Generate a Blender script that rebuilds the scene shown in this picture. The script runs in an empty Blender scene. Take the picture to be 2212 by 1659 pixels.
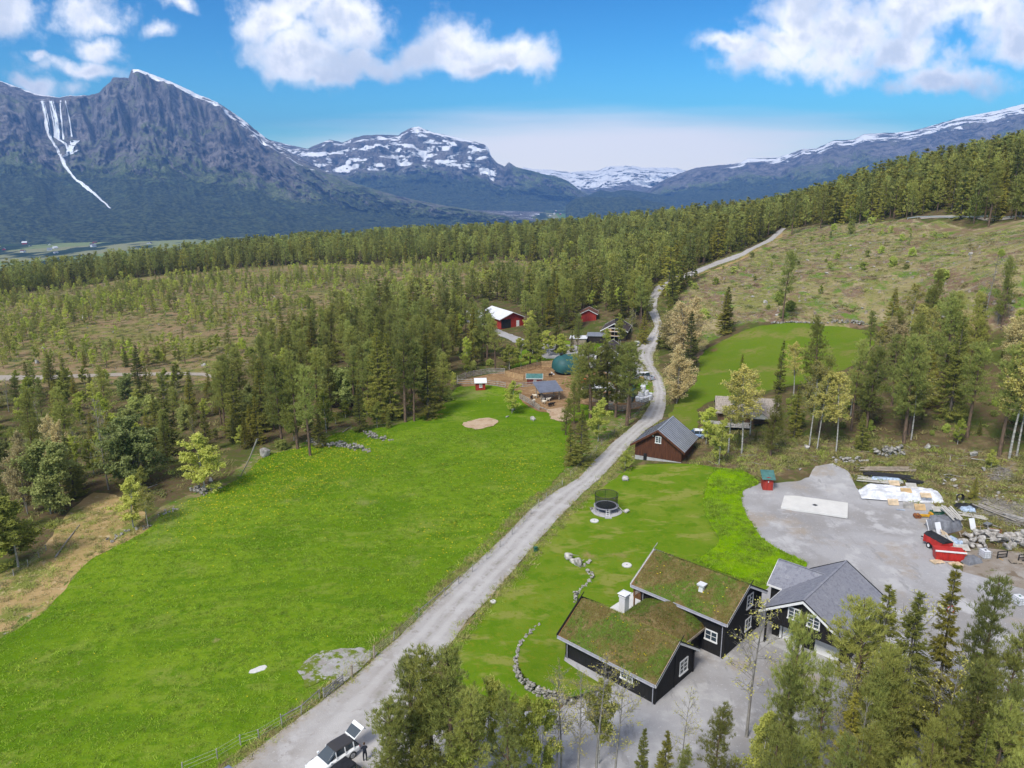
import bpy, bmesh, math, random
import numpy as np
from mathutils import Vector, Matrix
from mathutils.geometry import delaunay_2d_cdt
from mathutils.bvhtree import BVHTree

S = bpy.context.scene
COL = S.collection
R = math.radians

# ---------------------------------------------------------------- camera
F, CAMH, PITCH = 1640.0, 48.0, R(14.66)          # focal length in survey units, height and tilt of the drone
PS, PC = math.sin(PITCH), math.cos(PITCH)
cam = bpy.data.cameras.new('camera')
cam.sensor_width = 36.0
cam.lens = 36.0 * F / 2212.0
cam.clip_start, cam.clip_end = 0.5, 90000.0
camo = bpy.data.objects.new('camera', cam)
camo.location = (0, 0, CAMH)
camo.rotation_euler = (math.pi / 2 - PITCH, 0, 0)
COL.objects.link(camo)
S.camera = camo

# ---------------------------------------------------------------- exposure
S.view_settings.view_transform = 'Standard'
S.view_settings.look = 'None'
S.view_settings.exposure = 1.36
S.view_settings.gamma = 1.0
S.view_settings.use_curve_mapping = False
S.render.engine = 'CYCLES'
S.cycles.use_denoising = True
S.cycles.max_bounces = 5
S.cycles.diffuse_bounces = 3
S.cycles.glossy_bounces = 2
S.cycles.transmission_bounces = 3
S.cycles.transparent_max_bounces = 6
S.cycles.volume_bounces = 0

# ---------------------------------------------------------------- sun and sky
SUN_EL, SUN_AZ = R(48), R(215)                    # azimuth clockwise from the view direction
sun = bpy.data.lights.new('sun', 'SUN')
sun.energy = 1.75
sun.angle = R(16)
sun.color = (1.0, 0.955, 0.88)
suno = bpy.data.objects.new('sun', sun)
sdir = Vector((math.sin(SUN_AZ) * math.cos(SUN_EL), math.cos(SUN_AZ) * math.cos(SUN_EL), math.sin(SUN_EL)))
suno.rotation_euler = sdir.to_track_quat('Z', 'Y').to_euler()
suno.location = (0, 0, 300)
COL.objects.link(suno)


class NT:
    """small helper to write node trees"""
    def __init__(s, tree):
        s.t = tree
        s.n = tree.nodes
        s.l = tree.links

    def new(s, typ, **kw):
        n = s.n.new(typ)
        for k, v in kw.items():
            setattr(n, k, v)
        return n

    def put(s, sock, v):
        if v is None:
            return
        if isinstance(v, bpy.types.NodeSocket):
            s.l.new(v, sock)
        else:
            if isinstance(v, (tuple, list)) and len(v) == 3 and len(sock.default_value) == 4:
                v = (*v, 1.0)
            sock.default_value = v

    def math(s, op, a, b=None, c=None, clamp=False):
        n = s.new('ShaderNodeMath', operation=op, use_clamp=clamp)
        for i, v in enumerate((a, b, c)):
            s.put(n.inputs[i], v)
        return n.outputs[0]

    def vec(s, op, a, b=None):
        n = s.new('ShaderNodeVectorMath', operation=op)
        s.put(n.inputs[0], a)
        s.put(n.inputs[1], b)
        return n.outputs['Value'] if op in ('LENGTH', 'DOT_PRODUCT') else n.outputs[0]

    def mix(s, f, a, b, blend='MIX'):
        n = s.new('ShaderNodeMix', data_type='RGBA', blend_type=blend)
        s.put(n.inputs[0], f)
        s.put(n.inputs[6], a)
        s.put(n.inputs[7], b)
        return n.outputs[2]

    def ramp(s, f, lo, hi, smooth=True):
        n = s.new('ShaderNodeMapRange', interpolation_type='SMOOTHSTEP' if smooth else 'LINEAR')
        s.put(n.inputs[0], f)
        s.put(n.inputs[1], lo)
        s.put(n.inputs[2], hi)
        return n.outputs[0]

    def noise(s, vec, scale, detail=4.0, rough=0.55, dist=0.0, dims='3D'):
        n = s.new('ShaderNodeTexNoise', noise_dimensions=dims)
        s.put(n.inputs['Vector'], vec)
        n.inputs['Scale'].default_value = scale
        n.inputs['Detail'].default_value = detail
        n.inputs['Roughness'].default_value = rough
        n.inputs['Distortion'].default_value = dist
        return n.outputs[0]

    def scale(s, vec, xyz, rot=(0, 0, 0)):
        n = s.new('ShaderNodeMapping')
        s.put(n.inputs[0], vec)
        n.inputs['Scale'].default_value = xyz
        n.inputs['Rotation'].default_value = rot
        return n.outputs[0]


def build_world():
    w = bpy.data.worlds.new('World')
    S.world = w
    w.use_nodes = True
    q = NT(w.node_tree)
    q.n.clear()
    out = q.new('ShaderNodeOutputWorld')
    bg = q.new('ShaderNodeBackground')
    bg.inputs[1].default_value = 0.135
    q.l.new(bg.outputs[0], out.inputs[0])
    sky = q.new('ShaderNodeTexSky', sky_type='NISHITA', sun_disc=False)
    sky.sun_elevation = SUN_EL
    sky.sun_rotation = SUN_AZ
    sky.altitude = 700
    sky.air_density = 1.0
    sky.dust_density = 0.35
    sky.ozone_density = 2.5
    d = q.new('ShaderNodeTexCoord').outputs['Generated']
    xyz = q.new('ShaderNodeSeparateXYZ')
    q.l.new(d, xyz.inputs[0])
    dx, dy, dz = xyz.outputs
    # deeper blue of the clear spring sky
    gm = q.new('ShaderNodeGamma')
    gm.inputs[1].default_value = 1.9
    q.l.new(q.mix(1.0, sky.outputs[0], (.1667, .1667, .1667), 'MULTIPLY'), gm.inputs[0])
    hs = q.new('ShaderNodeHueSaturation')
    hs.inputs['Saturation'].default_value = 1.12
    hs.inputs['Value'].default_value = 2.95
    q.l.new(gm.outputs[0], hs.inputs['Color'])
    skyc = q.mix(1.0, hs.outputs[0], (.55, 1.0, .86), 'MULTIPLY')
    # cloud deck, seen as a tangent plane to the valley axis
    dyc = q.math('MAXIMUM', dy, 0.12)
    gx = q.math('DIVIDE', dx, dyc)
    gz = q.math('DIVIDE', dz, dyc)
    cmb = q.new('ShaderNodeCombineXYZ')
    q.l.new(gx, cmb.inputs[0])
    q.l.new(gz, cmb.inputs[2])
    g = cmb.outputs[0]
    warp = q.new('ShaderNodeTexNoise', noise_dimensions='3D')
    q.l.new(g, warp.inputs['Vector'])
    warp.inputs['Scale'].default_value = 9.0
    warp.inputs['Detail'].default_value = 5.0
    wv = q.vec('SCALE', q.vec('SUBTRACT', warp.outputs['Color'], (0.5, 0.5, 0.5)))
    wv.node.inputs['Scale'].default_value = 0.11
    gw = q.vec('ADD', g, wv)

    def gno(px, py):
        a, b = (px - 1106) / F, (py - 829.5) / F
        yy = PC - b * PS
        return a / yy, -(b * PC + PS) / yy
    blobs = [(560, 45, 75, 50), (650, 15, 95, 50), (740, 50, 95, 55), (640, 112, 120, 50), (770, 128, 110, 34), (700, 140, 165, 24),
             (985, 85, 95, 50), (920, 110, 90, 42), (1085, 105, 95, 48), (1150, 130, 60, 38), (1040, 128, 155, 28),
             (1745, 40, 110, 62), (1700, 90, 120, 50), (1635, 138, 85, 42), (1850, 60, 130, 66), (1985, 25, 150, 66), (2110, 25, 160, 66),
             (1560, 108, 80, 26), (1800, 118, 125, 45), (1950, 95, 105, 42), (2200, 60, 80, 60), (2320, 40, 160, 70), (2040, 163, 115, 32),
             (20, 40, 75, 56), (-120, 20, 160, 60), (195, 40, 95, 38), (205, 102, 62, 32), (170, 152, 105, 26), (388, 12, 40, 28), (330, 75, 42, 20), (100, 190, 66, 22), (105, 135, 24, 16)]
    weak = set(range(25, 32))
    m = None
    hgt = None
    for i, (px, py, rx, ry) in enumerate(blobs):
        cx, cz = gno(px, py)
        k = 1.18
        v = q.vec('MULTIPLY', q.vec('SUBTRACT', gw, (cx, 0, cz)), (F / rx / k * 0.98, 1, F / ry / k * 0.98))
        e = q.math('SUBTRACT', 0.78 if i in weak else 1.0, q.vec('LENGTH', v))
        m = e if m is None else q.math('MAXIMUM', m, e)
    # unseen sky outside the view: broken cumulus, cover raised for whiter diffuse light
    dzc = q.math('MAXIMUM', dz, 0.1)
    pl = q.new('ShaderNodeCombineXYZ')
    q.l.new(q.math('DIVIDE', dx, dzc), pl.inputs[0])
    q.l.new(q.math('DIVIDE', dy, dzc), pl.inputs[1])
    fld = q.math('MULTIPLY', q.math('SUBTRACT', q.noise(pl.outputs[0], 0.9, 5.0), 0.42), 3.0)
    outside = q.ramp(q.math('SUBTRACT', dz, q.math('MULTIPLY', dy, 0.36)), 0.0, 0.15)
    m = q.math('ADD', q.math('MULTIPLY', m, q.math('SUBTRACT', 1.0, outside)), q.math('MULTIPLY', fld, outside))
    n1 = q.noise(g, 24.0, 9.0, 0.62)
    n2 = q.noise(q.vec('ADD', g, (0.006, 0, -0.010)), 24.0, 9.0, 0.62)
    dens = q.math('ADD', m, q.math('MULTIPLY', q.math('SUBTRACT', n1, 0.5), 1.7))
    mask = q.ramp(dens, -0.08, 0.75)
    e1 = q.noise(g, 8.0, 5.0, 0.5)
    e2 = q.noise(q.vec('ADD', g, (0.018, 0, -0.034)), 8.0, 5.0, 0.5)
    emb = q.math('ADD', q.math('MULTIPLY', q.math('SUBTRACT', e2, e1), 2.6), q.math('MULTIPLY', q.math('SUBTRACT', n2, n1), 0.7))
    thick = q.ramp(dens, 0.35, 1.25)
    lit = q.ramp(q.math('SUBTRACT', q.math('ADD', emb, q.math('MULTIPLY', q.noise(g, 5.0, 2.0), 0.9)), q.math('MULTIPLY', thick, 0.45)), -0.10, 0.80)
    cloud = q.mix(lit, (3.1, 3.2, 3.4), (5.7, 5.4, 5.1))  # cloud self-shading painted in: bright puffs, greyer where thick
    # thin pale veil low over the valley mouth
    hx, hz = gno(1330, 335)
    veil = q.math('SUBTRACT', 1.0, q.vec('LENGTH', q.vec('MULTIPLY', q.vec('SUBTRACT', g, (hx, 0, hz)), (2.1, 1, 17.0))))
    streak = q.noise(q.scale(g, (1.0, 1.0, 14.0)), 3.0, 4.0)
    veil = q.math('MULTIPLY', q.ramp(q.math('ADD', veil, q.math('MULTIPLY', q.math('SUBTRACT', streak, 0.5), 0.6)), -0.15, 0.7), 0.9)
    c = q.mix(veil, skyc, (7.4, 6.5, 5.6))
    c = q.mix(q.math('MULTIPLY', mask, 0.94), c, cloud)
    q.l.new(c, bg.inputs[0])


build_world()

# ---------------------------------------------------------------- survey helpers
def raydir(px, py):
    a, b = (px - 1106) / F, (py - 829.5) / F
    return np.array([a, PC - b * PS, -(b * PC + PS)])      # per metre of depth


def at_elev(px, py, e=0.0):
    d = raydir(px, py)
    return d * ((e - CAMH) / d[2]) + np.array([0, 0, CAMH])


def at_depth(px, py, z):
    return raydir(px, py) * z + np.array([0, 0, CAMH])


def height_at(base, py):
    """height above base of the point straight above it that is seen at row py"""
    b = (py - 829.5) / F
    z = base[1] * (b * PC + PS) / (b * PS - PC)
    return z + CAMH - base[2]


# ---------------------------------------------------------------- numpy noise
def _h(ix, iy, seed):
    h = (ix.astype(np.int64) * 374761393 + iy.astype(np.int64) * 668265263 + seed * 1442695041) & 0xFFFFFFFF
    h = ((h ^ (h >> 13)) * 1274126177) & 0xFFFFFFFF
    return ((h ^ (h >> 16)) & 0xFFFFFF) / float(0xFFFFFF)


def vnoise(x, y, seed=0):
    x = np.asarray(x, float)
    y = np.asarray(y, float)
    ix, iy = np.floor(x), np.floor(y)
    fx, fy = x - ix, y - iy
    fx = fx * fx * (3 - 2 * fx)
    fy = fy * fy * (3 - 2 * fy)
    a, b = _h(ix, iy, seed), _h(ix + 1, iy, seed)
    c, d = _h(ix, iy + 1, seed), _h(ix + 1, iy + 1, seed)
    return (a + (b - a) * fx) * (1 - fy) + (c + (d - c) * fx) * fy


def fbm(x, y, seed=0, octv=4, gain=0.5):
    s, amp, tot = 0.0, 1.0, 0.0
    for i in range(octv):
        s = s + amp * vnoise(np.asarray(x) * 2 ** i + 17.3 * i, np.asarray(y) * 2 ** i - 9.1 * i, seed + i)
        tot += amp
        amp *= gain
    return s / tot - 0.5


# ---------------------------------------------------------------- terrain
CTRL = []
for px, py, e in [(1413, 1522, 0), (1100, 1640, 0), (700, 1640, 0), (1000, 1300, 0), (1300, 1050, 0), (1750, 1100, 0), (2000, 1200, 0), (1600, 1180, 0),
                  (1495, 1400, 0), (1640, 1300, 0), (1850, 1300, 0), (1385, 1000, .1), (1400, 900, .5), (1240, 820, 0), (1300, 745, 1), (1100, 830, 0),
                  (2180, 1280, .6), (2200, 1600, 0), (600, 1000, -1.3), (300, 1200, -1.5), (0, 1350, -2), (100, 1600, -1), (500, 1400, -.4), (800, 1000, -.8),
                  (450, 900, -3), (0, 1000, -5), (200, 815, -6), (0, 818, -7), (430, 812, -5), (700, 760, -3), (1000, 770, -1), (200, 680, -6), (600, 640, -4),
                  (1000, 620, -1), (0, 600, -13), (1090, 700, -.3), (1475, 1000, .8), (1560, 1005, 1), (1700, 985, 2), (1900, 990, 2.2), (2000, 980, 3), (2200, 1000, 4),
                  (1615, 905, 3), (1800, 900, 5), (2000, 850, 8), (2200, 850, 10), (2200, 700, 18), (2200, 600, 27), (2200, 510, 34), (1500, 830, 2.2), (1440, 880, .8)]:
    CTRL.append(at_elev(px, py, e))
for px, py, z in [(1700, 705, 215), (1900, 600, 232), (1800, 520, 320), (1690, 490, 420), (1560, 560, 340), (1450, 620, 292), (1407, 680, 255), (1415, 742, 232),
                  (2150, 468, 277), (1990, 469, 305), (1860, 720, 205)]:
    CTRL.append(at_depth(px, py, z))
for x, y, z in [(205, 290, 52), (320, 380, 76), (210, 430, 47), (230, 390, 50), (188, 505, 28), (126, 590, 17), (37, 645, 4), (-85, 660, -4), (-235, 610, -9), (-310, 540, -14), (-335, 470, -16),
                (-600, 400, -40), (-450, 750, -60), (-150, 860, -60), (100, 850, -50), (300, 800, 10), (520, 640, 80), (600, 300, 140), (300, 150, 70), (160, 60, 12), (150, 0, 6),
                (0, 0, 0), (0, -60, 0), (-150, 0, -6), (-150, 60, -4), (-400, 100, -30), (500, -60, 60), (-700, -60, -60), (0, 1300, -215), (-500, 1250, -215), (500, 1300, -150), (900, 900, 80), (900, -60, 150), (-700, 1000, -200), (-700, 600, -100)]:
    CTRL.append(np.array([x, y, z], float))
CTRL = np.array(CTRL)


def _tps(d2):
    return np.where(d2 > 1e-9, d2 * np.log(np.maximum(d2, 1e-9)), 0.0)


_P = CTRL[:, :2] / 100.0
_K = _tps(((_P[:, None] - _P[None]) ** 2).sum(-1)) + np.eye(len(_P)) * 2e-4
_Q = np.hstack([np.ones((len(_P), 1)), _P])
_A = np.block([[_K, _Q], [_Q.T, np.zeros((3, 3))]])
_W = np.linalg.solve(_A, np.concatenate([CTRL[:, 2], np.zeros(3)]))
TX0, TY0, TD = -720.0, -70.0, 2.0
TNX, TNY = 821, 736
_gx = TX0 + TD * np.arange(TNX)
_gy = TY0 + TD * np.arange(TNY)
TZ = np.zeros((TNY, TNX))
for j in range(0, TNY, 32):
    X, Y = np.meshgrid(_gx / 100, _gy[j:j + 32] / 100)
    z = _W[-3] + _W[-2] * X + _W[-1] * Y
    for k in range(len(_P)):
        z += _W[k] * _tps((X - _P[k, 0]) ** 2 + (Y - _P[k, 1]) ** 2)
    TZ[j:j + 32] = z
_X, _Y = np.meshgrid(_gx, _gy)
_flat = np.exp(-(((_X - 15) / 75) ** 2 + ((_Y - 110) / 95) ** 2) ** 2)          # the farmyards lie on level ground
TZ += fbm(_X / 26, _Y / 26, 5, 4) * 1.8 * (1 - 0.93 * _flat) * np.clip((_Y - 20) / 60, 0, 1)


def T(x, y):
    u = np.clip((np.asarray(x, float) - TX0) / TD, 0, TNX - 1.001)
    v = np.clip((np.asarray(y, float) - TY0) / TD, 0, TNY - 1.001)
    i, j = u.astype(int), v.astype(int)
    fu, fv = u - i, v - j
    return (TZ[j, i] * (1 - fu) + TZ[j, i + 1] * fu) * (1 - fv) + (TZ[j + 1, i] * (1 - fu) + TZ[j + 1, i + 1] * fu) * fv


_zz = np.concatenate([np.arange(25, 300, 0.7), np.arange(300, 1200, 2.5)])


def G(px, py):
    """ground point surveyed at (px, py)"""
    d = raydir(px, py)
    pts = d[None] * _zz[:, None] + np.array([[0, 0, CAMH]])
    f = pts[:, 2] - T(pts[:, 0], pts[:, 1])
    k = np.argmax(f < 0)
    if f[k] >= 0:
        k = len(_zz) - 1
    k = max(k, 1)
    t = f[k - 1] / (f[k - 1] - f[k] + 1e-9)
    p = pts[k - 1] * (1 - t) + pts[k] * t
    return np.array([p[0], p[1], float(T(p[0], p[1]))])


def GZ(x, y):
    return float(T(x, y))


# ---------------------------------------------------------------- materials
MATS = {}


def material(name):
    m = bpy.data.materials.new(name)
    m.use_nodes = True
    q = NT(m.node_tree)
    q.n.clear()
    out = q.new('ShaderNodeOutputMaterial')
    b = q.new('ShaderNodeBsdfPrincipled')
    q.l.new(b.outputs[0], out.inputs[0])
    MATS[name] = m
    return m, q, b, out


def bump(q, b, h, dist, strength=1.0):
    n = q.new('ShaderNodeBump')
    n.inputs['Strength'].default_value = strength
    n.inputs['Distance'].default_value = dist
    q.put(n.inputs['Height'], h)
    q.l.new(n.outputs[0], b.inputs['Normal'])


def plain(name, col, rough=0.6, var=0.25, scale=3.0, metal=0.0, spec=0.3, stretch=(1, 1, 1), bmp=0.0, col2=None):
    """a colour with grain and wear; the noise lives on the object"""
    m, q, b, out = material(name)
    tc = q.new('ShaderNodeTexCoord').outputs['Object']
    v = q.scale(tc, stretch)
    n = q.noise(v, scale, 6.0, 0.6)
    dark = tuple(c * (1 - var) for c in col)
    lite = col2 if col2 else tuple(min(1.0, c * (1 + var)) for c in col)
    q.l.new(q.mix(q.ramp(n, 0.32, 0.68), dark, lite), b.inputs['Base Color'])
    b.inputs['Roughness'].default_value = rough
    b.inputs['Metallic'].default_value = metal
    b.inputs['Specular IOR Level'].default_value = spec
    if bmp:
        bump(q, b, q.noise(v, scale * 6, 4.0), bmp)
    return m


def leafmat(name, c1, c2, c3, trans=0.25):
    """foliage: tint differs from spray to spray and from tree to tree"""
    m, q, b, out = material(name)
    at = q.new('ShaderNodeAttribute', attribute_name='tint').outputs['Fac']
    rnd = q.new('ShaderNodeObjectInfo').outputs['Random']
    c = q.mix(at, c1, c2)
    c = q.mix(q.math('MULTIPLY', rnd, 0.9), c, c3)
    hs = q.new('ShaderNodeHueSaturation')
    q.put(hs.inputs['Value'], q.math('ADD', 0.68, q.math('MULTIPLY', q.math('FRACT', q.math('MULTIPLY', rnd, 7.31)), 0.88)))
    q.l.new(c, hs.inputs['Color'])
    q.l.new(hs.outputs[0], b.inputs['Base Color'])
    b.inputs['Roughness'].default_value = 0.65
    b.inputs['Specular IOR Level'].default_value = 0.25
    tr = q.new('ShaderNodeBsdfTranslucent')
    q.l.new(hs.outputs[0], tr.inputs[0])
    mx = q.new('ShaderNodeMixShader')
    mx.inputs[0].default_value = trans
    q.l.new(b.outputs[0], mx.inputs[1])
    q.l.new(tr.outputs[0], mx.inputs[2])
    q.l.new(mx.outputs[0], out.inputs[0])
    return m


def groundmat(name, layers, rough=0.95, bmp=(0.05, 3.0), stretch=None):
    """layers: (colour, noise scale, low, high[, detail]) laid over each other by noise in world space"""
    m, q, b, out = material(name)
    p = q.new('ShaderNodeNewGeometry').outputs['Position']
    if stretch:
        p2 = q.scale(p, stretch[0], stretch[1])
    else:
        p2 = p
    c = layers[0][0]
    for i, ly in enumerate(layers[1:]):
        v = q.vec('ADD', p2 if len(ly) > 5 and ly[5] else p, (31.7 * i, -17.1 * i, 5.3 * i))
        f = q.ramp(q.noise(v, ly[1], ly[4] if len(ly) > 4 else 5.0, 0.6), ly[2], ly[3])
        c = q.mix(f, c, ly[0])
    q.put(b.inputs['Base Color'], c)
    b.inputs['Roughness'].default_value = rough
    b.inputs['Specular IOR Level'].default_value = 0.0
    bump(q, b, q.noise(p, bmp[1], 5.0, 0.65), bmp[0])
    return m, q, b, c, p


# ---------------------------------------------------------------- objects
def tag(o, label=None, cat=None, group=None, kind=None):
    if label:
        o['label'] = label
    if cat:
        o['category'] = cat
    if group:
        o['group'] = group
    if kind:
        o['kind'] = kind
    return o


def link(name, me, mat=None, parent=None, loc=None, rot=None):
    o = bpy.data.objects.new(name, me)
    COL.objects.link(o)
    if mat is not None and me is not None and len(me.materials) == 0:
        me.materials.append(MATS[mat] if isinstance(mat, str) else mat)
    if parent is not None:
        o.parent = parent
    if loc is not None:
        o.location = loc
    if rot is not None:
        o.rotation_euler = rot
    return o


def thing(name, label, cat, loc=(0, 0, 0), rz=0.0, group=None):
    o = bpy.data.objects.new(name, None)
    o.empty_display_size = 0.5
    COL.objects.link(o)
    o.location = loc
    o.rotation_euler = (0, 0, rz)
    return tag(o, label, cat, group)


def npmesh(name, v, f, tint=None, smooth=False):
    """mesh from arrays: v (n,3), f (m,3) or (m,4)"""
    v = np.ascontiguousarray(v, np.float32)
    f = np.ascontiguousarray(f, np.int32)
    me = bpy.data.meshes.new(name)
    me.vertices.add(len(v))
    me.vertices.foreach_set('co', v.ravel())
    k = f.shape[1]
    me.loops.add(f.size)
    me.loops.foreach_set('vertex_index', f.ravel())
    me.polygons.add(len(f))
    me.polygons.foreach_set('loop_start', np.arange(len(f), dtype=np.int32) * k)
    if smooth:
        me.polygons.foreach_set('use_smooth', np.ones(len(f), bool))
    me.update(calc_edges=True)
    if tint is not None:
        a = me.attributes.new('tint', 'FLOAT', 'POINT')
        a.data.foreach_set('value', np.ascontiguousarray(tint, np.float32))
    return me


class MB:
    """collects boxes, prisms and tubes into one mesh"""
    def __init__(s):
        s.v, s.f = [], []

    def add(s, vs, fs):
        o = len(s.v)
        s.v += [tuple(map(float, p)) for p in vs]
        s.f += [tuple(i + o for i in q) for q in fs]
        return s

    def box(s, x0, x1, y0, y1, z0, z1):
        return s.add([(x0, y0, z0), (x1, y0, z0), (x1, y1, z0), (x0, y1, z0), (x0, y0, z1), (x1, y0, z1), (x1, y1, z1), (x0, y1, z1)],
                     [(0, 3, 2, 1), (4, 5, 6, 7), (0, 1, 5, 4), (1, 2, 6, 5), (2, 3, 7, 6), (3, 0, 4, 7)])

    def hexa(s, p):
        """eight corners: four below, four above"""
        return s.add(p, [(0, 3, 2, 1), (4, 5, 6, 7), (0, 1, 5, 4), (1, 2, 6, 5), (2, 3, 7, 6), (3, 0, 4, 7)])

    def bar(s, a, b, w, h, up=(0, 0, 1)):
        a, b = Vector(a), Vector(b)
        d = (b - a).normalized()
        u = Vector(up)
        if abs(d.dot(u)) > 0.98:
            u = Vector((1, 0, 0))
        r = d.cross(u).normalized() * (w / 2)
        t = r.cross(d).normalized() * (h / 2)
        return s.hexa([a - r - t, a + r - t, b + r - t, b - r - t, a - r + t, a + r + t, b + r + t, b - r + t])

    def tube(s, pts, rad, n=8, cap=True):
        pts = [Vector(p) for p in pts]
        if not isinstance(rad, (list, tuple)):
            rad = [rad] * len(pts)
        o = len(s.v)
        for i, p in enumerate(pts):
            d = (pts[min(i + 1, len(pts) - 1)] - pts[max(i - 1, 0)]).normalized()
            u = Vector((0, 0, 1)) if abs(d.z) < 0.9 else Vector((1, 0, 0))
            a = d.cross(u).normalized()
            b = d.cross(a).normalized()
            for k in range(n):
                t = 2 * math.pi * k / n
                s.v.append(tuple(p + (a * math.cos(t) + b * math.sin(t)) * rad[i]))
        for i in range(len(pts) - 1):
            for k in range(n):
                s.f.append((o + i * n + k, o + i * n + (k + 1) % n, o + (i + 1) * n + (k + 1) % n, o + (i + 1) * n + k))
        if cap:
            s.f.append(tuple(o + k for k in range(n))[::-1])
            s.f.append(tuple(o + (len(pts) - 1) * n + k for k in range(n)))
        return s

    def prism(s, poly, a, b):
        """polygon in a plane swept: poly = list of 3-D points, swept from offset a to offset b (vectors)"""
        n = len(poly)
        P = [Vector(p) for p in poly]
        a, b = Vector(a), Vector(b)
        vs = [p + a for p in P] + [p + b for p in P]
        fs = [tuple(range(n))[::-1], tuple(range(n, 2 * n))] + [(i, (i + 1) % n, n + (i + 1) % n, n + i) for i in range(n)]
        return s.add(vs, fs)

    def build(s, name, mat, parent=None, loc=None, rot=None, smooth=False, bevel=0.0, kind=None):
        me = bpy.data.meshes.new(name)
        me.from_pydata(s.v, [], s.f)
        if bevel:
            bm = bmesh.new()
            bm.from_mesh(me)
            bmesh.ops.recalc_face_normals(bm, faces=bm.faces)
            bmesh.ops.bevel(bm, geom=list(bm.edges), offset=bevel, segments=1, affect='EDGES')
            bm.to_mesh(me)
            bm.free()
        else:
            bm = bmesh.new()
            bm.from_mesh(me)
            bmesh.ops.recalc_face_normals(bm, faces=bm.faces)
            bm.to_mesh(me)
            bm.free()
        if smooth:
            for p in me.polygons:
                p.use_smooth = True
        o = link(name, me, mat, parent, loc, rot)
        if kind:
            o['kind'] = kind
        return o


# ---------------------------------------------------------------- ground sheets
def inside(px, py, poly):
    px, py = np.asarray(px, float), np.asarray(py, float)
    res = np.zeros(px.shape, bool)
    n = len(poly)
    for i in range(n):
        x1, y1 = poly[i][:2]
        x2, y2 = poly[(i + 1) % n][:2]
        c = ((y1 > py) != (y2 > py)) & (px < (x2 - x1) * (py - y1) / (y2 - y1 + 1e-12) + x1)
        res ^= c
    return res


def survey(pix):
    """pixel outline -> outline on the ground; 5-tuples ('w', x, y) are already metres"""
    out = []
    for p in pix:
        if p[0] == 'w':
            out.append((p[1], p[2]))
        else:
            g = G(*p)
            out.append((g[0], g[1]))
    return out


def resample(poly, step, closed=True):
    pts = []
    n = len(poly)
    for i in range(n if closed else n - 1):
        a, b = np.array(poly[i][:2]), np.array(poly[(i + 1) % n][:2])
        L = np.linalg.norm(b - a)
        k = max(1, int(L / step))
        for j in range(k):
            pts.append(a + (b - a) * j / k)
    if not closed:
        pts.append(np.array(poly[-1][:2]))
    return np.array(pts)


def smooth_poly(poly, it=2):
    P = np.array([p[:2] for p in poly], float)
    for _ in range(it):
        Q = np.roll(P, -1, 0)
        P = np.stack([P * .75 + Q * .25, P * .25 + Q * .75], 1).reshape(-1, 2)
    return P


def sheet(name, poly, mat, off, step=0.6, grid=2.0, jit=0.25, freq=0.8, seed=1, corner=0, relief=0.0, kind='structure', zfun=None):
    P = smooth_poly(poly, corner) if corner else np.array(poly, float)
    P = resample(P, step)
    nx = fbm(P[:, 0] * freq, P[:, 1] * freq, seed, 3) * 2 * jit
    ny = fbm(P[:, 0] * freq + 50, P[:, 1] * freq + 9, seed + 7, 3) * 2 * jit
    P = P + np.stack([nx, ny], 1)
    lo, hi = P.min(0), P.max(0)
    gx, gy = np.meshgrid(np.arange(lo[0], hi[0], grid), np.arange(lo[1], hi[1], grid))
    gp = np.stack([gx.ravel(), gy.ravel()], 1) + fbm(gx.ravel() * 3.3, gy.ravel() * 3.3, 3, 1)[:, None] * grid * 0.5
    gp = gp[inside(gp[:, 0], gp[:, 1], P)]
    vin = [Vector(p) for p in P] + [Vector(p) for p in gp]
    r = delaunay_2d_cdt(vin, [], [list(range(len(P)))], 1, 1e-4)
    v = np.array([(a.x, a.y) for a in r[0]])
    z = (T(v[:, 0], v[:, 1]) if zfun is None else zfun(v[:, 0], v[:, 1])) + off
    if relief:
        z = z + np.maximum(0, fbm(v[:, 0] * .35, v[:, 1] * .35, 9, 3) + .2) * relief
    me = bpy.data.meshes.new(name)
    me.from_pydata([(a[0], a[1], b) for a, b in zip(v, z)], [], [list(f) for f in r[2]])
    me.update()
    if len(me.polygons) and me.polygons[0].normal.z < 0:
        me.flip_normals()
    for p in me.polygons:
        p.use_smooth = True
    o = link(name, me, mat)
    o['kind'] = kind
    return o

# ================================================================ THE LAND
def survey_xy(pix):
    return survey(pix)


CLEAR_R = survey([(1440, 690), (1480, 622), (1560, 573), (1690, 500), (1720, 492), (1900, 480), (2000, 476), (2212, 474), (2330, 474), (2330, 720), (2100, 700), (1900, 700),
                  (1700, 695), (1600, 700), (1530, 740), (1500, 790), (1470, 790), (1440, 740)])
CLEAR_L = survey([(-300, 840), (430, 832), (560, 790), (700, 720), (820, 680), (1000, 640), (1250, 620), (1400, 600), (1300, 572), (1100, 562), (900, 570), (600, 575), (300, 600), (0, 640), (-300, 690)])
HEATH = survey([(1480, 1000), (1640, 1040), (1760, 1000), (1900, 1060), (2300, 1240), (2400, 1120), (2300, 985), (1900, 945), (1600, 950)])

# forest floor, clear-cuts and heath are one sheet of ground
m, q, b, c, p = groundmat('ground', [((.105, .078, .042),), ((.075, .092, .022), .11, .45, .60), ((.155, .118, .062), .35, .52, .64), ((.085, .108, .027), 1.1, .52, .66)], bmp=(.25, .9))
at_r = q.new('ShaderNodeAttribute', attribute_name='clear_r').outputs['Fac']
at_l = q.new('ShaderNodeAttribute', attribute_name='clear_l').outputs['Fac']
at_h = q.new('ShaderNodeAttribute', attribute_name='heath').outputs['Fac']
ps = q.scale(p, (1.0, 0.45, 1.0), (0, 0, R(25)))


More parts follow.
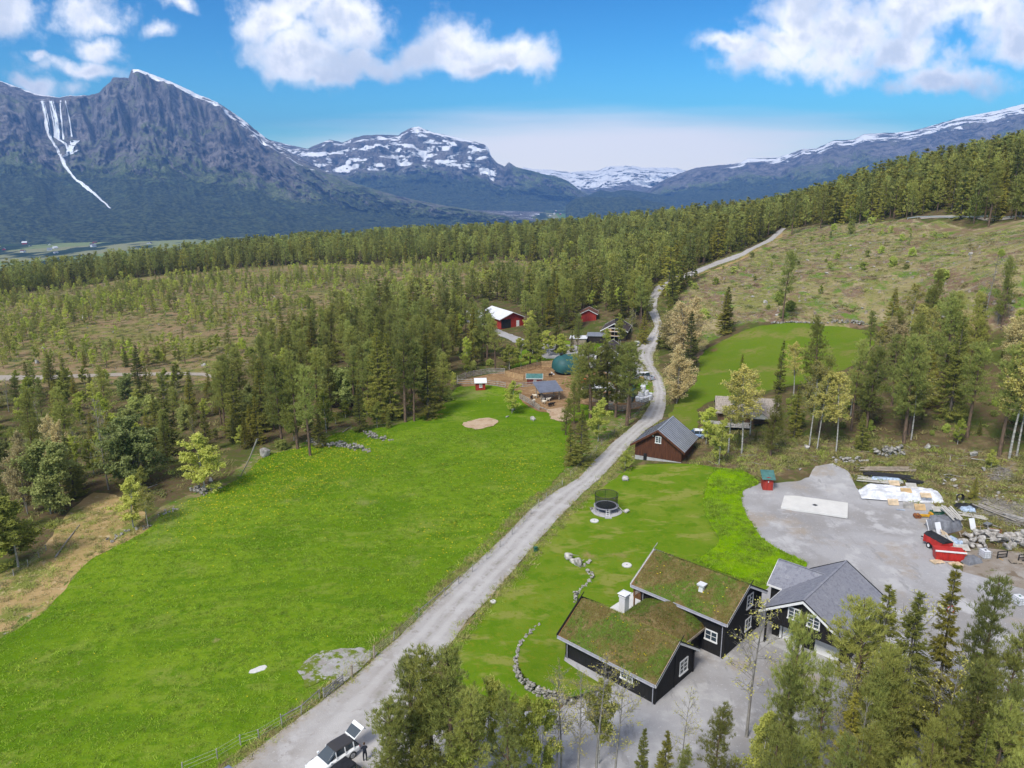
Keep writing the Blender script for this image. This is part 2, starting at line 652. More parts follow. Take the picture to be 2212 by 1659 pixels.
def patches(q, p, base, *ls):
    c = base
    for i, (col, sc, lo, hi) in enumerate(ls):
        c = q.mix(q.ramp(q.noise(q.vec('ADD', p, (13.1 * i + 7, 5.5 * i, 0)), sc, 6.0, .62), lo, hi), c, col)
    return c


gr = patches(q, ps, (.180, .180, .056), ((.260, .215, .105), .06, .40, .58), ((.185, .125, .082), .12, .46, .58), ((.31, .255, .15), .40, .50, .64), ((.110, .170, .030), .20, .52, .62), ((.20, .165, .13), .9, .58, .70), ((.06, .04, .03), .7, .62, .72))
gl = patches(q, p, (.24, .17, .095), ((.180, .170, .055), .06, .42, .60), ((.25, .185, .11), .22, .50, .64), ((.105, .130, .034), .33, .50, .62), ((.24, .20, .15), .8, .60, .70), ((.045, .03, .02), .6, .62, .72))
gh = patches(q, p, (.125, .090, .050), ((.21, .165, .095), .45, .45, .62), ((.075, .085, .026), .3, .50, .62), ((.06, .04, .025), .9, .56, .68))
wob = q.math('MULTIPLY', q.math('SUBTRACT', q.noise(p, .16, 4.0), .5), .9)
cc = q.mix(q.ramp(q.math('ADD', at_r, wob), .35, .65), c, gr)
cc = q.mix(q.ramp(q.math('ADD', at_l, wob), .35, .65), cc, gl)
cc = q.mix(q.ramp(q.math('ADD', at_h, wob), .35, .65), cc, gh)
q.put(b.inputs['Base Color'], cc)

xs = np.array(list(range(-720, -300, 12)) + list(range(-300, -140, 4)) + list(range(-140, 160, 2)) + list(range(160, 320, 4)) + list(range(320, 912, 12)), float)
ys = np.array(list(range(-70, 20, 10)) + list(range(20, 300, 2)) + list(range(300, 500, 4)) + list(range(500, 1390, 12)), float)
X, Y = np.meshgrid(xs, ys)
V = np.stack([X.ravel(), Y.ravel(), T(X.ravel(), Y.ravel())], 1)
ii = np.arange(X.size).reshape(X.shape)
FQ = np.stack([ii[:-1, :-1], ii[:-1, 1:], ii[1:, 1:], ii[1:, :-1]], -1).reshape(-1, 4)
me = npmesh('ground', V, FQ, smooth=True)
for nm, poly in (('clear_r', CLEAR_R), ('clear_l', CLEAR_L), ('heath', HEATH)):
    a = me.attributes.new(nm, 'FLOAT', 'POINT')
    a.data.foreach_set('value', inside(V[:, 0], V[:, 1], poly).astype(np.float32))
link('ground', me, 'ground')['kind'] = 'structure'

# ---- meadow, lawns, gravel
groundmat('meadow', [((.108, .190, .008),), ((.145, .228, .014), .035, .42, .60), ((.076, .152, .006), .06, .50, .64), ((.170, .222, .034), .11, .54, .68), ((.084, .162, .008), .30, .54, .64, 4, True), ((.155, .220, .026), .5, .56, .66, 4, True), ((.090, .170, .008), .8, .48, .62), ((.125, .195, .020), 2.2, .58, .72),
                     ((.20, .215, .07), .05, .60, .72), ((.26, .23, .10), .45, .68, .77)], bmp=(.16, 2.2), stretch=((.25, 1.0, 1), (0, 0, R(-42))))
groundmat('lawn', [((.108, .185, .010),), ((.150, .205, .022), .08, .46, .62), ((.088, .168, .008), .35, .5, .62), ((.195, .215, .045), .28, .53, .62, 3, True), ((.24, .195, .075), .09, .61, .71), ((.14, .185, .014), 1.4, .52, .66)], bmp=(.05, 5.0), stretch=((.5, 1.1, 1), (0, 0, R(48))))
groundmat('long_grass', [((.145, .275, .002),), ((.185, .315, .003), .4, .45, .62), ((.110, .225, .002), 1.2, .52, .66), ((.20, .31, .008), 2.5, .58, .70)], bmp=(.22, 2.6))
groundmat('pasture', [((.120, .165, .020),), ((.100, .162, .014), .05, .42, .60), ((.170, .172, .046), .10, .52, .66), ((.17, .11, .05), .16, .62, .74), ((.11, .165, .010), .7, .5, .65)], bmp=(.08, 2.0))
m, q, b, c, p = groundmat('road', [((.355, .340, .330),), ((.305, .285, .268), .12, .45, .62), ((.395, .380, .372), .45, .5, .66), ((.275, .255, .235), 1.3, .58, .70), ((.42, .405, .395), 3.5, .60, .70)], bmp=(.03, 9.0))
ac = q.new('ShaderNodeAttribute', attribute_name='across').outputs['Fac']
wv_ = q.math('ADD', ac, q.math('MULTIPLY', q.math('SUBTRACT', q.noise(p, .25, 3.0), .5), .14))
trk = q.math('ABSOLUTE', q.math('SUBTRACT', q.math('ABSOLUTE', q.math('SUBTRACT', wv_, .5)), .17))
c = q.mix(q.math('MULTIPLY', q.ramp(trk, .11, .03), .45), c, (.455, .44, .43))
edge = q.ramp(q.math('ADD', q.math('ABSOLUTE', q.math('SUBTRACT', wv_, .5)), q.math('MULTIPLY', q.math('SUBTRACT', q.noise(p, 1.6, 4.0), .5), .25)), .38, .50)
c = q.mix(q.math('MULTIPLY', edge, .6), c, (.30, .25, .19))
crown = q.math('MULTIPLY', q.ramp(q.math('ABSOLUTE', q.math('SUBTRACT', wv_, .5)), .06, .0), q.ramp(q.noise(p, .9, 4.0), .46, .62))
c = q.mix(q.math('MULTIPLY', crown, .6), c, (.22, .21, .17))
q.put(b.inputs['Base Color'], c)
groundmat('gravel', [((.335, .330, .338),), ((.262, .252, .25), .06, .44, .60), ((.405, .40, .405), .22, .5, .64), ((.30, .262, .225), .11, .56, .68), ((.27, .265, .27), 1.1, .56, .69, 5, True), ((.42, .42, .43), 3.5, .60, .70)], bmp=(.035, 8.0), stretch=((1.0, .30, 1), (0, 0, R(55))))
groundmat('gravel_weeds', [((.33, .32, .32),), ((.27, .25, .23), .5, .45, .62), ((.12, .16, .02), .45, .52, .60), ((.40, .39, .38), 2.5, .58, .68), ((.15, .17, .04), 1.6, .58, .66)], bmp=(.06, 5.0))
groundmat('dirt', [((.26, .165, .085),), ((.20, .12, .06), .25, .45, .62), ((.34, .235, .135), .8, .52, .66), ((.15, .09, .05), 1.9, .56, .68)], bmp=(.06, 3.0))
groundmat('heath_dirt', [((.24, .205, .17),), ((.30, .275, .25), .3, .45, .62), ((.17, .135, .10), .7, .52, .66), ((.12, .125, .05), .5, .60, .70)], bmp=(.06, 3.0))
groundmat('sand', [((.44, .33, .23),), ((.36, .25, .16), .5, .45, .62), ((.52, .42, .33), 2.0, .55, .68)], bmp=(.08, 3.0))
groundmat('dry_grass', [((.37, .26, .125),), ((.29, .215, .09), .25, .45, .62), ((.17, .19, .045), .18, .50, .62), ((.42, .34, .20), 1.3, .56, .68)], bmp=(.12, 2.5))
groundmat('verge', [((.13, .15, .035),), ((.22, .18, .09), .35, .45, .62), ((.075, .15, .015), .8, .50, .64), ((.33, .30, .25), 1.6, .60, .70)], bmp=(.1, 3.5))

ROAD_L = [(440, 1720), (505, 1659), (590, 1592), (680, 1527), (760, 1468), (828, 1408), (880, 1360), (930, 1310), (985, 1257), (1040, 1208), (1100, 1150), (1150, 1098), (1200, 1062), (1250, 1034), (1285, 995), (1320, 960), (1356, 930),
          (1384, 906), (1403, 876), (1412, 846), (1407, 818), (1396, 795), (1378, 775), (1375, 752), (1396, 733), (1414, 706), (1407, 688), (1397, 668), (1400, 645), (1416, 620), (1448, 603), (1495, 586), (1545, 565), (1602, 546), (1660, 516), (1689, 492)]
ROAD_R = [(930, 1720), (905, 1600), (905, 1500), (975, 1388), (1012, 1340), (1060, 1290), (1110, 1232), (1160, 1172), (1205, 1122), (1240, 1085), (1268, 1058), (1296, 1034), (1328, 1000), (1361, 962), (1395, 930),
          (1430, 906), (1439, 876), (1438, 846), (1430, 816), (1412, 790), (1411, 768), (1421, 744), (1434, 710), (1426, 688), (1419, 668), (1421, 645), (1436, 622), (1462, 608), (1508, 592), (1557, 571), (1612, 550), (1668, 521), (1698, 494)]
MEADOW = survey([(-250, 1900), (330, 1760), (470, 1655), (600, 1570), (700, 1500), (790, 1425), (880, 1340), (975, 1262), (1060, 1185), (1125, 1118), (1190, 1045), (1222, 1012), (1215, 965), (1195, 920), (1150, 905), (1095, 893), (1078, 868), (1040, 845), (990, 850), (965, 872),
                 (935, 893), (880, 912), (810, 928), (740, 930), (700, 950), (650, 968), (565, 985), (535, 1025), (465, 1062), (400, 1085), (350, 1112), (330, 1142), (250, 1180), (185, 1215), (130, 1290), (60, 1350), (-40, 1400), (-250, 1480)])
_P = resample(MEADOW, 2.0)
_n = np.roll(_P, -1, 0) - np.roll(_P, 1, 0)
_n = np.stack([_n[:, 1], -_n[:, 0]], 1) / (np.linalg.norm(_n, axis=1, keepdims=True) + 1e-9)
_sg = -1 if inside(_P[:, 0] + _n[:, 0] * .5, _P[:, 1] + _n[:, 1] * .5, MEADOW).mean() > .5 else 1
MARGIN = _P + _n * _sg * (2.6 + 3.0 * fbm(_P[:, 0] / 6, _P[:, 1] / 6, 19, 3))[:, None]
sheet('field_margin', [tuple(a) for a in MARGIN[::2]], 'verge', .02, grid=3, jit=.9, freq=.5)
sheet('meadow', MEADOW, 'meadow', .05, grid=1.6, jit=.5, freq=.35, corner=1, relief=.14)
sheet('dry_grass', survey([(-120, 1440), (60, 1352), (130, 1292), (185, 1217), (260, 1180), (330, 1145), (300, 1095), (250, 1065), (190, 1065), (140, 1120), (90, 1190), (30, 1230), (-120, 1280)]), 'dry_grass', .035, grid=2, jit=.8, freq=.3, corner=1)
sheet('verge', survey([(330, 1762)] + [(x - 26, y - 6) for x, y in ROAD_L[1:16]] + [(x + 3, y + 3) for x, y in ROAD_L[15:0:-1]]), 'verge', .072, grid=1.0, jit=.45, freq=.6)
verge_r = [(x - 3, y + 2) for x, y in ROAD_R[3:15]] + [(x + 30, y + 10) for x, y in ROAD_R[14:2:-1]]
sheet('verge', survey(verge_r), 'verge', .068, grid=1.0, jit=.4, freq=.6)
sheet('dry_grass', survey([(1500, 590), (1560, 580), (1690, 512), (1690, 500), (1560, 575), (1505, 597)]), 'dry_grass', .04, grid=4, jit=.3)
LAWN = survey([(960, 1420), (985, 1385), (1022, 1338), (1070, 1288), (1120, 1230), (1170, 1170), (1215, 1120), (1255, 1085), (1290, 1062), (1345, 1022), (1375, 1003), (1480, 1002), (1545, 1008), (1625, 1030), (1640, 1060), (1745, 1225), (1660, 1290), (1500, 1380), (1250, 1450), (1215, 1428), (1225, 1530), (1140, 1525), (1030, 1500), (970, 1470)])
sheet('lawn', LAWN, 'lawn', .075, grid=1.6, jit=.3, freq=.5, corner=1)
LONG = survey([(1545, 1012), (1600, 1016), (1636, 1036), (1637, 1050), (1603, 1058), (1600, 1085), (1616, 1122), (1640, 1160), (1682, 1190), (1738, 1213), (1744, 1226), (1700, 1245), (1640, 1268), (1500, 1213), (1535, 1195), (1560, 1172), (1535, 1135), (1522, 1100), (1522, 1055)])
sheet('long_grass', LONG, 'long_grass', .12, grid=.8, jit=.25, freq=.7, corner=2, relief=.35)
YARD = survey([(1600, 1062), (1640, 1046), (1715, 1042), (1748, 1032), (1762, 1008), (1800, 1002), (1832, 1018), (1850, 1055), (1885, 1078), (2010, 1085), (2050, 1120), (2035, 1200), (2080, 1236), (2300, 1300), (2400, 1420), (2400, 1800), (900, 1800), (900, 1600), (1040, 1540), (1210, 1535), (1245, 1480), (1195, 1440), (1210, 1410), (1225, 1415), (1500, 1330),
               (1640, 1285), (1700, 1242), (1742, 1222), (1680, 1188), (1640, 1160), (1616, 1122), (1601, 1088)])
sheet('gravel_yard', YARD, 'gravel', .095, grid=1.6, jit=.22, freq=.8)
sheet('pasture', survey([(1440, 905), (1462, 915), (1490, 938), (1512, 932), (1508, 900), (1512, 876), (1560, 862), (1700, 838), (1830, 800), (1885, 752), (1895, 728), (1880, 712), (1800, 702), (1690, 699), (1620, 708), (1545, 742), (1505, 770), (1512, 800), (1498, 835), (1460, 870)]), 'pasture', .045, grid=2.0, jit=.8, freq=.4, corner=1)
sheet('grass_strip', survey([(1210, 1010), (1235, 960), (1300, 900), (1395, 888), (1410, 868), (1412, 862), (1400, 892), (1372, 908), (1300, 968), (1262, 1010), (1225, 1030)]), 'verge', .06, grid=1.5, jit=.3)
sheet('farm_grass', survey([(930, 895), (965, 868), (985, 838), (1000, 834), (1060, 830), (1118, 843), (1124, 862), (1140, 878), (1165, 890), (1205, 892), (1232, 912), (1232, 960), (1222, 1010), (1150, 1000), (1000, 960)]), 'meadow', .035, grid=2.5, jit=.5)
sheet('dirt_track', survey([(2070, 1195), (2110, 1185), (2230, 1195), (2340, 1230), (2400, 1330), (2330, 1400), (2220, 1340), (2130, 1275), (2085, 1245)]), 'heath_dirt', .085, grid=1.6, jit=.4)
sheet('farmyard_grass', survey([(1075, 868), (1100, 890), (1200, 912), (1300, 905), (1400, 862), (1410, 850), (1408, 815), (1380, 790), (1370, 745), (1330, 745), (1200, 735), (1140, 745), (1110, 780)]), 'meadow', .03, grid=2.5, jit=.5)
sheet('farmyard_gravel', survey([(1408, 815), (1395, 795), (1372, 778), (1372, 750), (1340, 752), (1290, 765), (1240, 745), (1150, 742), (1060, 705), (1030, 690), (1000, 692), (1050, 712), (1140, 756), (1180, 775), (1230, 775), (1280, 800), (1330, 812), (1380, 820)]), 'gravel', .055, grid=2.5, jit=.4)
sheet('paddock', survey([(985, 828), (1040, 812), (1100, 800), (1150, 784), (1195, 778), (1250, 790), (1300, 800), (1345, 830), (1390, 850), (1396, 868), (1380, 884), (1310, 886), (1255, 872), (1200, 893), (1165, 890), (1140, 878), (1122, 862), (1118, 845), (1060, 832), (1000, 836)]), 'dirt', .075, grid=2, jit=.3)
sheet('sand_patch', survey([(993, 916), (1020, 909), (1050, 904), (1075, 907), (1078, 916), (1050, 927), (1018, 930)]), 'sand', .17, grid=1.5, jit=.6, corner=1)
sheet('bare_ground', survey([(1180, 885), (1215, 880), (1240, 900), (1215, 912), (1190, 905)]), 'sand', .09, grid=2, jit=.6)
sheet('gravel_entrance', survey([(640, 1452), (690, 1412), (775, 1402), (820, 1412), (790, 1440), (740, 1480), (700, 1470), (655, 1490)]), 'gravel_weeds', .17, grid=1.2, jit=.7, freq=.5)
rd_ = sheet('road', survey(ROAD_L + ROAD_R[::-1]), 'road', .115, grid=.55, jit=.18, freq=.8)
_l, _r = resample(survey(ROAD_L), 1.0, False), resample(survey(ROAD_R), 1.0, False)
_co = np.zeros(len(rd_.data.vertices) * 3, np.float32)
rd_.data.vertices.foreach_get('co', _co)
_co = _co.reshape(-1, 3)[:, :2]
_dl = np.min(np.hypot(_co[:, None, 0] - _l[None, :, 0], _co[:, None, 1] - _l[None, :, 1]), 1)
_dr = np.min(np.hypot(_co[:, None, 0] - _r[None, :, 0], _co[:, None, 1] - _r[None, :, 1]), 1)
_a = rd_.data.attributes.new('across', 'FLOAT', 'POINT')
_a.data.foreach_set('value', (_dl / (_dl + _dr + 1e-6)).astype(np.float32))
sheet('forest_road', survey([(-200, 812), (0, 811), (130, 810), (260, 806), (380, 804), (440, 806), (490, 818), (500, 826), (480, 823), (436, 812), (380, 810), (260, 813), (130, 818), (0, 823), (-200, 828)]), 'road', .10, grid=3, jit=.2)
sheet('hillside_road', survey([(1985, 470), (2100, 466), (2230, 461), (2330, 457), (2330, 463), (2230, 467), (2100, 471.5), (1990, 474)]), 'road', .25, grid=4, jit=.1)


# ================================================================ VALLEY AND MOUNTAINS
m, q, b, out = material('mountain')
geo = q.new('ShaderNodeNewGeometry')
p = geo.outputs['Position']
km = q.scale(p, (.001, .001, .001))
sx = q.new('ShaderNodeSeparateXYZ')
q.l.new(p, sx.inputs[0])
elev = sx.outputs[2]
nz = q.new('ShaderNodeSeparateXYZ')
q.l.new(geo.outputs['Normal'], nz.inputs[0])
slope = nz.outputs[2]
nA = q.noise(km, 3.2, 5.0)
nB = q.noise(km, 9.0, 6.0)
nC = q.noise(km, 45.0, 5.0, .65)
strk = q.noise(q.scale(km, (9, 9, 6.5)), 1.0, 8.0, .62, .9)
rock = q.mix(q.ramp(strk, .35, .65), (.060, .055, .060), (.30, .265, .255))
rock = q.mix(q.ramp(nC, .52, .66), rock, (.030, .030, .042))
green = q.mix(q.ramp(nC, .4, .62), (.075, .105, .034), (.215, .245, .105))
green = q.mix(q.ramp(nB, .50, .64), green, (.20, .19, .165))
wood = q.mix(q.ramp(nC, .42, .60), (.010, .018, .010), (.065, .080, .034))
wood = q.mix(q.ramp(nB, .58, .72), wood, (.075, .105, .045))
att = q.new('ShaderNodeAttribute', attribute_name='veg').outputs['Fac']
wob = q.math('ADD', q.math('ADD', q.math('MULTIPLY', q.math('SUBTRACT', nB, .5), 1.0), q.math('MULTIPLY', q.math('SUBTRACT', nA, .5), 1.2)), q.math('MULTIPLY', q.math('SUBTRACT', nC, .5), .8))
vv = q.math('ADD', att, wob)
c = q.mix(q.ramp(vv, .30, .46), rock, green)
c = q.mix(q.ramp(vv, .62, .76), c, wood)
steep = q.ramp(q.math('ADD', slope, q.math('MULTIPLY', wob, .25)), .62, .50)
c = q.mix(q.math('MULTIPLY', steep, q.ramp(att, .85, .6)), c, rock)
sat = q.new('ShaderNodeAttribute', attribute_name='snow').outputs['Fac']
sn = q.noise(q.scale(km, (4.5, 6, 15), (0, R(28), 0)), 1.0, 6.0, .60, .5)
smask = q.ramp(q.math('ADD', q.math('MULTIPLY', sat, .50), q.math('SUBTRACT', sn, .86)), .02, .06)
c = q.mix(smask, c, (.90, .91, .93))
q.put(b.inputs['Base Color'], c)
b.inputs['Roughness'].default_value = .95
b.inputs['Specular IOR Level'].default_value = .1
bump(q, b, q.math('MULTIPLY', q.math('ADD', q.math('MULTIPLY', nC, .5), strk), q.math('SUBTRACT', 1.0, q.math('MAXIMUM', q.math('MULTIPLY', smask, .8), q.math('MULTIPLY', q.ramp(vv, .62, .76), .8)))), 60.0, 1.0)


def interp(tab, x):
    t = np.array(tab, float)
    return np.interp(x, t[:, 0], t[:, 1])


def mountain(name, sky, zr, zb, eb, step, rows, prof, veg, snow, rough, jag, seed, label, back=2200):
    """ridge surveyed from its skyline: column by column a profile from the valley floor at zb up to the ridge at zr and down the far side"""
    px = np.arange(sky[0][0], sky[-1][0] + .1, step, float)
    sy = interp(sky, px) + fbm(px / 9, px * 0, seed, 4) * jag
    dirs = np.array([raydir(a, s) for a, s in zip(px, sy)])
    ZR = interp(zr, px)
    ZB = interp(zb, px)
    ER = CAMH + dirs[:, 2] * ZR
    t = np.linspace(0, 1, rows)
    nb = 8
    cols = []
    A = (px - 1106) / F
    VE, SN = [], []
    for i in range(rows + nb):
        if i < rows:
            tt = t[i]
            e = eb + (ER - eb) * prof(px, tt)
            z = ZB + (ZR - ZB) * tt
            env = 4 * tt * (1 - tt)
            pw = px + 22 * fbm(px / 45, tt * 5.0 + px * 0, seed + 1, 3)
            rid = np.abs(fbm(pw / 46 + tt * 3.0, tt * 6.5 + px * 0, seed + 3, 5, .52)) * 2
            env = env * (.30 + .70 * float(sstep(tt, .35, .62)))
            z = z + (rid - .35) * rough * env * 2.2 + fbm(px / 16, tt * 16 + px * 0, seed + 5, 4, .6) * rough * env * 1.0
            e = e + fbm(px / 26, tt * 13 + px * 0, seed + 8, 4) * rough * .38 * env
            VE.append(veg(px, tt) + px * 0)
            SN.append(snow(px, tt) + px * 0)
        else:
            k = (i - rows + 1) / nb
            e = ER - (ER - eb) * k ** .8
            z = ZR + back * k
            VE.append(px * 0)
            SN.append(px * 0 + .6)
        cols.append(np.stack([A * z, z * (PC - (interp(sky, px) - 829.5) / F * PS), e], 1))
    V = np.concatenate(cols)
    n = len(px)
    ii = np.arange(V.shape[0]).reshape(-1, n)
    FQ = np.stack([ii[:-1, :-1], ii[:-1, 1:], ii[1:, 1:], ii[1:, :-1]], -1).reshape(-1, 4)
    me = npmesh(name, V, FQ, smooth=True)
    for nm, arr in (('veg', VE), ('snow', SN)):
        a = me.attributes.new(nm, 'FLOAT', 'POINT')
        a.data.foreach_set('value', np.concatenate(arr).astype(np.float32))
    o = link(name, me, 'mountain')
    tag(o, label, None, None, 'structure')
    return o, V, FQ


def sstep(x, a, b):
    k = np.clip((np.asarray(x, float) - a) / (b - a), 0, 1)
    return k * k * (3 - 2 * k)


def prof1(px, t):
    cl = np.interp(t, [0, .3, .55, .68, .80, 1], [0, .18, .40, .56, .89, 1])
    sm = np.interp(t, [0, .4, 1], [0, .30, 1])
    k = sstep(px, 40, 120) * (1 - .75 * sstep(px, 430, 560)) + .35 * (1 - sstep(px, 40, 120))
    return sm + (cl - sm) * k


SKY1 = [(-800, 165), (-600, 140), (-420, 150), (-200, 160), (0, 174.5), (15, 179), (51, 194), (89, 205), (127, 210), (152, 206.7), (193, 205.7), (216, 199.8), (223, 188.4), (241, 175.7), (242, 168.6), (264, 166.9), (278, 167.6), (280.5, 159.2), (284, 150.4), (299.5, 149.8),
        (320, 157.5), (355, 170.7), (396, 188.4), (421, 201), (470, 221.4), (502, 241.7), (533, 264.6), (561, 287.4), (581, 301.6), (620, 325), (660, 348), (710, 373), (770, 397), (860, 424), (960, 444), (1060, 460), (1140, 476), (1200, 490)]
M1, V1, F1 = mountain('mountain', SKY1, [(-800, 6300), (-420, 6400), (300, 6600), (600, 6500), (900, 5900), (1200, 5300)], [(-800, 2900), (-420, 3000), (300, 3300), (800, 4200), (1200, 5000)], -206, 2.4, 150, prof1,
                      lambda px, t: 1.02 - sstep(t, .30 - .12 * sstep(px, 200, 300), .66) * .74 - sstep(t, .78, .95) * .22 + sstep(px, 600, 760) * .35,
                      lambda px, t: np.maximum.reduce([sstep(t, .76, .88) * sstep(px, 280, 290) * (1 - sstep(px, 425, 460)) * 1.25, sstep(t, .70, .90) * sstep(px, 400, 450) * (1 - .55 * sstep(px, 600, 720)) * .82, sstep(t, .93, .99) * (1 - sstep(px, 195, 215)) * .80 + sstep(t, .85, .95) * (1 - sstep(px, 150, 200)) * .2, px * 0 + .18]),
                      230, 3.0, 11, 'steep dark massif with a snowy summit ridge above the valley', 2600)
mountain('mountain', [(520, 300), (581, 301.6), (621, 312), (665, 321.5), (685, 312), (712.5, 301.6), (740, 307.7), (767, 297), (786, 292.5), (828, 291), (860, 292.5), (868, 286.4), (889, 275), (904, 273.6), (932, 284.8), (980, 295.5), (1023, 306), (1047, 312.3), (1055, 320), (1060, 336.6),
                      (1075, 353.4), (1090, 359.5), (1099.5, 350.3), (1115, 361), (1180, 377), (1209, 383), (1232, 394.6), (1254, 412), (1275, 424), (1300, 436)], [(520, 8800), (1000, 8800), (1300, 8500)], [(520, 6300), (1300, 7900)], -208, 2.0, 90,
         lambda px, t: np.interp(t, [0, .45, .7, .86, 1], [0, .30, .55, .9, 1]), lambda px, t: .98 - sstep(t, .45, .75) * .85 + sstep(px, 1060, 1150) * .5,
         lambda px, t: np.maximum.reduce([sstep(t, .48, .72) * .74 * (1 - .5 * sstep(px, 1060, 1100)), sstep(t, .88, .97) * sstep(px, 850, 900) * (1 - sstep(px, 1030, 1060)) * .95]), 170, 2.0, 23, 'flat-topped snow-streaked mountain beyond the dark massif')
mountain('mountain', [(1060, 372), (1130, 361.6), (1163, 366.7), (1188, 366.7), (1229, 371.8), (1290, 368), (1308, 361.6), (1328, 358.6), (1369, 358.6), (1397, 363), (1430, 361.6), (1463, 364), (1483, 369), (1600, 362), (1700, 366)], [(1060, 12500), (1700, 12500)], [(1060, 9600), (1700, 9600)], -190, 2.0, 60,
         lambda px, t: np.interp(t, [0, .4, .7, 1], [0, .36, .72, 1]), lambda px, t: .75 - sstep(t, .15, .45) * .75, lambda px, t: sstep(t, .22, .55) * .98, 240, 2.5, 37, 'far snow-covered plateau closing the valley', 3500)
mountain('mountain', [(1330, 440), (1397, 412), (1430, 390), (1483, 369), (1508, 361.6), (1567, 355.3), (1600, 351.5), (1616, 342), (1680, 341), (1733, 322), (1764, 320.6), (1802, 303), (1843, 301.7), (1868, 289), (1941, 286), (1972, 282.8), (2032, 265.5), (2076, 253), (2098, 249.7), (2161, 237), (2212, 224.5), (2400, 215), (2600, 205)],
         [(1330, 9500), (2600, 7800)], [(1330, 8600), (1800, 5600), (2600, 4300)], -206, 2.2, 80, lambda px, t: np.interp(t, [0, .5, .8, 1], [0, .42, .84, 1]), lambda px, t: 1.0 - sstep(t, .42, .78) * .85,
         lambda px, t: sstep(t, .62, .92) * .84 * sstep(px, 1480, 1620) + sstep(px, 2050, 2150) * sstep(t, .7, .9) * .12, 130, 2.0, 51, 'long blue mountain range behind the forested hill')
mountain('hill', [(1222, 442), (1244, 428), (1274, 424), (1310, 427.6), (1348, 424), (1383, 427.6), (1409, 435), (1430, 437), (1446, 444)], [(1222, 6600), (1446, 6600)], [(1222, 6100), (1446, 6100)], -206, 2.0, 20,
         lambda px, t: math.sin(t * math.pi / 2), lambda px, t: px * 0 + 1.1, lambda px, t: px * 0, 30, 1.5, 61, 'low dark wooded hill in the valley floor', 700)
mountain('hill', [(1255, 428), (1275, 420), (1297, 410), (1323, 415), (1348, 410), (1371, 412.4), (1409, 417.5), (1447, 425), (1490, 432)], [(1255, 8300), (1490, 8300)], [(1255, 7700), (1490, 7700)], -206, 2.0, 20,
         lambda px, t: math.sin(t * math.pi / 2), lambda px, t: px * 0 + 1.0, lambda px, t: px * 0, 40, 1.5, 67, 'pale blue wooded hill behind the dark one', 900)

# valley floor: fields between woods
m, q, b, c, p = groundmat('valley', [((.022, .036, .016),), ((.045, .065, .03), .006, .45, .6), ((.03, .045, .02), .05, .5, .62)], bmp=(4.0, .05))
vor = q.new('ShaderNodeTexVoronoi', feature='F1')
q.l.new(q.scale(p, (.0024, .0011, 0)), vor.inputs['Vector'])
vor.inputs['Scale'].default_value = 1.0
sepc = q.new('ShaderNodeSeparateColor')
q.l.new(vor.outputs['Color'], sepc.inputs[0])
fcol = q.mix(q.ramp(sepc.outputs[0], .2, .8, False), (.13, .225, .05), (.26, .25, .13))
big = q.noise(q.scale(p, (.0009, .00032, 0)), 1.0, 4.0)
fmask = q.math('MULTIPLY', q.math('MULTIPLY', q.ramp(big, .34, .40), q.ramp(sepc.outputs[1], .22, .28)), q.ramp(q.noise(q.scale(p, (.006, .0022, 0)), 1.0, 4.0), .44, .50))
q.put(b.inputs['Base Color'], q.mix(fmask, c, fcol))
xs = np.linspace(-9000, 9000, 90)
ys = np.concatenate([np.linspace(700, 6000, 60), np.linspace(6200, 14000, 50)])
X, Y = np.meshgrid(xs, ys)
Z = -206 + fbm(X / 900, Y / 900, 77, 4) * 22
V = np.stack([X.ravel(), Y.ravel(), Z.ravel()], 1)
ii = np.arange(X.size).reshape(X.shape)
me = npmesh('valley_floor', V, np.stack([ii[:-1, :-1], ii[:-1, 1:], ii[1:, 1:], ii[1:, :-1]], -1).reshape(-1, 4), smooth=True)
link('valley_floor', me, 'valley')['kind'] = 'structure'

# waterfall: white threads laid on the cliff
plain('falling_water', (.82, .86, .90), .5, .08, .02)
bvh1 = BVHTree.FromPolygons([tuple(a) for a in V1], [tuple(int(k) for k in f) for f in F1])
wf = thing('waterfall', 'tall white waterfall with several threads down the dark cliff', 'waterfall', tuple(at_depth(150, 400, 5200)))
wf.location = (-2600, 5700, 0)


def on_cliff(x, y, off):
    px, py = x / 2.212 / 1.7812, (200 + y / 2.212) / 1.7812
    d = Vector(raydir(px, py)).normalized()
    h = bvh1.ray_cast(Vector((0, 0, CAMH)), d)
    return (h[0] if h[0] is not None else Vector(at_depth(px, py, 5800))) - d * off


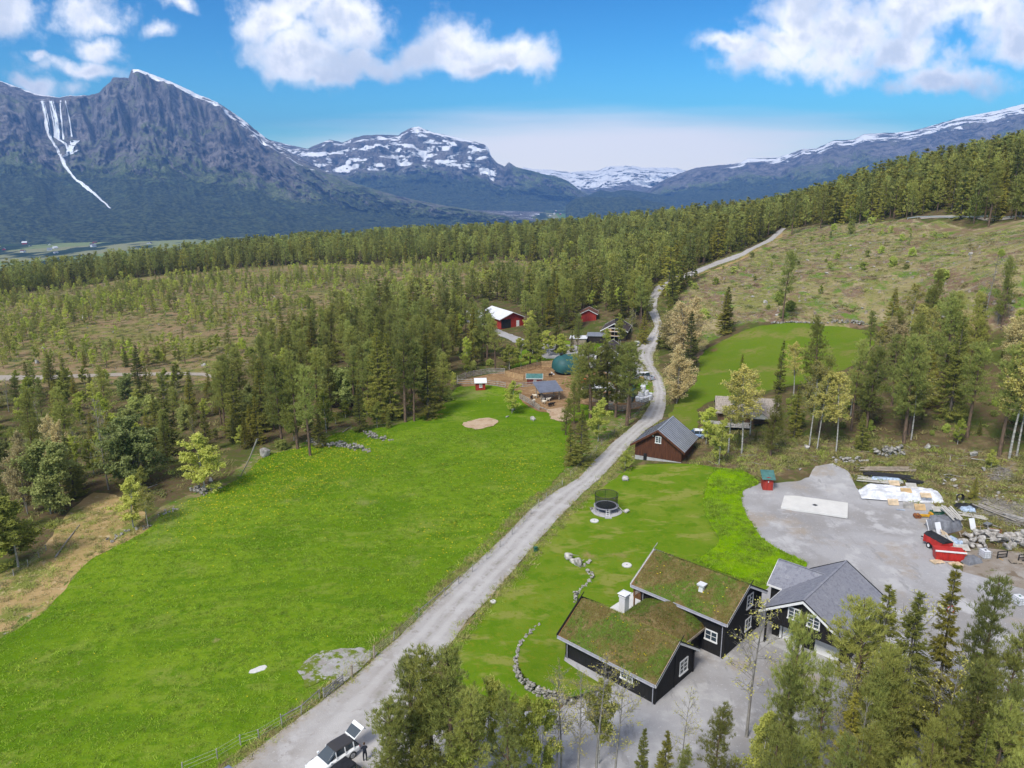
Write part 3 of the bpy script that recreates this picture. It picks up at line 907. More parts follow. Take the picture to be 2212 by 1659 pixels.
for name, line, w in [('stream', [(355, 408), (366, 450), (375, 500), (388, 570), (395, 620), (405, 670), (415, 710), (450, 760), (470, 800), (490, 830), (520, 890), (545, 960), (590, 1020), (640, 1080), (690, 1112), (720, 1140), (770, 1180), (800, 1200), (860, 1260), (900, 1290), (935, 1330)],
                       [20, 18, 18, 20, 22, 22, 24, 18, 18, 22, 28, 30, 26, 22, 34, 38, 34, 26, 18, 16, 14]),
                      ('stream', [(432, 408), (445, 460), (465, 540), (480, 640), (490, 700), (492, 740)], [14, 16, 22, 26, 28, 12]),
                      ('stream', [(420, 408), (432, 470), (445, 560), (462, 650), (470, 730)], [5, 7, 9, 12, 12]),
                      ('stream', [(452, 408), (470, 480), (486, 570), (500, 660), (506, 740)], [5, 6, 8, 11, 12]),
                      ('stream', [(372, 406), (392, 480), (408, 570), (428, 660), (440, 740)], [4, 5, 7, 9, 9]),
                      ('stream', [(515, 412), (514, 470), (520, 560), (532, 660), (542, 745)], [10, 9, 11, 12, 12]),
                      ('stream', [(556, 415), (575, 490), (592, 580), (610, 720)], [8, 7, 8, 14]),
                      ('snow_tongue', [(640, 752), (610, 800), (590, 850), (560, 880), (535, 895)], [60, 50, 44, 40, 20]),
                      ('snow_tongue', [(668, 832), (640, 850), (605, 866), (560, 884)], [22, 26, 26, 20]),
                      ('snow_tongue', [(470, 720), (510, 750), (555, 780), (575, 830)], [30, 30, 22, 18])]:
    line = np.array(line, float)
    tt = np.linspace(0, len(line) - 1, len(line) * 4)
    lx = np.interp(tt, range(len(line)), line[:, 0]) + fbm(tt * 1.7, tt * 0, 3, 3) * 9
    ly = np.interp(tt, range(len(line)), line[:, 1])
    ww = np.interp(tt, range(len(line)), w) * 1.1 * (0.75 + .9 * (fbm(tt * 2.1, tt * 0, 8, 3) + .25))
    vs = []
    for x, y, d in zip(lx, ly, ww):
        a, bb, mid = on_cliff(x - d / 2, y, 16), on_cliff(x + d / 2, y, 16), on_cliff(x, y, 28)
        vs += [a, mid, bb]
    mb = MB()
    k = len(tt)
    mb.add(vs, [f for i in range(k - 1) for f in ((3 * i, 3 * i + 1, 3 * i + 4, 3 * i + 3), (3 * i + 1, 3 * i + 2, 3 * i + 5, 3 * i + 4))])
    o = mb.build(name, 'falling_water', wf, smooth=True)
    o.matrix_parent_inverse = Matrix.Translation(-Vector(wf.location))

# ---- haze: the air of the valley
hz = MB().box(-12500, 12500, -400, 17500, -262, 1420).build('haze', None)
m = bpy.data.materials.new('haze')
m.use_nodes = True
q = NT(m.node_tree)
q.n.clear()
out = q.new('ShaderNodeOutputMaterial')
vol = q.new('ShaderNodeVolumePrincipled')
vol.inputs['Color'].default_value = (.20, .43, .95, 1)
vol.inputs['Density'].default_value = 8.0e-5
vol.inputs['Anisotropy'].default_value = 0.0
q.l.new(vol.outputs[0], out.inputs['Volume'])
hz.data.materials.clear()
hz.data.materials.append(m)
tag(hz, 'thin blue haze filling the valley air', 'haze', None, 'stuff')

# ================================================================ BUILDINGS
plain('black_timber', (.012, .011, .011), .75, .4, 2.0, stretch=(6, 6, .4), bmp=.01)
plain('brown_timber', (.085, .030, .014), .8, .35, 1.5, stretch=(5, 5, .3), bmp=.01)
plain('dark_brown_timber', (.030, .022, .018), .8, .3, 1.5, stretch=(5, 5, .3))
plain('red_timber', (.30, .032, .020), .75, .25, 1.5, stretch=(5, 5, .3), bmp=.01)
plain('red_brown_timber', (.16, .035, .022), .75, .25, 1.5, stretch=(5, 5, .3))
plain('weathered_wood', (.27, .225, .175), .85, .3, 1.5, stretch=(1, 1, 3))
plain('grey_wood', (.30, .285, .265), .85, .3, 1.5)
plain('fresh_wood', (.48, .33, .17), .8, .2, 2.0)
plain('stained_wood', (.16, .075, .03), .7, .3, 2.0, stretch=(4, 4, .5))
plain('pallet_wood', (.55, .43, .29), .85, .22, 2.0)
plain('pale_plank', (.44, .42, .385), .8, .15, 1.5)
plain('white_paint', (.68, .68, .68), .5, .06, 1.5)
plain('white_sheet', (.64, .65, .69), .45, .06, .5)
plain('white_plastic', (.62, .63, .67), .35, .15, 1.5, bmp=.02)
plain('white_tarp', (.60, .61, .65), .5, .22, 1.2, bmp=.08)
plain('grey_tarp', (.16, .165, .185), .6, .25, 1.5, bmp=.08)
plain('blue_tarp', (.34, .42, .54), .5, .4, 2.5, bmp=.06)
plain('black_rubber', (.018, .018, .02), .6, .3, 3)
plain('black_metal', (.02, .02, .022), .45, .2, 3)
plain('grey_metal', (.34, .35, .38), .4, .12, 2, metal=.6)
plain('galvanized', (.48, .49, .51), .45, .15, 4, metal=.5)
plain('gutter_grey', (.30, .30, .34), .5, .1, 2)
plain('seam_roof', (.27, .285, .32), .45, .10, .6, metal=.15)
plain('green_roof_sheet', (.060, .150, .140), .6, .2, 1.5)
plain('teal_canvas', (.020, .082, .082), .55, .18, .6)
plain('beige_panel', (.50, .44, .36), .7, .12, 1.0)
plain('brown_roof_tile', (.055, .042, .042), .8, .3, 3.0)
plain('red_brown_roof', (.12, .055, .035), .8, .3, 3.0)
plain('slate_sheet', (.125, .14, .185), .5, .12, 1.0)
plain('chimney_white', (.62, .62, .63), .8, .08, 1.5)
plain('concrete', (.36, .355, .35), .9, .15, 1.5)
plain('white_concrete', (.56, .55, .53), .85, .05, .6)
plain('red_steel', (.42, .028, .022), .45, .2, 1.5)
plain('yellow_steel', (.55, .30, .02), .5, .2, 2)
plain('orange_plastic', (.70, .16, .03), .45, .15, 2)
plain('green_steel', (.03, .11, .07), .5, .2, 2)
plain('rust', (.20, .075, .03), .85, .35, 4)
plain('shake_roof', (.29, .25, .215), .9, .35, 2.0, stretch=(6, .8, .8))
plain('log_wall', (.11, .065, .035), .85, .35, 2.0, stretch=(.4, .4, 6))
plain('stone', (.30, .275, .25), .9, .35, 2.2, bmp=.06, col2=(.50, .475, .44))
plain('mossy_stone', (.20, .185, .155), .9, .4, 2.0, bmp=.06, col2=(.40, .38, .345))
plain('sod_soil', (.075, .055, .025), .95, .35, 1.2, bmp=.05)
m, q, b, c, p = groundmat('shingle_roof', [((.215, .220, .255),), ((.165, .170, .205), 2.4, .54, .60, 2.0), ((.25, .255, .285), 1.1, .55, .66, 3.0), ((.19, .195, .23), 7.0, .5, .6)], rough=.9, bmp=(.02, 8.0))
m, q, b, c, p = groundmat('sod', [((.125, .095, .034),), ((.185, .135, .060), .40, .45, .60), ((.085, .135, .020), .22, .48, .58), ((.19, .15, .07), 1.6, .54, .66), ((.052, .085, .014), 1.3, .56, .68), ((.10, .068, .028), 3.5, .52, .66)], bmp=(.10, 4.0))
leafmat('roof_grass', (.085, .15, .018), (.27, .21, .075), (.13, .16, .03), .3)
leafmat('dandelion', (.55, .40, .01), (.65, .50, .02), (.5, .38, .01), .1)
m, q, b, out = material('glass')
b.inputs['Base Color'].default_value = (.035, .05, .065, 1)
b.inputs['Roughness'].default_value = .12
b.inputs['Specular IOR Level'].default_value = .8


def window(parent, c, ux, n, w, h, nx=2, ny=3, trim='white_paint', fr=.11, single=False):
    """casing with glazing bars and a sill in the wall plane; ux runs along the wall, n points out"""
    c, ux, n = Vector(c), Vector(ux).normalized(), Vector(n).normalized()
    up = Vector((0, 0, 1))
    mb = MB()

    def plate(a0, a1, b0, b1, d0, d1):
        mb.hexa([c + ux * a + up * bb + n * d for bb in (b0, b1) for (a, d) in ((a0, d0), (a1, d0), (a1, d1), (a0, d1))])
    W, H_ = w / 2, h / 2
    plate(-W - fr, -W, -H_ - fr, H_ + fr, -.02, .07)
    plate(W, W + fr, -H_ - fr, H_ + fr, -.02, .07)
    plate(-W + .002, W - .002, H_, H_ + fr * 1.2, -.02, .068)
    plate(-W - fr * 1.4, W + fr * 1.4, -H_ - fr * 1.3, -H_ - .002, -.02, .12)
    for i in range(1, nx):
        x = -W + w * i / nx
        t = .045 if i * 2 == nx else .022
        plate(x - t, x + t, -H_, H_, 0, .055)
    for i in range(1, ny):
        z = -H_ + h * i / ny
        plate(-W, W, z - .022, z + .022, 0, .05)
    o = mb.build('window', trim, parent)
    cells = [(0, 1, 0, 1)] if single else [(i / nx, (i + 1) / nx, j / ny, (j + 1) / ny) for i in range(nx) for j in range(ny)]
    for a0, a1, b0, b1 in cells:
        mb = MB()
        A0, A1, B0, B1 = -W + w * a0 + .01, -W + w * a1 - .01, -H_ + h * b0 + .01, -H_ + h * b1 - .01
        mb.hexa([c + ux * a + up * bb + n * d for bb in (B0, B1) for (a, d) in ((A0, .0), (A1, .0), (A1, .025), (A0, .025))])
        mb.build('pane', 'glass', o)
    return o


def grass_blades(pts, hmin, hmax, wid, seed, lean=.5):
    """many small blade triangles standing on the points"""
    rg = np.random.default_rng(seed)
    n = len(pts)
    a = rg.uniform(0, 2 * np.pi, n)
    h = rg.uniform(hmin, hmax, n)
    d = np.stack([np.cos(a), np.sin(a), 0 * a], 1)
    l = rg.normal(0, lean, (n, 2)) * h[:, None]
    tip = pts + np.concatenate([l, h[:, None]], 1)
    V = np.stack([pts - d * wid / 2, pts + d * wid / 2, tip], 1).reshape(-1, 3)
    t = np.repeat(rg.uniform(0, 1, n), 3)
    return V, np.arange(len(V)).reshape(-1, 3), t


def sod_slope(parent, x0, z0, x1, z1, y0, y1, seed, thick=.16, blades=7000, flowers=0, clip=None):
    """one turfed slope from the eave (x0, z0) up to the ridge (x1, z1), y0..y1 along the eave"""
    nx, ny = 26, int(abs(y1 - y0) * 4)
    tx, ty = np.meshgrid(np.linspace(0, 1, nx), np.linspace(0, 1, ny))
    x = x0 + (x1 - x0) * tx
    y = y0 + (y1 - y0) * ty
    z = z0 + (z1 - z0) * tx + thick + fbm(x * .9, y * .9, seed, 4) * .22
    edge = np.minimum.reduce([sstep(tx, 0, .05), sstep(ty, 0, .02), sstep(1 - ty, 0, .02)])
    z = z - (1 - edge) * (thick + .03)
    z = z + .03 * sstep(tx, .85, 1)
    V = np.stack([x, y, z], -1).reshape(-1, 3)
    ii = np.arange(nx * ny).reshape(ny, nx)
    FQ = np.stack([ii[:-1, :-1], ii[:-1, 1:], ii[1:, 1:], ii[1:, :-1]], -1).reshape(-1, 4)
    if (x1 - x0) * (y1 - y0) < 0:
        FQ = FQ[:, ::-1]
    o = link('sod', npmesh('sod', V, FQ, smooth=True), 'sod', parent)
    rg = np.random.default_rng(seed)

    def scat(n, dens):
        a, bb = rg.uniform(.02, .99, n), rg.uniform(.01, .99, n)
        X, Y = x0 + (x1 - x0) * a, y0 + (y1 - y0) * bb
        keep = rg.uniform(0, 1, n) < dens(X, Y)
        X, Y, a = X[keep], Y[keep], a[keep]
        return np.stack([X, Y, z0 + (z1 - z0) * a + thick + fbm(X * .9, Y * .9, seed, 4) * .22 + .03 * sstep(a, .85, 1) - .02], 1)
    P = scat(blades, lambda X, Y: .35 + 1.5 * np.clip(fbm(X * .5, Y * .5, seed + 4, 3) + .1, 0, .6))
    Vv, Ff, tt = grass_blades(P, .06, .26, .05, seed + 1, .6)
    gx = np.clip(fbm(P[:, 0] * .45, P[:, 1] * .45, seed + 9, 3) * 2.2 + .55, 0, 1)
    tt = np.clip(np.repeat(1 - gx, 3) * .8 + tt * .35, 0, 1)
    go = link('grass', npmesh('grass', Vv, Ff, tt), 'roof_grass', parent)
    go['kind'] = 'stuff'
    if flowers:
        P = scat(flowers, lambda X, Y: (fbm(X * .6, Y * .6, seed + 14, 2) > .05) * 1.0)
        if len(P):
            P[:, 2] += .12
            Vv, Ff, tt = grass_blades(P, .05, .09, .13, seed + 2, 1.2)
            go = link('flowers', npmesh('flowers', Vv, Ff, tt), 'dandelion', parent)
            go['kind'] = 'stuff'
    return o


# ---------------------------------------------------------------- the black house with turf roofs
HO, HR = (13.6, 62.4, 0.0), R(46.7)
house = thing('house', 'black timber house with grass-covered roofs and white window frames', 'house', HO, HR)


def gable_wall(x0, x1, y0, y1, zb, hw, zr, mat, name='wall', parent=None):
    xm = (x0 + x1) / 2
    poly = [(x0, y0, zb), (x1, y0, zb), (x1, y0, hw), (xm, y0, zr), (x0, y0, hw)]
    return MB().prism(poly, (0, 0, 0), (0, y1 - y0, 0)).build(name, mat, parent)


def roof_deck(parent, x0, xr, x1, y0, y1, ze, zr, th, mat, name='roof'):
    poly = [(x0, y0, ze), (xr, y0, zr), (x1, y0, ze), (x1, y0, ze - th), (xr, y0, zr - th * 1.1), (x0, y0, ze - th)]
    return MB().prism(poly, (0, 0, 0), (0, y1 - y0, 0)).build(name, mat, parent)


def bargeboards(parent, x0, xr, x1, y, ze, zr, ny, mat, h=.30, t=.05, ext=0.0, lift=.04):
    """two sloping boards on a gable end; ny is the outward direction along y"""
    for xa in (x0, x1):
        a = Vector((xa, y, ze + lift))
        bb = Vector((xr, y, zr + lift))
        d = (bb - a).normalized()
        bb = bb + d * (ext if xa == x0 else 0)
        off = Vector((0, ny * t, 0))
        dn = Vector((0, 0, -h))
        MB().hexa([a + dn, bb + dn, bb + dn + off, a + dn + off, a, bb, bb + off, a + off]).build('bargeboard', mat, parent)


# front wing
gable_wall(0, 6.95, 0, 10.8, -.3, 2.62, 4.95, 'black_timber', parent=house)
r1 = roof_deck(house, -.5, 3.475, 7.45, -.35, 11.7, 2.45, 5.15, .12, 'stained_wood')
sod_slope(house, -.46, 2.45, 3.475, 5.15, -.31, 11.66, 3, blades=15000, flowers=260)
sod_slope(house, 7.41, 2.45, 3.475, 5.15, -.31, 11.66, 4, blades=9000, flowers=90)
bargeboards(house, -.55, 3.475, 7.5, -.35, 2.58, 5.32, -1, 'white_paint', .34)
bargeboards(house, -.55, 3.475, 7.5, 11.7, 2.58, 5.32, 1, 'black_timber', .34)
bargeboards(house, -.57, 3.475, 7.52, -.404, 2.66, 5.40, -1, 'black_timber', .14, .04, ext=.75)
bargeboards(house, -.57, 3.475, 7.52, 11.754, 2.66, 5.40, 1, 'black_timber', .14, .04, ext=.6)
# main wing, two storeys
gable_wall(11.08, 19.1, -1.16, 9.0, -.3, 4.55, 6.75, 'black_timber', parent=house)
roof_deck(house, 10.6, 15.1, 19.6, -1.65, 10.25, 4.35, 6.95, .12, 'stained_wood')
sod_slope(house, 10.64, 4.35, 15.1, 6.95, -1.61, 10.21, 5, blades=15000, flowers=120)
sod_slope(house, 19.56, 4.35, 15.1, 6.95, -1.61, 10.21, 6, blades=7000, flowers=30)
bargeboards(house, 10.55, 15.1, 19.65, -1.65, 4.48, 7.12, -1, 'white_paint', .34)
bargeboards(house, 10.55, 15.1, 19.65, 10.25, 4.48, 7.12, 1, 'white_paint', .34)
bargeboards(house, 10.53, 15.1, 19.67, -1.704, 4.56, 7.20, -1, 'black_timber', .14, .04, ext=.7)
bargeboards(house, 10.53, 15.1, 19.67, 10.304, 4.56, 7.20, 1, 'grey_wood', .14, .04, ext=.9)
# eave boards and gutters
for x, z, y0, y1 in ((-.52, 2.45, -.33, 11.68), (7.47, 2.45, -.33, 1.0), (10.58, 4.35, -1.63, 10.23), (19.62, 4.35, -1.63, 10.23)):
    MB().box(x - .05, x + .05, y0, y1, z - .16, z + .10).build('eave_board', 'gutter_grey', house)
    s_ = -1 if x in (-.52, 10.58) else 1
    MB().tube([(x + s_ * .11, y0 + .05, z - .10), (x + s_ * .11, y1 - .05, z - .12)], .06, 7).build('gutter', 'gutter_grey', house)
for x, y, z in ((-.14, 10.6, 2.25), (-.14, .12, 2.25), (10.95, -1.02, 4.15), (11.0, 8.8, 4.15)):
    MB().tube([(x - .45, y, z + .02), (x - .08, y, z - .25), (x - .05, y, .05)], .05, 7).build('downpipe', 'gutter_grey', house)
# link between the wings, its turf roof humped into both
MB().box(6.9, 11.1, 1.5, 8.5, -.3, 2.8).build('wall', 'black_timber', house)
rg_ = np.linspace(0, 1, 30)
tx, ty = np.meshgrid(np.linspace(3.9, 11.05, 36), np.linspace(1.05, 8.9, 36))
zz = 2.95 + 1.55 * (1 - np.abs(ty - 4.97) / 3.93) ** .85 + fbm(tx * .8, ty * .8, 31, 4) * .25 - .25 * sstep(7.5 - tx, 0, 3.0)
ed = np.minimum(sstep(ty, 1.05, 1.35), sstep(8.9 - ty, 0, .3))
zz = zz - (1 - ed) * .28
V = np.stack([tx, ty, zz], -1).reshape(-1, 3)
ii = np.arange(tx.size).reshape(tx.shape)
link('sod', npmesh('sod', V, np.stack([ii[:-1, :-1], ii[:-1, 1:], ii[1:, 1:], ii[1:, :-1]], -1).reshape(-1, 4), smooth=True), 'sod', house)
MB().box(6.2, 11.05, 1.02, 8.92, 2.62, 2.72).build('roof', 'stained_wood', house)
MB().box(7.2, 11.08, .96, 1.03, 2.58, 2.84).build('eave_board', 'weathered_wood', house)
rg = np.random.default_rng(8)
X, Y = rg.uniform(5.5, 11, 7000), rg.uniform(1.3, 8.7, 7000)
k = rg.uniform(0, 1, 7000) < .3 + 1.6 * np.clip(fbm(X * .5, Y * .5, 44, 3) + .12, 0, .6)
X, Y = X[k], Y[k]
P = np.stack([X, Y, 2.95 + 1.55 * (1 - np.abs(Y - 4.97) / 3.93) ** .85 + fbm(X * .8, Y * .8, 31, 4) * .25 - .25 * sstep(7.5 - X, 0, 3.0) - .02], 1)
Vv, Ff, tt = grass_blades(P, .06, .24, .05, 77, .6)
link('grass', npmesh('grass', Vv, Ff, tt * .7), 'roof_grass', house)['kind'] = 'stuff'
# chimneys
ch = MB().box(7.0, 7.85, 8.55, 9.3, -.2, 4.85).build('chimney', 'chimney_white', house)
MB().box(6.93, 7.92, 8.48, 9.37, 4.85, 4.97).build('collar', 'chimney_white', ch)
MB().box(7.12, 7.73, 8.67, 9.18, 4.97, 5.22).build('flue', 'black_metal', ch)
MB().hexa([(6.82, 8.37, 5.22), (8.03, 8.37, 5.22), (8.03, 9.48, 5.22), (6.82, 9.48, 5.22), (7.25, 8.8, 5.46), (7.6, 8.8, 5.46), (7.6, 9.05, 5.46), (7.25, 9.05, 5.46)]).build('cap', 'white_sheet', ch)
ch = MB().hexa([(12.55, 2.4, 5.2), (13.1, 2.4, 5.2), (13.1, 2.95, 5.2), (12.55, 2.95, 5.2), (12.6, 2.45, 6.35), (13.05, 2.45, 6.35), (13.05, 2.9, 6.35), (12.6, 2.9, 6.35)]).build('roof_vent', 'chimney_white', house)
MB().hexa([(12.45, 2.3, 6.35), (13.2, 2.3, 6.35), (13.2, 3.05, 6.35), (12.45, 3.05, 6.35), (12.4, 2.25, 6.55), (13.25, 2.25, 6.55), (13.25, 3.1, 6.55), (12.4, 3.1, 6.55)]).build('cap', 'white_sheet', ch)
# windows
window(house, (0, 3.25, 1.62), (0, 1, 0), (-1, 0, 0), 1.25, .85, 2, 2)
window(house, (5.1, 0, 1.65), (1, 0, 0), (0, -1, 0), 1.3, 1.35, 2, 3)
window(house, (11.08, .3, 2.1), (0, 1, 0), (-1, 0, 0), 1.25, 1.0, 2, 2)
window(house, (16.5, -1.16, 4.5), (1, 0, 0), (0, -1, 0), 1.2, 1.4, 2, 3)
window(house, (16.5, -1.16, 1.7), (1, 0, 0), (0, -1, 0), 1.2, 1.2, 2, 2)
# balcony under the gable at the far end
bal = MB().box(11.0, 15, 9.0, 10.1, 2.72, 2.86).build('balcony', 'stained_wood', house)
MB().box(10.98, 11.04, 9.05, 10.1, 3.75, 3.85).build('handrail', 'stained_wood', bal)
for y in np.arange(9.08, 10.06, .16):
    MB().box(10.985, 11.025, y, y + .10, 2.86, 3.75).build('baluster', 'stained_wood', bal)
for x, y in ((11.05, 10.0), (14.8, 10.0)):
    MB().box(x - .07, x + .07, y - .07, y + .07, -.1, 4.4).build('post', 'stained_wood', bal)
for x, y, h in ((-.02, -.02, 2.6), (6.97, -.02, 2.6), (11.06, -1.18, 4.5), (19.12, -1.18, 4.5), (-.02, 10.82, 2.6), (11.06, 9.02, 4.5)):
    MB().box(x - .08, x + .08, y - .08, y + .08, -.2, h).build('corner_board', 'black_timber', house)
MB().box(3.4, 3.52, -.06, .0, -.1, 4.6).build('corner_board', 'black_timber', house)
sl = MB().box(8.0, 16.5, 8.6, 13.2, -.1, .16).build('patio', 'white_concrete', None, loc=HO, rot=(0, 0, HR))
sl['kind'] = 'structure'

# ---------------------------------------------------------------- garage with grey shingle roof
GO = (29.75, 69.4, 0.0)
gar = thing('garage', 'black two-storey garage with grey shingle roof and white garage doors', 'garage', GO, HR)
# local x runs along the ridge, y across (towards the house is +y)
MB().prism([(.6, -4.0, 2.85), (.6, 4.0, 2.85), (.6, 4.0, 4.42), (.6, 0, 6.75), (.6, -4.0, 4.42)], (0, 0, 0), (10.4, 0, 0)).build('wall', 'black_timber', gar)
MB().box(2.6, 11.0, -3.99, 3.99, -.2, 2.85).build('wall', 'black_timber', gar)
MB().prism([(5.9, 3.9, -.2), (10.2, 3.9, -.2), (10.2, 3.9, 4.3), (8.05, 3.9, 6.0), (5.9, 3.9, 4.3)], (0, 0, 0), (0, 2.0, 0)).build('wall', 'black_timber', gar)
def slab(pts, n, th):
    n = Vector(n)
    return MB().hexa([Vector(p) - n * th for p in pts] + [Vector(p) for p in pts])
ro = MB().prism([(0, 4.5, 4.15), (0, 0, 6.98), (0, -4.5, 4.15), (0, -4.5, 3.98), (0, 0, 6.80), (0, 4.5, 3.98)], (0, 0, 0), (11.7, 0, 0)).build('roof', 'shingle_roof', gar)
MB().prism([(5.55, 0, 4.25), (8.05, 0, 6.35), (10.55, 0, 4.25), (10.55, 0, 4.08), (8.05, 0, 6.17), (5.55, 0, 4.08)], (0, .6, 0), (0, 6.25, 0)).build('roof', 'shingle_roof', gar)
# valley flashing, ridge caps
MB().bar((8.05, .9, 6.40), (8.05, 6.2, 6.40), .22, .03).build('ridge_cap', 'shingle_roof', gar)
MB().bar((0, 0, 7.01), (11.7, 0, 7.01), .24, .03).build('ridge_cap', 'shingle_roof', gar)
for yy, s_ in ((4.56, 1), (-4.56, -1)):
    for x, nm, mt in ((-.03, 'bargeboard', 'white_paint'), (11.73, 'bargeboard', 'white_paint')):
        MB().hexa([(x - .03, yy, 3.80), (x - .03, 0, 6.62), (x + .03, 0, 6.62), (x + .03, yy, 3.80), (x - .03, yy, 4.10), (x - .03, 0, 6.94), (x + .03, 0, 6.94), (x + .03, yy, 4.10)]).build(nm, mt, gar)
        MB().hexa([(x - .045, yy, 4.10), (x - .045, 0, 6.94), (x + .045, 0, 6.94), (x + .045, yy, 4.10), (x - .045, yy, 4.21), (x - .045, 0, 7.05), (x + .045, 0, 7.05), (x + .045, yy, 4.21)]).build('drip_edge', 'black_metal', gar)
MB().box(0, 5.5, 4.48, 4.55, 3.93, 4.14).build('eave_board', 'white_paint', gar)
MB().box(10.6, 11.7, 4.48, 4.55, 3.93, 4.14).build('eave_board', 'white_paint', gar)
MB().box(0, 11.7, -4.55, -4.48, 3.93, 4.14).build('eave_board', 'white_paint', gar)
for xx in (5.5, 10.6):
    MB().hexa([(xx, 6.22, 3.95), (8.05, 6.22, 6.05), (8.05, 6.28, 6.05), (xx, 6.28, 3.95), (xx, 6.22, 4.24), (8.05, 6.22, 6.34), (8.05, 6.28, 6.34), (xx, 6.28, 4.24)]).build('bargeboard', 'white_paint', gar)
MB().box(5.48, 5.55, 4.5, 6.25, 4.03, 4.24).build('eave_board', 'white_paint', gar)
window(gar, (.6, 1.0, 4.75), (0, 1, 0), (-1, 0, 0), 1.1, 1.15, 2, 3)
window(gar, (.6, -1.05, 4.68), (0, 1, 0), (-1, 0, 0), 1.1, 1.15, 2, 3)
for y0, y1 in ((.35, 2.75), (-3.3, -.75)):
    d_ = MB().box(2.52, 2.6, y0, y1, .12, 2.25).build('garage_door', 'white_paint', gar)
    for k in range(4):
        MB().box(2.49, 2.52, y0 + .03, y1 - .03, .15 + k * .53, .15 + k * .53 + .49).build('door_panel', 'white_paint', d_)
MB().box(.75, 2.6, -4.1, 4.15, -.1, .14).build('porch_slab', 'concrete', gar)
for y in (-3.95, -.2, 3.95):
    MB().box(.65, .83, y - .09, y + .09, .1, 2.9).build('post', 'black_timber', gar)
for k, (y0, y1) in enumerate(((2.85, 3.1),)):
    MB().box(2.5, 2.6, y0, y1, .1, 2.3).build('door_frame', 'white_paint', gar)
for i in range(12):
    y = -3.95 + i * .69
    MB().box(.575, .6, y, y + .10, 2.86, 4.3 + (4.0 - abs(y)) * .55).build('batten', 'black_timber', gar)


# ---------------------------------------------------------------- generic gabled building
def gabled(name, label, cat, loc, rz, W, L, hw, rise, wall, roofm, trim, ov=.45, th=.12, base=None, seams=0, barge=.24, group=None, found=.3, boards=True):
    """gable ends face local -y and +y; x runs across, y along the ridge; origin in the middle of the near gable's foot"""
    t = thing(name, label, cat, loc, rz, group)
    x0, x1 = -W / 2, W / 2
    gable_wall(x0, x1, 0, L, -.4 if base is None else found, hw, hw + rise, wall, parent=t)
    if base:
        MB().box(x0 + .02, x1 - .02, .02, L - .02, -1.2, found).build('foundation', base, t)
    sl = rise / (W / 2)
    xe = W / 2 + ov
    ze, zr = hw - sl * ov + th, hw + rise + th
    ro = roof_deck(t, -xe, 0, xe, -ov, L + ov, ze, zr, th, roofm)
    for y, ny in ((-ov, -1), (L + ov, 1)):
        bargeboards(t, -xe - .03, 0, xe + .03, y, ze, zr, ny, trim, barge)
    for s_ in (-1, 1):
        MB().box(s_ * xe - .03, s_ * xe + .03, -ov + .01, L + ov - .01, ze - th - .05, ze - .01).build('eave_board', trim, t)
    if seams:
        n = seams
        for s_ in (-1, 1):
            for k in range(n):
                y0, y1 = -ov + (L + 2 * ov) * k / n + .02, -ov + (L + 2 * ov) * (k + 1) / n - .02
                MB().hexa([(s_ * xe, y0, ze + .004), (0, y0, zr + .004), (0, y1, zr + .004), (s_ * xe, y1, ze + .004), (s_ * xe, y0, ze + .022), (0, y0, zr + .022), (0, y1, zr + .022), (s_ * xe, y1, ze + .022)]).build('roof_panel', roofm, ro)
                if k:
                    MB().bar((s_ * xe, y0 - .02, ze + .03), (0, y0 - .02, zr + .03), .035, .06).build('seam', 'black_metal', ro)
        MB().bar((0, -ov, zr + .03), (0, L + ov, zr + .03), .30, .05).build('ridge_cap', roofm, ro)
    return t


# brown barn beside the road
E1 = math.atan2(-.469, .883)
c0 = np.array([22.21, 129.59]) + np.array([.883, -.469]) * 4.25
barn = gabled('barn', 'brown timber barn with grey metal roof beside the gravel road', 'barn', (c0[0], c0[1], .15), E1, 8.5, 8.0, 3.2, 2.95, 'brown_timber', 'seam_roof', 'brown_timber', ov=.7, base='concrete', seams=13, found=.75, barge=.42)
window(barn, (-.05, 0, 4.25), (1, 0, 0), (0, -1, 0), .85, 1.05, 2, 3)
for i in range(34):
    x = -4.2 + i * .25
    top = 3.2 + 2.95 * (1 - abs(x + .05) / 4.25) - .12
    segs = [(.77, top)] if not (-.75 < x < .5) else [(.77, 3.52), (4.98, top)]
    for a_, b_ in segs:
        if b_ - a_ > .1:
            MB().box(x, x + .10, -.028, 0, a_, b_).build('board', 'brown_timber', barn)
MB().box(-2.6, -2.0, -.12, -.02, -.2, 1.35).build('hatch', 'black_metal', barn)
MB().box(-1.1, -.92, -.08, 0, 4.75, 4.95).build('lamp', 'white_paint', barn)
p_ = MB().hexa([(-4.0, 1.2, 3.5), (-2.9, 1.2, 4.27), (-2.9, 2.4, 4.27), (-4.0, 2.4, 3.5), (-4.0, 1.2, 3.62), (-2.9, 1.2, 4.39), (-2.9, 2.4, 4.39), (-4.0, 2.4, 3.62)]).build('roof_hatch', 'slate_sheet', barn)


def farm(x, y):
    return 954.4 + x * .25381, 617.6 + y * .25381


def yard(x, y):
    return 1572.0 + x * .28940, 954.4 + y * .28940


def facing(p, q):
    return math.atan2(q[1] - p[1], q[0] - p[0])


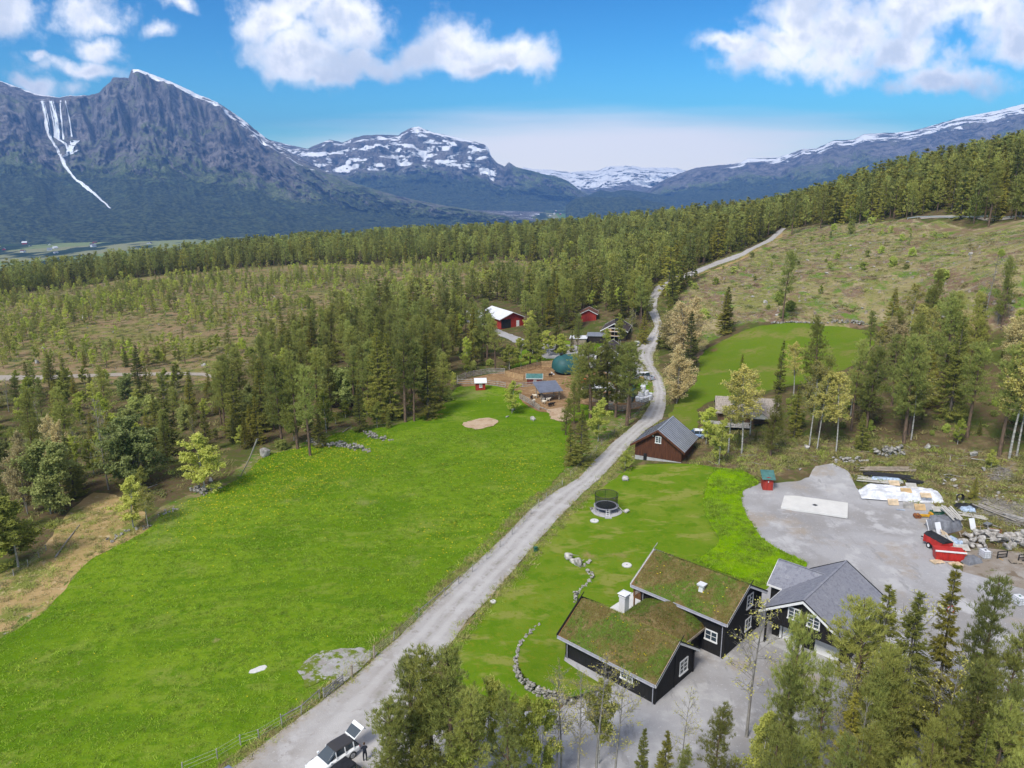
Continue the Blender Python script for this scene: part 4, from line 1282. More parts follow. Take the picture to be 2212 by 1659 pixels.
# small red hut with a white roof at the paddock
a, b_ = G(*farm(285, 887)), G(*farm(378, 890))
w = float(np.linalg.norm((b_ - a)[:2]))
hut = gabled('hut', 'small red hut with a white gable roof at the paddock fence', 'hut', tuple((a + b_) / 2), facing(a, b_) - .1, 2.0, 2.3, 2.1, .65, 'red_timber', 'white_sheet', 'white_paint', ov=.32, barge=.14)
hut.rotation_euler.z += R(90)
hut.location = (*((a + b_) / 2 + np.array([1.0, 1.0, 0]))[:2], float((a + b_)[2] / 2))
window(hut, (-1.0, 1.1, 1.25), (0, 1, 0), (-1, 0, 0), .5, .8, 2, 3, single=True)
window(hut, (1.0, 1.1, 1.25), (0, 1, 0), (1, 0, 0), .5, .8, 2, 3, single=True)
hut.rotation_euler.z = R(96)
# green-roofed playhouse
a, b_ = G(*farm(722, 835)), G(*farm(852, 835))
ph = gabled('hut', 'low red-brown hut with a pale green sheet roof inside the paddock', 'hut', (*((a + b_) / 2)[:2], float(a[2])), facing(a, b_) + R(90), 2.6, 3.7, 1.5, .75, 'red_brown_timber', 'green_roof_sheet', 'white_paint', ov=.25, barge=.12)
ph.location = (b_[0], b_[1] + 1.3, b_[2])
window(ph, (-1.3, 1.7, .85), (0, 1, 0), (-1, 0, 0), .45, .55, 2, 2, single=True)
# open shelter with a lean-to roof
c_ = G(*farm(900, 965))
sh = thing('animal_shelter', 'open wooden shelter with a tilted grey sheet roof', 'shelter', tuple(c_), R(18))
for x, y, z in ((-2.2, -1.7, 2.5), (2.2, -1.7, 2.6), (-2.2, 1.7, 3.4), (2.2, 1.7, 3.5)):
    MB().tube([(x, y, -.2), (x, y, z)], .13, 8).build('post', 'weathered_wood', sh)
MB().hexa([(-2.9, -2.5, 2.35), (2.9, -2.5, 2.35), (2.9, 2.5, 3.65), (-2.9, 2.5, 3.65), (-2.9, -2.5, 2.47), (2.9, -2.5, 2.47), (2.9, 2.5, 3.77), (-2.9, 2.5, 3.77)]).build('roof', 'slate_sheet', sh)
for y, z in ((-1.7, 2.48), (1.7, 3.36)):
    MB().bar((-2.8, y, z), (2.8, y, z), .12, .16).build('beam', 'weathered_wood', sh)
for k in range(3):
    MB().bar((-.6, .2, .35 + k * .35), (1.9, .2, .35 + k * .35), .05, .10).build('rail', 'galvanized', sh)
MB().hexa([(-1.4, -.9, 0), (-.6, -.9, 0), (-.6, .9, 0), (-1.4, .9, 0), (-1.2, -.9, 1.1), (-.9, -.9, 1.1), (-.9, .9, 1.1), (-1.2, .9, 1.1)]).build('hay_rack', 'weathered_wood', sh)


# teal dome hall: vault with a rounded end
def dome(loc, rz, w, l, h, mat, label):
    t = thing('dome_hall', label, 'hall', loc, rz)
    n, k = 20, 14
    V, FQ = [], []
    secs = [(-math.cos(a) * w / 2, math.sin(a)) for a in np.linspace(.05, math.pi / 2, k)] + [(l * f, 1.0) for f in (.25, .5, .75, 1.0)]
    for x, s_ in secs:
        for a in np.linspace(-.12 * math.pi, 1.12 * math.pi, n):
            V.append((x, math.cos(a) * w / 2 * s_, max(-.2, .35 * h + math.sin(a) * h * .65 * (s_ ** .8))))
    for i in range(len(secs) - 1):
        for j in range(n - 1):
            FQ.append((i * n + j, i * n + j + 1, (i + 1) * n + j + 1, (i + 1) * n + j))
    MB().add(V, FQ + [tuple(range(n))]).build('canvas', mat, t, smooth=True)
    MB().prism([(l, math.cos(a) * w / 2, max(-.2, .35 * h + math.sin(a) * h * .65)) for a in np.linspace(-.12 * math.pi, 1.12 * math.pi, n)], (.02, 0, 0), (.1, 0, 0)).build('end_wall', 'beige_panel', t)
    MB().tube([(-w * .47, -1.2, .05), (-w * .47, 1.2, .05)], .18, 6).build('base_kerb', 'white_concrete', t)
    MB().box(-1.3, -.7, -.3, .3, h * .97, h * 1.08).build('vent', 'black_metal', t)
    return t


c_ = G(*farm(1000, 765))
dome((c_[0] + 1.6, c_[1] + 3, c_[2]), R(14), 7.0, 3.5, 5.0, 'teal_canvas', 'big teal canvas dome hall with a rounded end behind the pines')

# arched green canvas store with beige doors
a, b_ = G(*farm(1430, 985)), G(*farm(1605, 1000))
ar = thing('arched_store', 'green arched canvas store with beige double doors by the bales', 'store', tuple((a + b_) / 2), facing(a, b_) + R(4))
arcp = [(math.cos(t_) * 2.6 * (1.08 if .2 < t_ < 2.9 else 1), 0, math.sin(t_) * 3.1) for t_ in np.linspace(0, math.pi, 17)]
MB().prism(arcp, (0, 0, 0), (0, .08, 0)).build('front_wall', 'beige_panel', ar)
V, FQ = [], []
for i, y in enumerate(np.linspace(-.25, 6.5, 8)):
    for x, _, z in arcp:
        V.append((x * 1.03, y, z * 1.03))
n_ = len(arcp)
for i in range(7):
    for j in range(n_ - 1):
        FQ.append((i * n_ + j, i * n_ + j + 1, (i + 1) * n_ + j + 1, (i + 1) * n_ + j))
MB().add(V, FQ).build('canvas', 'teal_canvas', ar, smooth=True)
for x in (-.72, .72):
    MB().box(x - .69, x + .69, -.08, -.01, .05, 2.2).build('door', 'beige_panel', ar)
MB().box(-2.2, -1.6, -.07, -.01, .1, .9).build('hatch', 'black_metal', ar)

# brown house with scaffolding on its gable
apex, er, el, lb = farm(1460, 335), farm(1550, 380), farm(1355, 400), farm(1225, 350)
g1, g2 = G(*farm(1385, 468)), G(*farm(1545, 462))
rzA = facing(g1, g2)
wA = float(np.linalg.norm((g2 - g1)[:2]))
hA = gabled('house', 'dark brown house with dark tiled roof and scaffolding on the gable', 'house', tuple((g1 + g2) / 2), rzA - R(6), 7.2, 10.5, 3.3, 2.1, 'dark_brown_timber', 'brown_roof_tile', 'white_paint', ov=.7, barge=.26)
hA.rotation_euler.z = R(-14)
window(hA, (2.2, 0, 1.9), (1, 0, 0), (0, -1, 0), .9, 1.1, 2, 2, single=True)
window(hA, (-3.6, 3.2, 1.9), (0, 1, 0), (-1, 0, 0), 1.3, 1.0, 3, 1, single=True)
window(hA, (-3.6, 8.2, 1.9), (0, 1, 0), (-1, 0, 0), 1.0, 1.0, 2, 1, single=True)
MB().box(-3.0, -.9, -.06, 0, .2, 3.9).build('bare_panel', 'fresh_wood', hA)
MB().box(-.2, .8, 3.2, 3.9, 5.0, 6.4).build('chimney', 'black_metal', hA)
sc = thing('scaffold', 'steel scaffold against the gable of the dark brown house', 'scaffold', tuple(hA.location), R(-14))
for x in (-1.8, 0.2, 1.6):
    for y in (-1.2, -.3):
        MB().tube([(x, y, -.2), (x, y, 4.4)], .04, 6).build('pole', 'galvanized', sc)
for z in (1.6, 3.0, 4.0):
    for y in (-1.2, -.3):
        MB().tube([(-1.9, y, z), (1.7, y, z)], .035, 6).build('ledger', 'galvanized', sc)
for z in (1.65, 3.05):
    MB().box(-1.8, 1.6, -1.15, -.35, z, z + .05).build('deck', 'fresh_wood', sc)
# grey lean-to beside it
c_ = G(*farm(1160, 505))
an = thing('shed', 'low grey flat-roofed shed beside the dark brown house', 'shed', tuple(c_), R(-10))
MB().box(-2.4, 2.4, 0, 3.2, -.3, 2.0).build('wall', 'weathered_wood', an)
MB().hexa([(-2.7, -.3, 2.0), (2.7, -.3, 2.1), (2.7, 3.5, 2.35), (-2.7, 3.5, 2.25), (-2.7, -.3, 2.12), (2.7, -.3, 2.22), (2.7, 3.5, 2.47), (-2.7, 3.5, 2.37)]).build('roof', 'white_sheet', an)
MB().box(2.4, 8.5, 2.2, 6.5, -.3, 2.5).build('wall', 'dark_brown_timber', an)
MB().hexa([(2.3, 1.9, 2.5), (8.8, 1.9, 2.6), (8.8, 6.8, 2.9), (2.3, 6.8, 2.8), (2.3, 1.9, 2.62), (8.8, 1.9, 2.72), (8.8, 6.8, 3.02), (2.3, 6.8, 2.92)]).build('roof', 'grey_metal', an)
# red cabin
g1, g2 = G(*farm(1185, 303)), G(*farm(1310, 298))
rc = gabled('cabin', 'red timber cabin with a rust-brown roof at the forest edge', 'cabin', tuple((g1 + g2) / 2), R(-8), 5.2, 6.5, 2.6, 1.3, 'red_timber', 'red_brown_roof', 'white_paint', ov=.5, barge=.2)
# second house, half hidden by the pines
g1 = G(*farm(1480, 735))
hB = gabled('house', 'dark house with black tiled roof half hidden behind tall pines', 'house', tuple(g1), R(-12), 7.0, 9.5, 4.2, 2.3, 'dark_brown_timber', 'brown_roof_tile', 'white_paint', ov=.6, barge=.28)
hB.location = (g1[0] - 1.6, g1[1] + 1, g1[2])
window(hB, (1.6, 0, 4.3), (1, 0, 0), (0, -1, 0), .9, .9, 2, 1, single=True)
window(hB, (.4, 0, 1.8), (1, 0, 0), (0, -1, 0), 1.0, .9, 2, 1, single=True)
# white-roofed red barn with open front
g1 = G(*farm(600, 352))
wb = gabled('barn', 'red barn with a wide white metal roof among the trees', 'barn', tuple(g1), R(-20), 9.0, 15.0, 3.4, 1.9, 'red_timber', 'white_sheet', 'white_paint', ov=.8, barge=.22)
wb.rotation_euler.z = R(28)
MB().box(-4.3, -.6, -.05, 0, -.1, 3.0).build('opening_shade', 'black_metal', wb)  # black plate on the wall, painted-in shade of the open front
MB().box(1.6, 2.7, -.07, 0, -.1, 2.3).build('door', 'white_paint', wb)
MB().hexa([(-9.0, 6.0, 2.9), (-5.3, 6.0, 3.1), (-5.3, 15.6, 3.1), (-9.0, 15.6, 2.9), (-9.0, 6.0, 3.02), (-5.3, 6.0, 3.22), (-5.3, 15.6, 3.22), (-9.0, 15.6, 3.02)]).build('roof', 'white_sheet', wb)
MB().box(-8.6, -4.6, 6.4, 15.2, -.3, 2.88).build('wall', 'white_paint', wb)
MB().box(-8.63, -8.58, 7.2, 11.0, .1, 2.4).build('opening_shade', 'black_metal', wb)  # black plate again, standing for the unlit inside of the annex

# log cabin in the grove
g1 = G(1612, 918)
lc = thing('log_cabin', 'old log cabin with weathered shingle roof hidden in the grove', 'cabin', tuple(g1), R(-12))
lx = 5.2
for y0, y1 in ((0, 7.5),):
    for k in range(11):
        z = .1 + k * .24
        MB().tube([(-lx - .2, 0, z), (lx + .2, 0, z)], .13, 8).build('log', 'log_wall', lc)
        MB().tube([(-lx, -.2, z + .12), (-lx, 6.2, z + .12)], .13, 8).build('log', 'log_wall', lc)
        MB().tube([(lx, -.2, z + .12), (lx, 6.2, z + .12)], .13, 8).build('log', 'log_wall', lc)
MB().box(-lx + .1, lx - .1, .1, 6.0, -.4, 2.6).build('wall', 'log_wall', lc)
ro = MB().prism([(-6.0, -.9, 2.45), (-6.0, 3.0, 4.75), (-6.0, 6.9, 2.45), (-6.0, 6.9, 2.3), (-6.0, 3.0, 4.58), (-6.0, -.9, 2.3)], (0, 0, 0), (12.0, 0, 0)).build('roof', 'shake_roof', lc)
for row in range(9):
    f0, f1 = row / 9, (row + 1.25) / 9
    y0, z0, y1, z1 = -.9 + 3.9 * f0, 2.45 + 2.3 * f0, -.9 + 3.9 * min(f1, 1), 2.45 + 2.3 * min(f1, 1)
    MB().hexa([(-6.05, y0, z0 + .01), (6.05, y0, z0 + .01), (6.05, y1, z1), (-6.05, y1, z1), (-6.05, y0, z0 + .09), (6.05, y0, z0 + .09), (6.05, y1, z1 + .03), (-6.05, y1, z1 + .03)]).build('shingle_row', 'shake_roof', ro)
MB().prism([(0.6, -2.9, 2.2), (2.4, -2.9, 3.5), (4.2, -2.9, 2.2), (4.2, -2.9, 2.08), (2.4, -2.9, 3.36), (0.6, -2.9, 2.08)], (0, 0, 0), (0, 3.4, 0)).build('porch_roof', 'shake_roof', lc)
MB().prism([(.8, 0, 2.15), (4.0, 0, 2.15), (2.4, 0, 3.3)], (0, -2.7, 0), (0, -2.6, 0)).build('porch_gable', 'pale_plank', lc)
for x in (.9, 3.9):
    MB().tube([(x, -2.6, -.5), (x, -2.6, 2.2)], .1, 7).build('post', 'log_wall', lc)
dk = MB().box(-8.2, .4, -3.0, 0, .25, .4).build('deck', 'grey_wood', lc)
for k in range(12):
    MB().box(-8.1 + k * .7, -8.0 + k * .7, -3.0, -2.92, .4, 1.25).build('baluster', 'pale_plank', dk)
MB().box(-8.2, .4, -3.02, -2.9, 1.25, 1.34).build('handrail', 'pale_plank', dk)

# red outhouse on the gravel yard
g1 = G(*yard(298, 366))
oh = gabled('outhouse', 'small red outhouse with a green sheet roof on the gravel yard', 'outhouse', tuple(g1), R(-8), 1.55, 1.7, 2.15, .15, 'red_timber', 'green_roof_sheet', 'green_roof_sheet', ov=.22, barge=.1)
for ch_ in [o for o in oh.children if o.name.split('.')[0] in ('roof', 'bargeboard', 'eave_board')]:
    bpy.data.objects.remove(ch_)
MB().hexa([(-1.05, -.35, 2.0), (1.05, -.35, 2.0), (1.05, 2.0, 2.75), (-1.05, 2.0, 2.75), (-1.05, -.35, 2.1), (1.05, -.35, 2.1), (1.05, 2.0, 2.85), (-1.05, 2.0, 2.85)]).build('roof', 'green_roof_sheet', oh)
MB().box(-.45, .45, -.05, 0, .1, 1.9).build('door', 'red_timber', oh)
MB().box(-.06, .06, -.07, -.05, 1.45, 1.7).build('heart_hole', 'white_paint', oh)
MB().box(-.8, .8, -.05, .0, -.2, .08).build('sill', 'white_paint', oh)
pb = thing('board', 'tall white board leaning on the side of the red outhouse', 'board', (g1[0] + 1.0, g1[1] + .9, g1[2]), R(-8))
MB().hexa([(0, -.7, -.05), (.06, -.7, -.05), (.06, .7, -.05), (0, .7, -.05), (-.12, -.7, 2.1), (-.06, -.7, 2.1), (-.06, .7, 2.1), (-.12, .7, 2.1)]).build('panel', 'white_paint', pb)

# ================================================================ TREES
plain('pine_bark', (.105, .080, .060), .9, .35, 2.0, stretch=(3, 3, .8), col2=(.185, .118, .078))
plain('spruce_bark', (.085, .072, .060), .9, .3, 2.0, stretch=(3, 3, .8))
plain('birch_bark', (.27, .255, .23), .85, .3, 1.6, stretch=(1, 1, 3), col2=(.47, .45, .42))
plain('grey_bark', (.21, .195, .175), .9, .3, 2.0, stretch=(3, 3, .8))
plain('dead_wood', (.27, .245, .215), .9, .2, 2.0)
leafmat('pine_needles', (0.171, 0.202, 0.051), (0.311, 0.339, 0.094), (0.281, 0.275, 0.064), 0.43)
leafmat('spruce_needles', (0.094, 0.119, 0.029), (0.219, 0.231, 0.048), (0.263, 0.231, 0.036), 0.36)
leafmat('birch_leaves', (0.304, 0.373, 0.047), (0.452, 0.502, 0.089), (0.410, 0.410, 0.105), 0.46)
leafmat('willow_leaves', (.27, .335, .095), (.41, .46, .16), (.36, .38, .12), .40)
leafmat('bud_leaves', (.30, .305, .070), (.40, .385, .10), (.38, .33, .095), .36)
leafmat('copper_leaves', (.40, .31, .165), (.50, .40, .215), (.43, .37, .17), .40)
leafmat('bush_leaves', (.27, .345, .055), (.41, .47, .10), (.34, .35, .11), .42)
leafmat('heather', (.17, .135, .060), (.31, .25, .115), (.16, .185, .050), .3)
leafmat('tuft_grass', (.19, .32, .014), (.235, .365, .024), (.26, .35, .035), .45)
leafmat('dry_tuft', (.30, .235, .11), (.44, .36, .19), (.24, .26, .07), .35)


def spikes(P, D, L, W, rg):
    """needle sprays and leaves: one slim triangle each"""
    D = D / (np.linalg.norm(D, axis=1, keepdims=True) + 1e-9)
    r = rg.normal(size=P.shape)
    s_ = np.cross(D, r)
    s_ = s_ / (np.linalg.norm(s_, axis=1, keepdims=True) + 1e-9) * (W / 2)[:, None]
    return np.stack([P - s_, P + s_, P + D * L[:, None]], 1).reshape(-1, 3)


class Wood:
    """trunk and limbs as tapered tubes"""
    def __init__(s):
        s.V, s.F, s.n = [], [], 0

    def limb(s, pts, rad, k):
        pts = np.asarray(pts, float)
        d = np.gradient(pts, axis=0)
        d /= np.linalg.norm(d, axis=1, keepdims=True) + 1e-9
        ref = np.where(np.abs(d[:, 2:3]) < .9, np.array([[0, 0, 1.0]]), np.array([[1.0, 0, 0]]))
        a = np.cross(d, ref)
        a /= np.linalg.norm(a, axis=1, keepdims=True) + 1e-9
        b = np.cross(d, a)
        t = np.arange(k) * 2 * np.pi / k
        ring = pts[:, None] + (a[:, None] * np.cos(t)[None, :, None] + b[:, None] * np.sin(t)[None, :, None]) * np.asarray(rad)[:, None, None]
        m = len(pts)
        s.V.append(ring.reshape(-1, 3))
        i = np.arange(m - 1)[:, None] * k + np.arange(k)[None]
        j = np.arange(m - 1)[:, None] * k + (np.arange(k)[None] + 1) % k
        f = np.stack([i, j, j + k, i + k], -1).reshape(-1, 4) + s.n
        s.F.append(f)
        s.n += m * k

    def mesh(s, name):
        return np.concatenate(s.V), np.concatenate(s.F)


def trunk_line(h, rg, bend=.03, n=9):
    t = np.linspace(0, 1, n)
    ax, ay = rg.uniform(0, 7, 2)
    x = bend * h * (np.sin(t * 2.6 + ax) - math.sin(ax)) * t
    y = bend * h * (np.sin(t * 2.9 + ay) - math.sin(ay)) * t
    return np.stack([x, y, t * h], 1)


def along(line, t):
    n = len(line)
    u = np.clip(np.asarray(t) * (n - 1), 0, n - 1.0001)
    i = u.astype(int)
    f = (u - i)[..., None]
    return line[i] * (1 - f) + line[i + 1] * f


def make_pine(seed, h, lod, cb=.42, R0=None, full=1.0):
    rg = np.random.default_rng(seed)
    w = Wood()
    tl = trunk_line(h, rg, .022)
    r0 = h * .0135 + .03
    w.limb(tl, r0 * (1 - np.linspace(0, 1, len(tl)) * .93), 8 if lod == 0 else 4)
    R0 = R0 or h * rg.uniform(.15, .19)
    nw = int(h * (1 - cb) * (1.75 if lod == 0 else 1.1))
    P, D = [], []
    for i in range(nw):
        f = (i + rg.uniform(-.3, .3)) / nw
        f = min(max(f, 0), .985)
        t0 = cb + (1 - cb) * f
        prof = (1 - f) ** .62 * (0.55 + .45 * min(1, f / .22)) * (.75 + .5 * rg.random())
        for k in range(int(rg.integers(3, 6))):
            az = rg.uniform(0, 2 * np.pi)
            L = R0 * prof * rg.uniform(.7, 1.15) + .15
            el = np.interp(f, [0, .5, 1], [.05, .35, .95]) + rg.normal(0, .14)
            st = along(tl, t0)
            d = np.array([math.cos(az) * math.cos(el), math.sin(az) * math.cos(el), math.sin(el)])
            m = 4
            s_ = np.linspace(0, 1, m)
            pts = st + d[None] * (L * s_)[:, None] + np.array([0, 0, 1.0])[None] * (L * .22 * s_ ** 2)[:, None] + rg.normal(0, .05 * L, (m, 3)) * s_[:, None]
            if lod == 0:
                w.limb(pts, (.012 + .016 * L) * (1 - s_ * .8), 3)
            nt = int((L * 6.5 + 3) * full) if lod == 0 else int(L * 2.2 + 2)
            q_ = rg.uniform(.28, 1.02, nt)
            base = along(pts, np.minimum(q_, 1))
            spread = .24 * (1 + L * .22) if lod == 0 else .42
            base = base + rg.normal(0, 1, (nt, 3)) * np.array([spread, spread, spread * .45])
            kk = 17 if lod == 0 else 2
            bp = np.repeat(base, kk, 0) + rg.normal(0, .07 if lod == 0 else .12, (nt * kk, 3))
            dd = rg.normal(0, .6, (nt * kk, 3)) + d * .6 + np.array([0, 0, .95])
            P.append(bp)
            D.append(dd)
    # some dead twigs below the crown
    if lod == 0:
        for k in range(10):
            t0 = rg.uniform(.12, cb)
            az = rg.uniform(0, 7)
            L = rg.uniform(.3, 1.1)
            st = along(tl, t0)
            w.limb([st, st + np.array([math.cos(az) * L, math.sin(az) * L, -.1 * L])], [.02, .006], 3)
    P, D = np.concatenate(P), np.concatenate(D)
    n = len(P)
    L = rg.uniform(.22, .42, n) if lod == 0 else rg.uniform(.55, 1.05, n)
    W = rg.uniform(.030, .062, n) if lod == 0 else rg.uniform(.28, .5, n)
    V = spikes(P, D, L, W, rg)
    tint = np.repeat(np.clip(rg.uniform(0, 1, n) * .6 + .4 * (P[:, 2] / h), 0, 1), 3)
    return w, V, tint


def make_spruce(seed, h, lod, wide=.17, cb=.06):
    rg = np.random.default_rng(seed)
    w = Wood()
    tl = trunk_line(h, rg, .008)
    w.limb(tl, (h * .012 + .03) * (1 - np.linspace(0, 1, len(tl)) * .95), 7 if lod == 0 else 4)
    R0 = h * wide
    nw = int(h * (1 - cb) * (2.6 if lod == 0 else 1.3))
    P, D = [], []
    for i in range(nw):
        f = (i + .5 * rg.random()) / nw
        t0 = cb + (1 - cb) * f
        prof = (1 - f) ** .9 * (.55 + .45 * min(1, f / .12 + .3))
        for k in range(6 if lod == 0 else 5):
            az = rg.uniform(0, 2 * np.pi)
            L = (R0 * prof + .12) * rg.uniform(.72, 1.18)
            el = np.interp(f, [0, .6, 1], [-.28, -.02, .85]) + rg.normal(0, .09)
            st = along(tl, t0)
            d = np.array([math.cos(az) * math.cos(el), math.sin(az) * math.cos(el), math.sin(el)])
            s_ = np.linspace(0, 1, 4)
            pts = st + d[None] * (L * s_)[:, None] + np.array([0, 0, -1.0])[None] * (L * .20 * np.sin(s_ * np.pi * .9))[:, None] + np.array([0, 0, .10 * L])[None] * (s_ ** 3)[:, None]
            if lod == 0 and L > .6:
                w.limb(pts[:3], (.010 + .008 * L) * (1 - s_[:3] * .7), 3)
            side = np.array([-math.sin(az), math.cos(az), 0])
            nt = int(L * 52 + 8) if lod == 0 else int(L * 3.0 + 3)
            q_ = rg.uniform(.12, 1.0, nt) ** .8
            base = along(pts, q_)
            sg = rg.choice([-1, 1], nt)
            wd = L * .30 * (1.05 - q_)
            base = base + side[None] * (sg * rg.uniform(0, 1, nt) * wd)[:, None] + rg.normal(0, .035, (nt, 3))
            dd = d[None] * .9 + side[None] * (sg * rg.uniform(.1, .9, nt))[:, None] + np.array([0, 0, -.35])[None] + rg.normal(0, .28, (nt, 3))
            P.append(base)
            D.append(dd)
    P, D = np.concatenate(P), np.concatenate(D)
    n = len(P)
    L = rg.uniform(.18, .38, n) if lod == 0 else rg.uniform(.6, 1.1, n)
    W = rg.uniform(.05, .095, n) if lod == 0 else rg.uniform(.30, .55, n)
    V = spikes(P, D, L, W, rg)
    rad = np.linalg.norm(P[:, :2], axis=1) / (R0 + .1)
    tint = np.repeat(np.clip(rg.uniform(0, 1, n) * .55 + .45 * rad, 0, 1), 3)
    return w, V, tint


def make_broad(seed, h, lod, cb=.22, wid=.20, leaves=1.0, twiggy=False, stems=1, lsize=1.0, narrow=.8):
    """birch, willow or aspen: ascending limbs, small leaves, gaps between clumps"""
    rg = np.random.default_rng(seed)
    w = Wood()
    tips, dirs = [], []
    for s0 in range(stems):
        hh = h * (1 if s0 == 0 else rg.uniform(.7, .95))
        tl = trunk_line(hh, rg, .03)
        if stems > 1:
            a = rg.uniform(0, 7)
            tl = tl + np.array([math.cos(a), math.sin(a), 0])[None] * (np.linspace(0, 1, len(tl)) ** 1.2 * h * .12)[:, None]
        w.limb(tl, (hh * .0078 + .018) * (1 - np.linspace(0, 1, len(tl)) * .93), 7 if lod == 0 else 4)
        nb = int(((hh * 3.4 + 8) if leaves > .5 else (hh * 2.3 + 6)) if lod == 0 else hh * 1.5 + 5)
        for i in range(nb):
            f = (i + rg.random()) / nb
            t0 = cb + (1 - cb) * f * .97
            prof = math.sin(math.pi * min(.97, .16 + .84 * f)) ** narrow
            L = h * wid * prof * rg.uniform(.6, 1.2) + .12
            az = rg.uniform(0, 2 * np.pi)
            el = np.interp(f, [0, 1], [.45, 1.15]) + rg.normal(0, .15)
            st = along(tl, t0)
            d = np.array([math.cos(az) * math.cos(el), math.sin(az) * math.cos(el), math.sin(el)])
            s_ = np.linspace(0, 1, 4)
            out = np.array([math.cos(az), math.sin(az), 0])
            pts = st + d[None] * (L * s_)[:, None] + (out * .18 * L - np.array([0, 0, .10 * L]))[None] * (s_ ** 2)[:, None]
            if lod == 0:
                w.limb(pts, (.008 + .010 * L) * (1 - s_ * .8), 3)
            ns = int(L * (5 if lod == 0 else 1.6)) + 2
            for k in range(ns):
                q_ = rg.uniform(.25, 1)
                b0 = along(pts, q_)
                dd = d + rg.normal(0, .55, 3)
                dd /= np.linalg.norm(dd)
                l2 = (L * .32 + .15) * rg.uniform(.5, 1.2)
                if lod == 0 and (twiggy or k % 3 == 0):
                    w.limb([b0, b0 + dd * l2 * .6, b0 + dd * l2 + np.array([0, 0, -.05 * l2])], [.008, .006, .003] if not twiggy else [.014, .010, .005], 3)
                m = max(1, int((26 if lod == 0 else 6) * leaves))
                if leaves < .5 and rg.random() > leaves * 2:
                    continue
                tt = rg.uniform(.2, 1.05, m)
                tips.append(b0 + dd * (l2 * tt)[:, None] + rg.normal(0, .08 + .06 * l2, (m, 3)))
                dirs.append(rg.normal(0, 1, (m, 3)) + np.array([0, 0, -.2]))
    P, D = np.concatenate(tips), np.concatenate(dirs)
    n = len(P)
    L = (rg.uniform(.16, .30, n) if lod == 0 else rg.uniform(.45, .8, n)) * lsize
    W = (rg.uniform(.13, .21, n) if lod == 0 else rg.uniform(.35, .62, n)) * lsize
    V = spikes(P, D, L, W, rg)
    tint = np.repeat(np.clip(rg.uniform(0, 1, n) * .7 + .3 * P[:, 2] / h, 0, 1), 3)
    return w, V, tint


BARK = dict(pine='pine_bark', spruce='spruce_bark', birch='birch_bark', willow='grey_bark', bare='grey_bark', bud='birch_bark', copper='grey_bark', bush='grey_bark')
LEAF = dict(pine='pine_needles', spruce='spruce_needles', birch='birch_leaves', willow='willow_leaves', bare='bud_leaves', bud='bud_leaves', copper='copper_leaves', bush='bush_leaves')
PROTO = {}
FARCOL = {}


def proto(kind, lod, w, V, tint, h):
    wv, wf_ = w.mesh('trunk')
    tm = npmesh(kind + '_trunk', wv, wf_, smooth=True)
    tm.materials.append(MATS[BARK[kind]])
    cm = npmesh(kind + '_crown', V, np.arange(len(V)).reshape(-1, 3), tint)
    cm.materials.append(MATS[LEAF[kind]])
    PROTO.setdefault((kind, lod), []).append((tm, cm, h))
    if lod == 1:
        f4 = [tuple(int(i) for i in f) for f in wf_]
        n = len(wv)
        k = len(f4)
        f3 = [(n + 3 * i, n + 3 * i + 1, n + 3 * i + 2) for i in range(len(V) // 3)]
        me = bpy.data.meshes.new(kind + '_far')
        me.from_pydata([tuple(a) for a in wv] + [tuple(a) for a in V], [], f4 + f3)
        me.materials.append(MATS[BARK[kind]])
        me.materials.append(MATS[LEAF[kind]])
        me.polygons.foreach_set('material_index', np.array([0] * k + [1] * len(f3), np.int32))
        a = me.attributes.new('tint', 'FLOAT', 'POINT')
        a.data.foreach_set('value', np.concatenate([np.zeros(n), tint]).astype(np.float32))
        FARCOL.setdefault(kind, []).append((me, h))


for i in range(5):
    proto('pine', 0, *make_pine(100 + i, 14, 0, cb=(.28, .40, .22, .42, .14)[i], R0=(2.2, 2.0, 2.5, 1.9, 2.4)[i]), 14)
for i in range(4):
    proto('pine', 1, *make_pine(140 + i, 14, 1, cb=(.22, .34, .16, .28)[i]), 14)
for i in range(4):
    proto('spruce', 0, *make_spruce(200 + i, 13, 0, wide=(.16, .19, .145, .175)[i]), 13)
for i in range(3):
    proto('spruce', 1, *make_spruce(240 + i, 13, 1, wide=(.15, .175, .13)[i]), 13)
for i in range(4):
    proto('birch', 0, *make_broad(300 + i, 9, 0, cb=(.2, .12, .28, .18)[i], wid=(.2, .23, .18, .21)[i]), 9)
for i in range(3):
    proto('birch', 1, *make_broad(340 + i, 9, 1, cb=.14, wid=.22), 9)
for i in range(3):
    proto('willow', 0, *make_broad(400 + i, 8, 0, cb=.12, wid=.27, stems=2, leaves=1.1, lsize=1.1), 8)
proto('willow', 1, *make_broad(440, 8, 1, cb=.12, wid=.27, stems=2), 8)
for i in range(3):
    proto('bare', 0, *make_broad(500 + i, 12, 0, cb=.3, wid=.15, leaves=.22, twiggy=True, lsize=.6), 12)
proto('bare', 1, *make_broad(540, 12, 1, cb=.3, wid=.15, leaves=.5, lsize=.4), 12)
for i in range(3):
    proto('bud', 0, *make_broad(600 + i, 12, 0, cb=.38, wid=.15, leaves=.55, twiggy=True, lsize=.8), 12)
proto('bud', 1, *make_broad(640, 12, 1, cb=.35, wid=.15, leaves=.8, lsize=.8), 12)
for i in range(2):
    proto('copper', 0, *make_broad(700 + i, 9, 0, cb=.12, wid=.2, leaves=.6, twiggy=True, stems=3, lsize=.75), 9)
proto('copper', 1, *make_broad(740, 9, 1, cb=.15, wid=.2, leaves=.9, lsize=.8), 9)
for i in range(3):
    proto('bush', 0, *make_broad(800 + i, 2.4, 0, cb=.04, wid=.38, stems=4, leaves=1.2, lsize=.9, narrow=.5), 2.4)
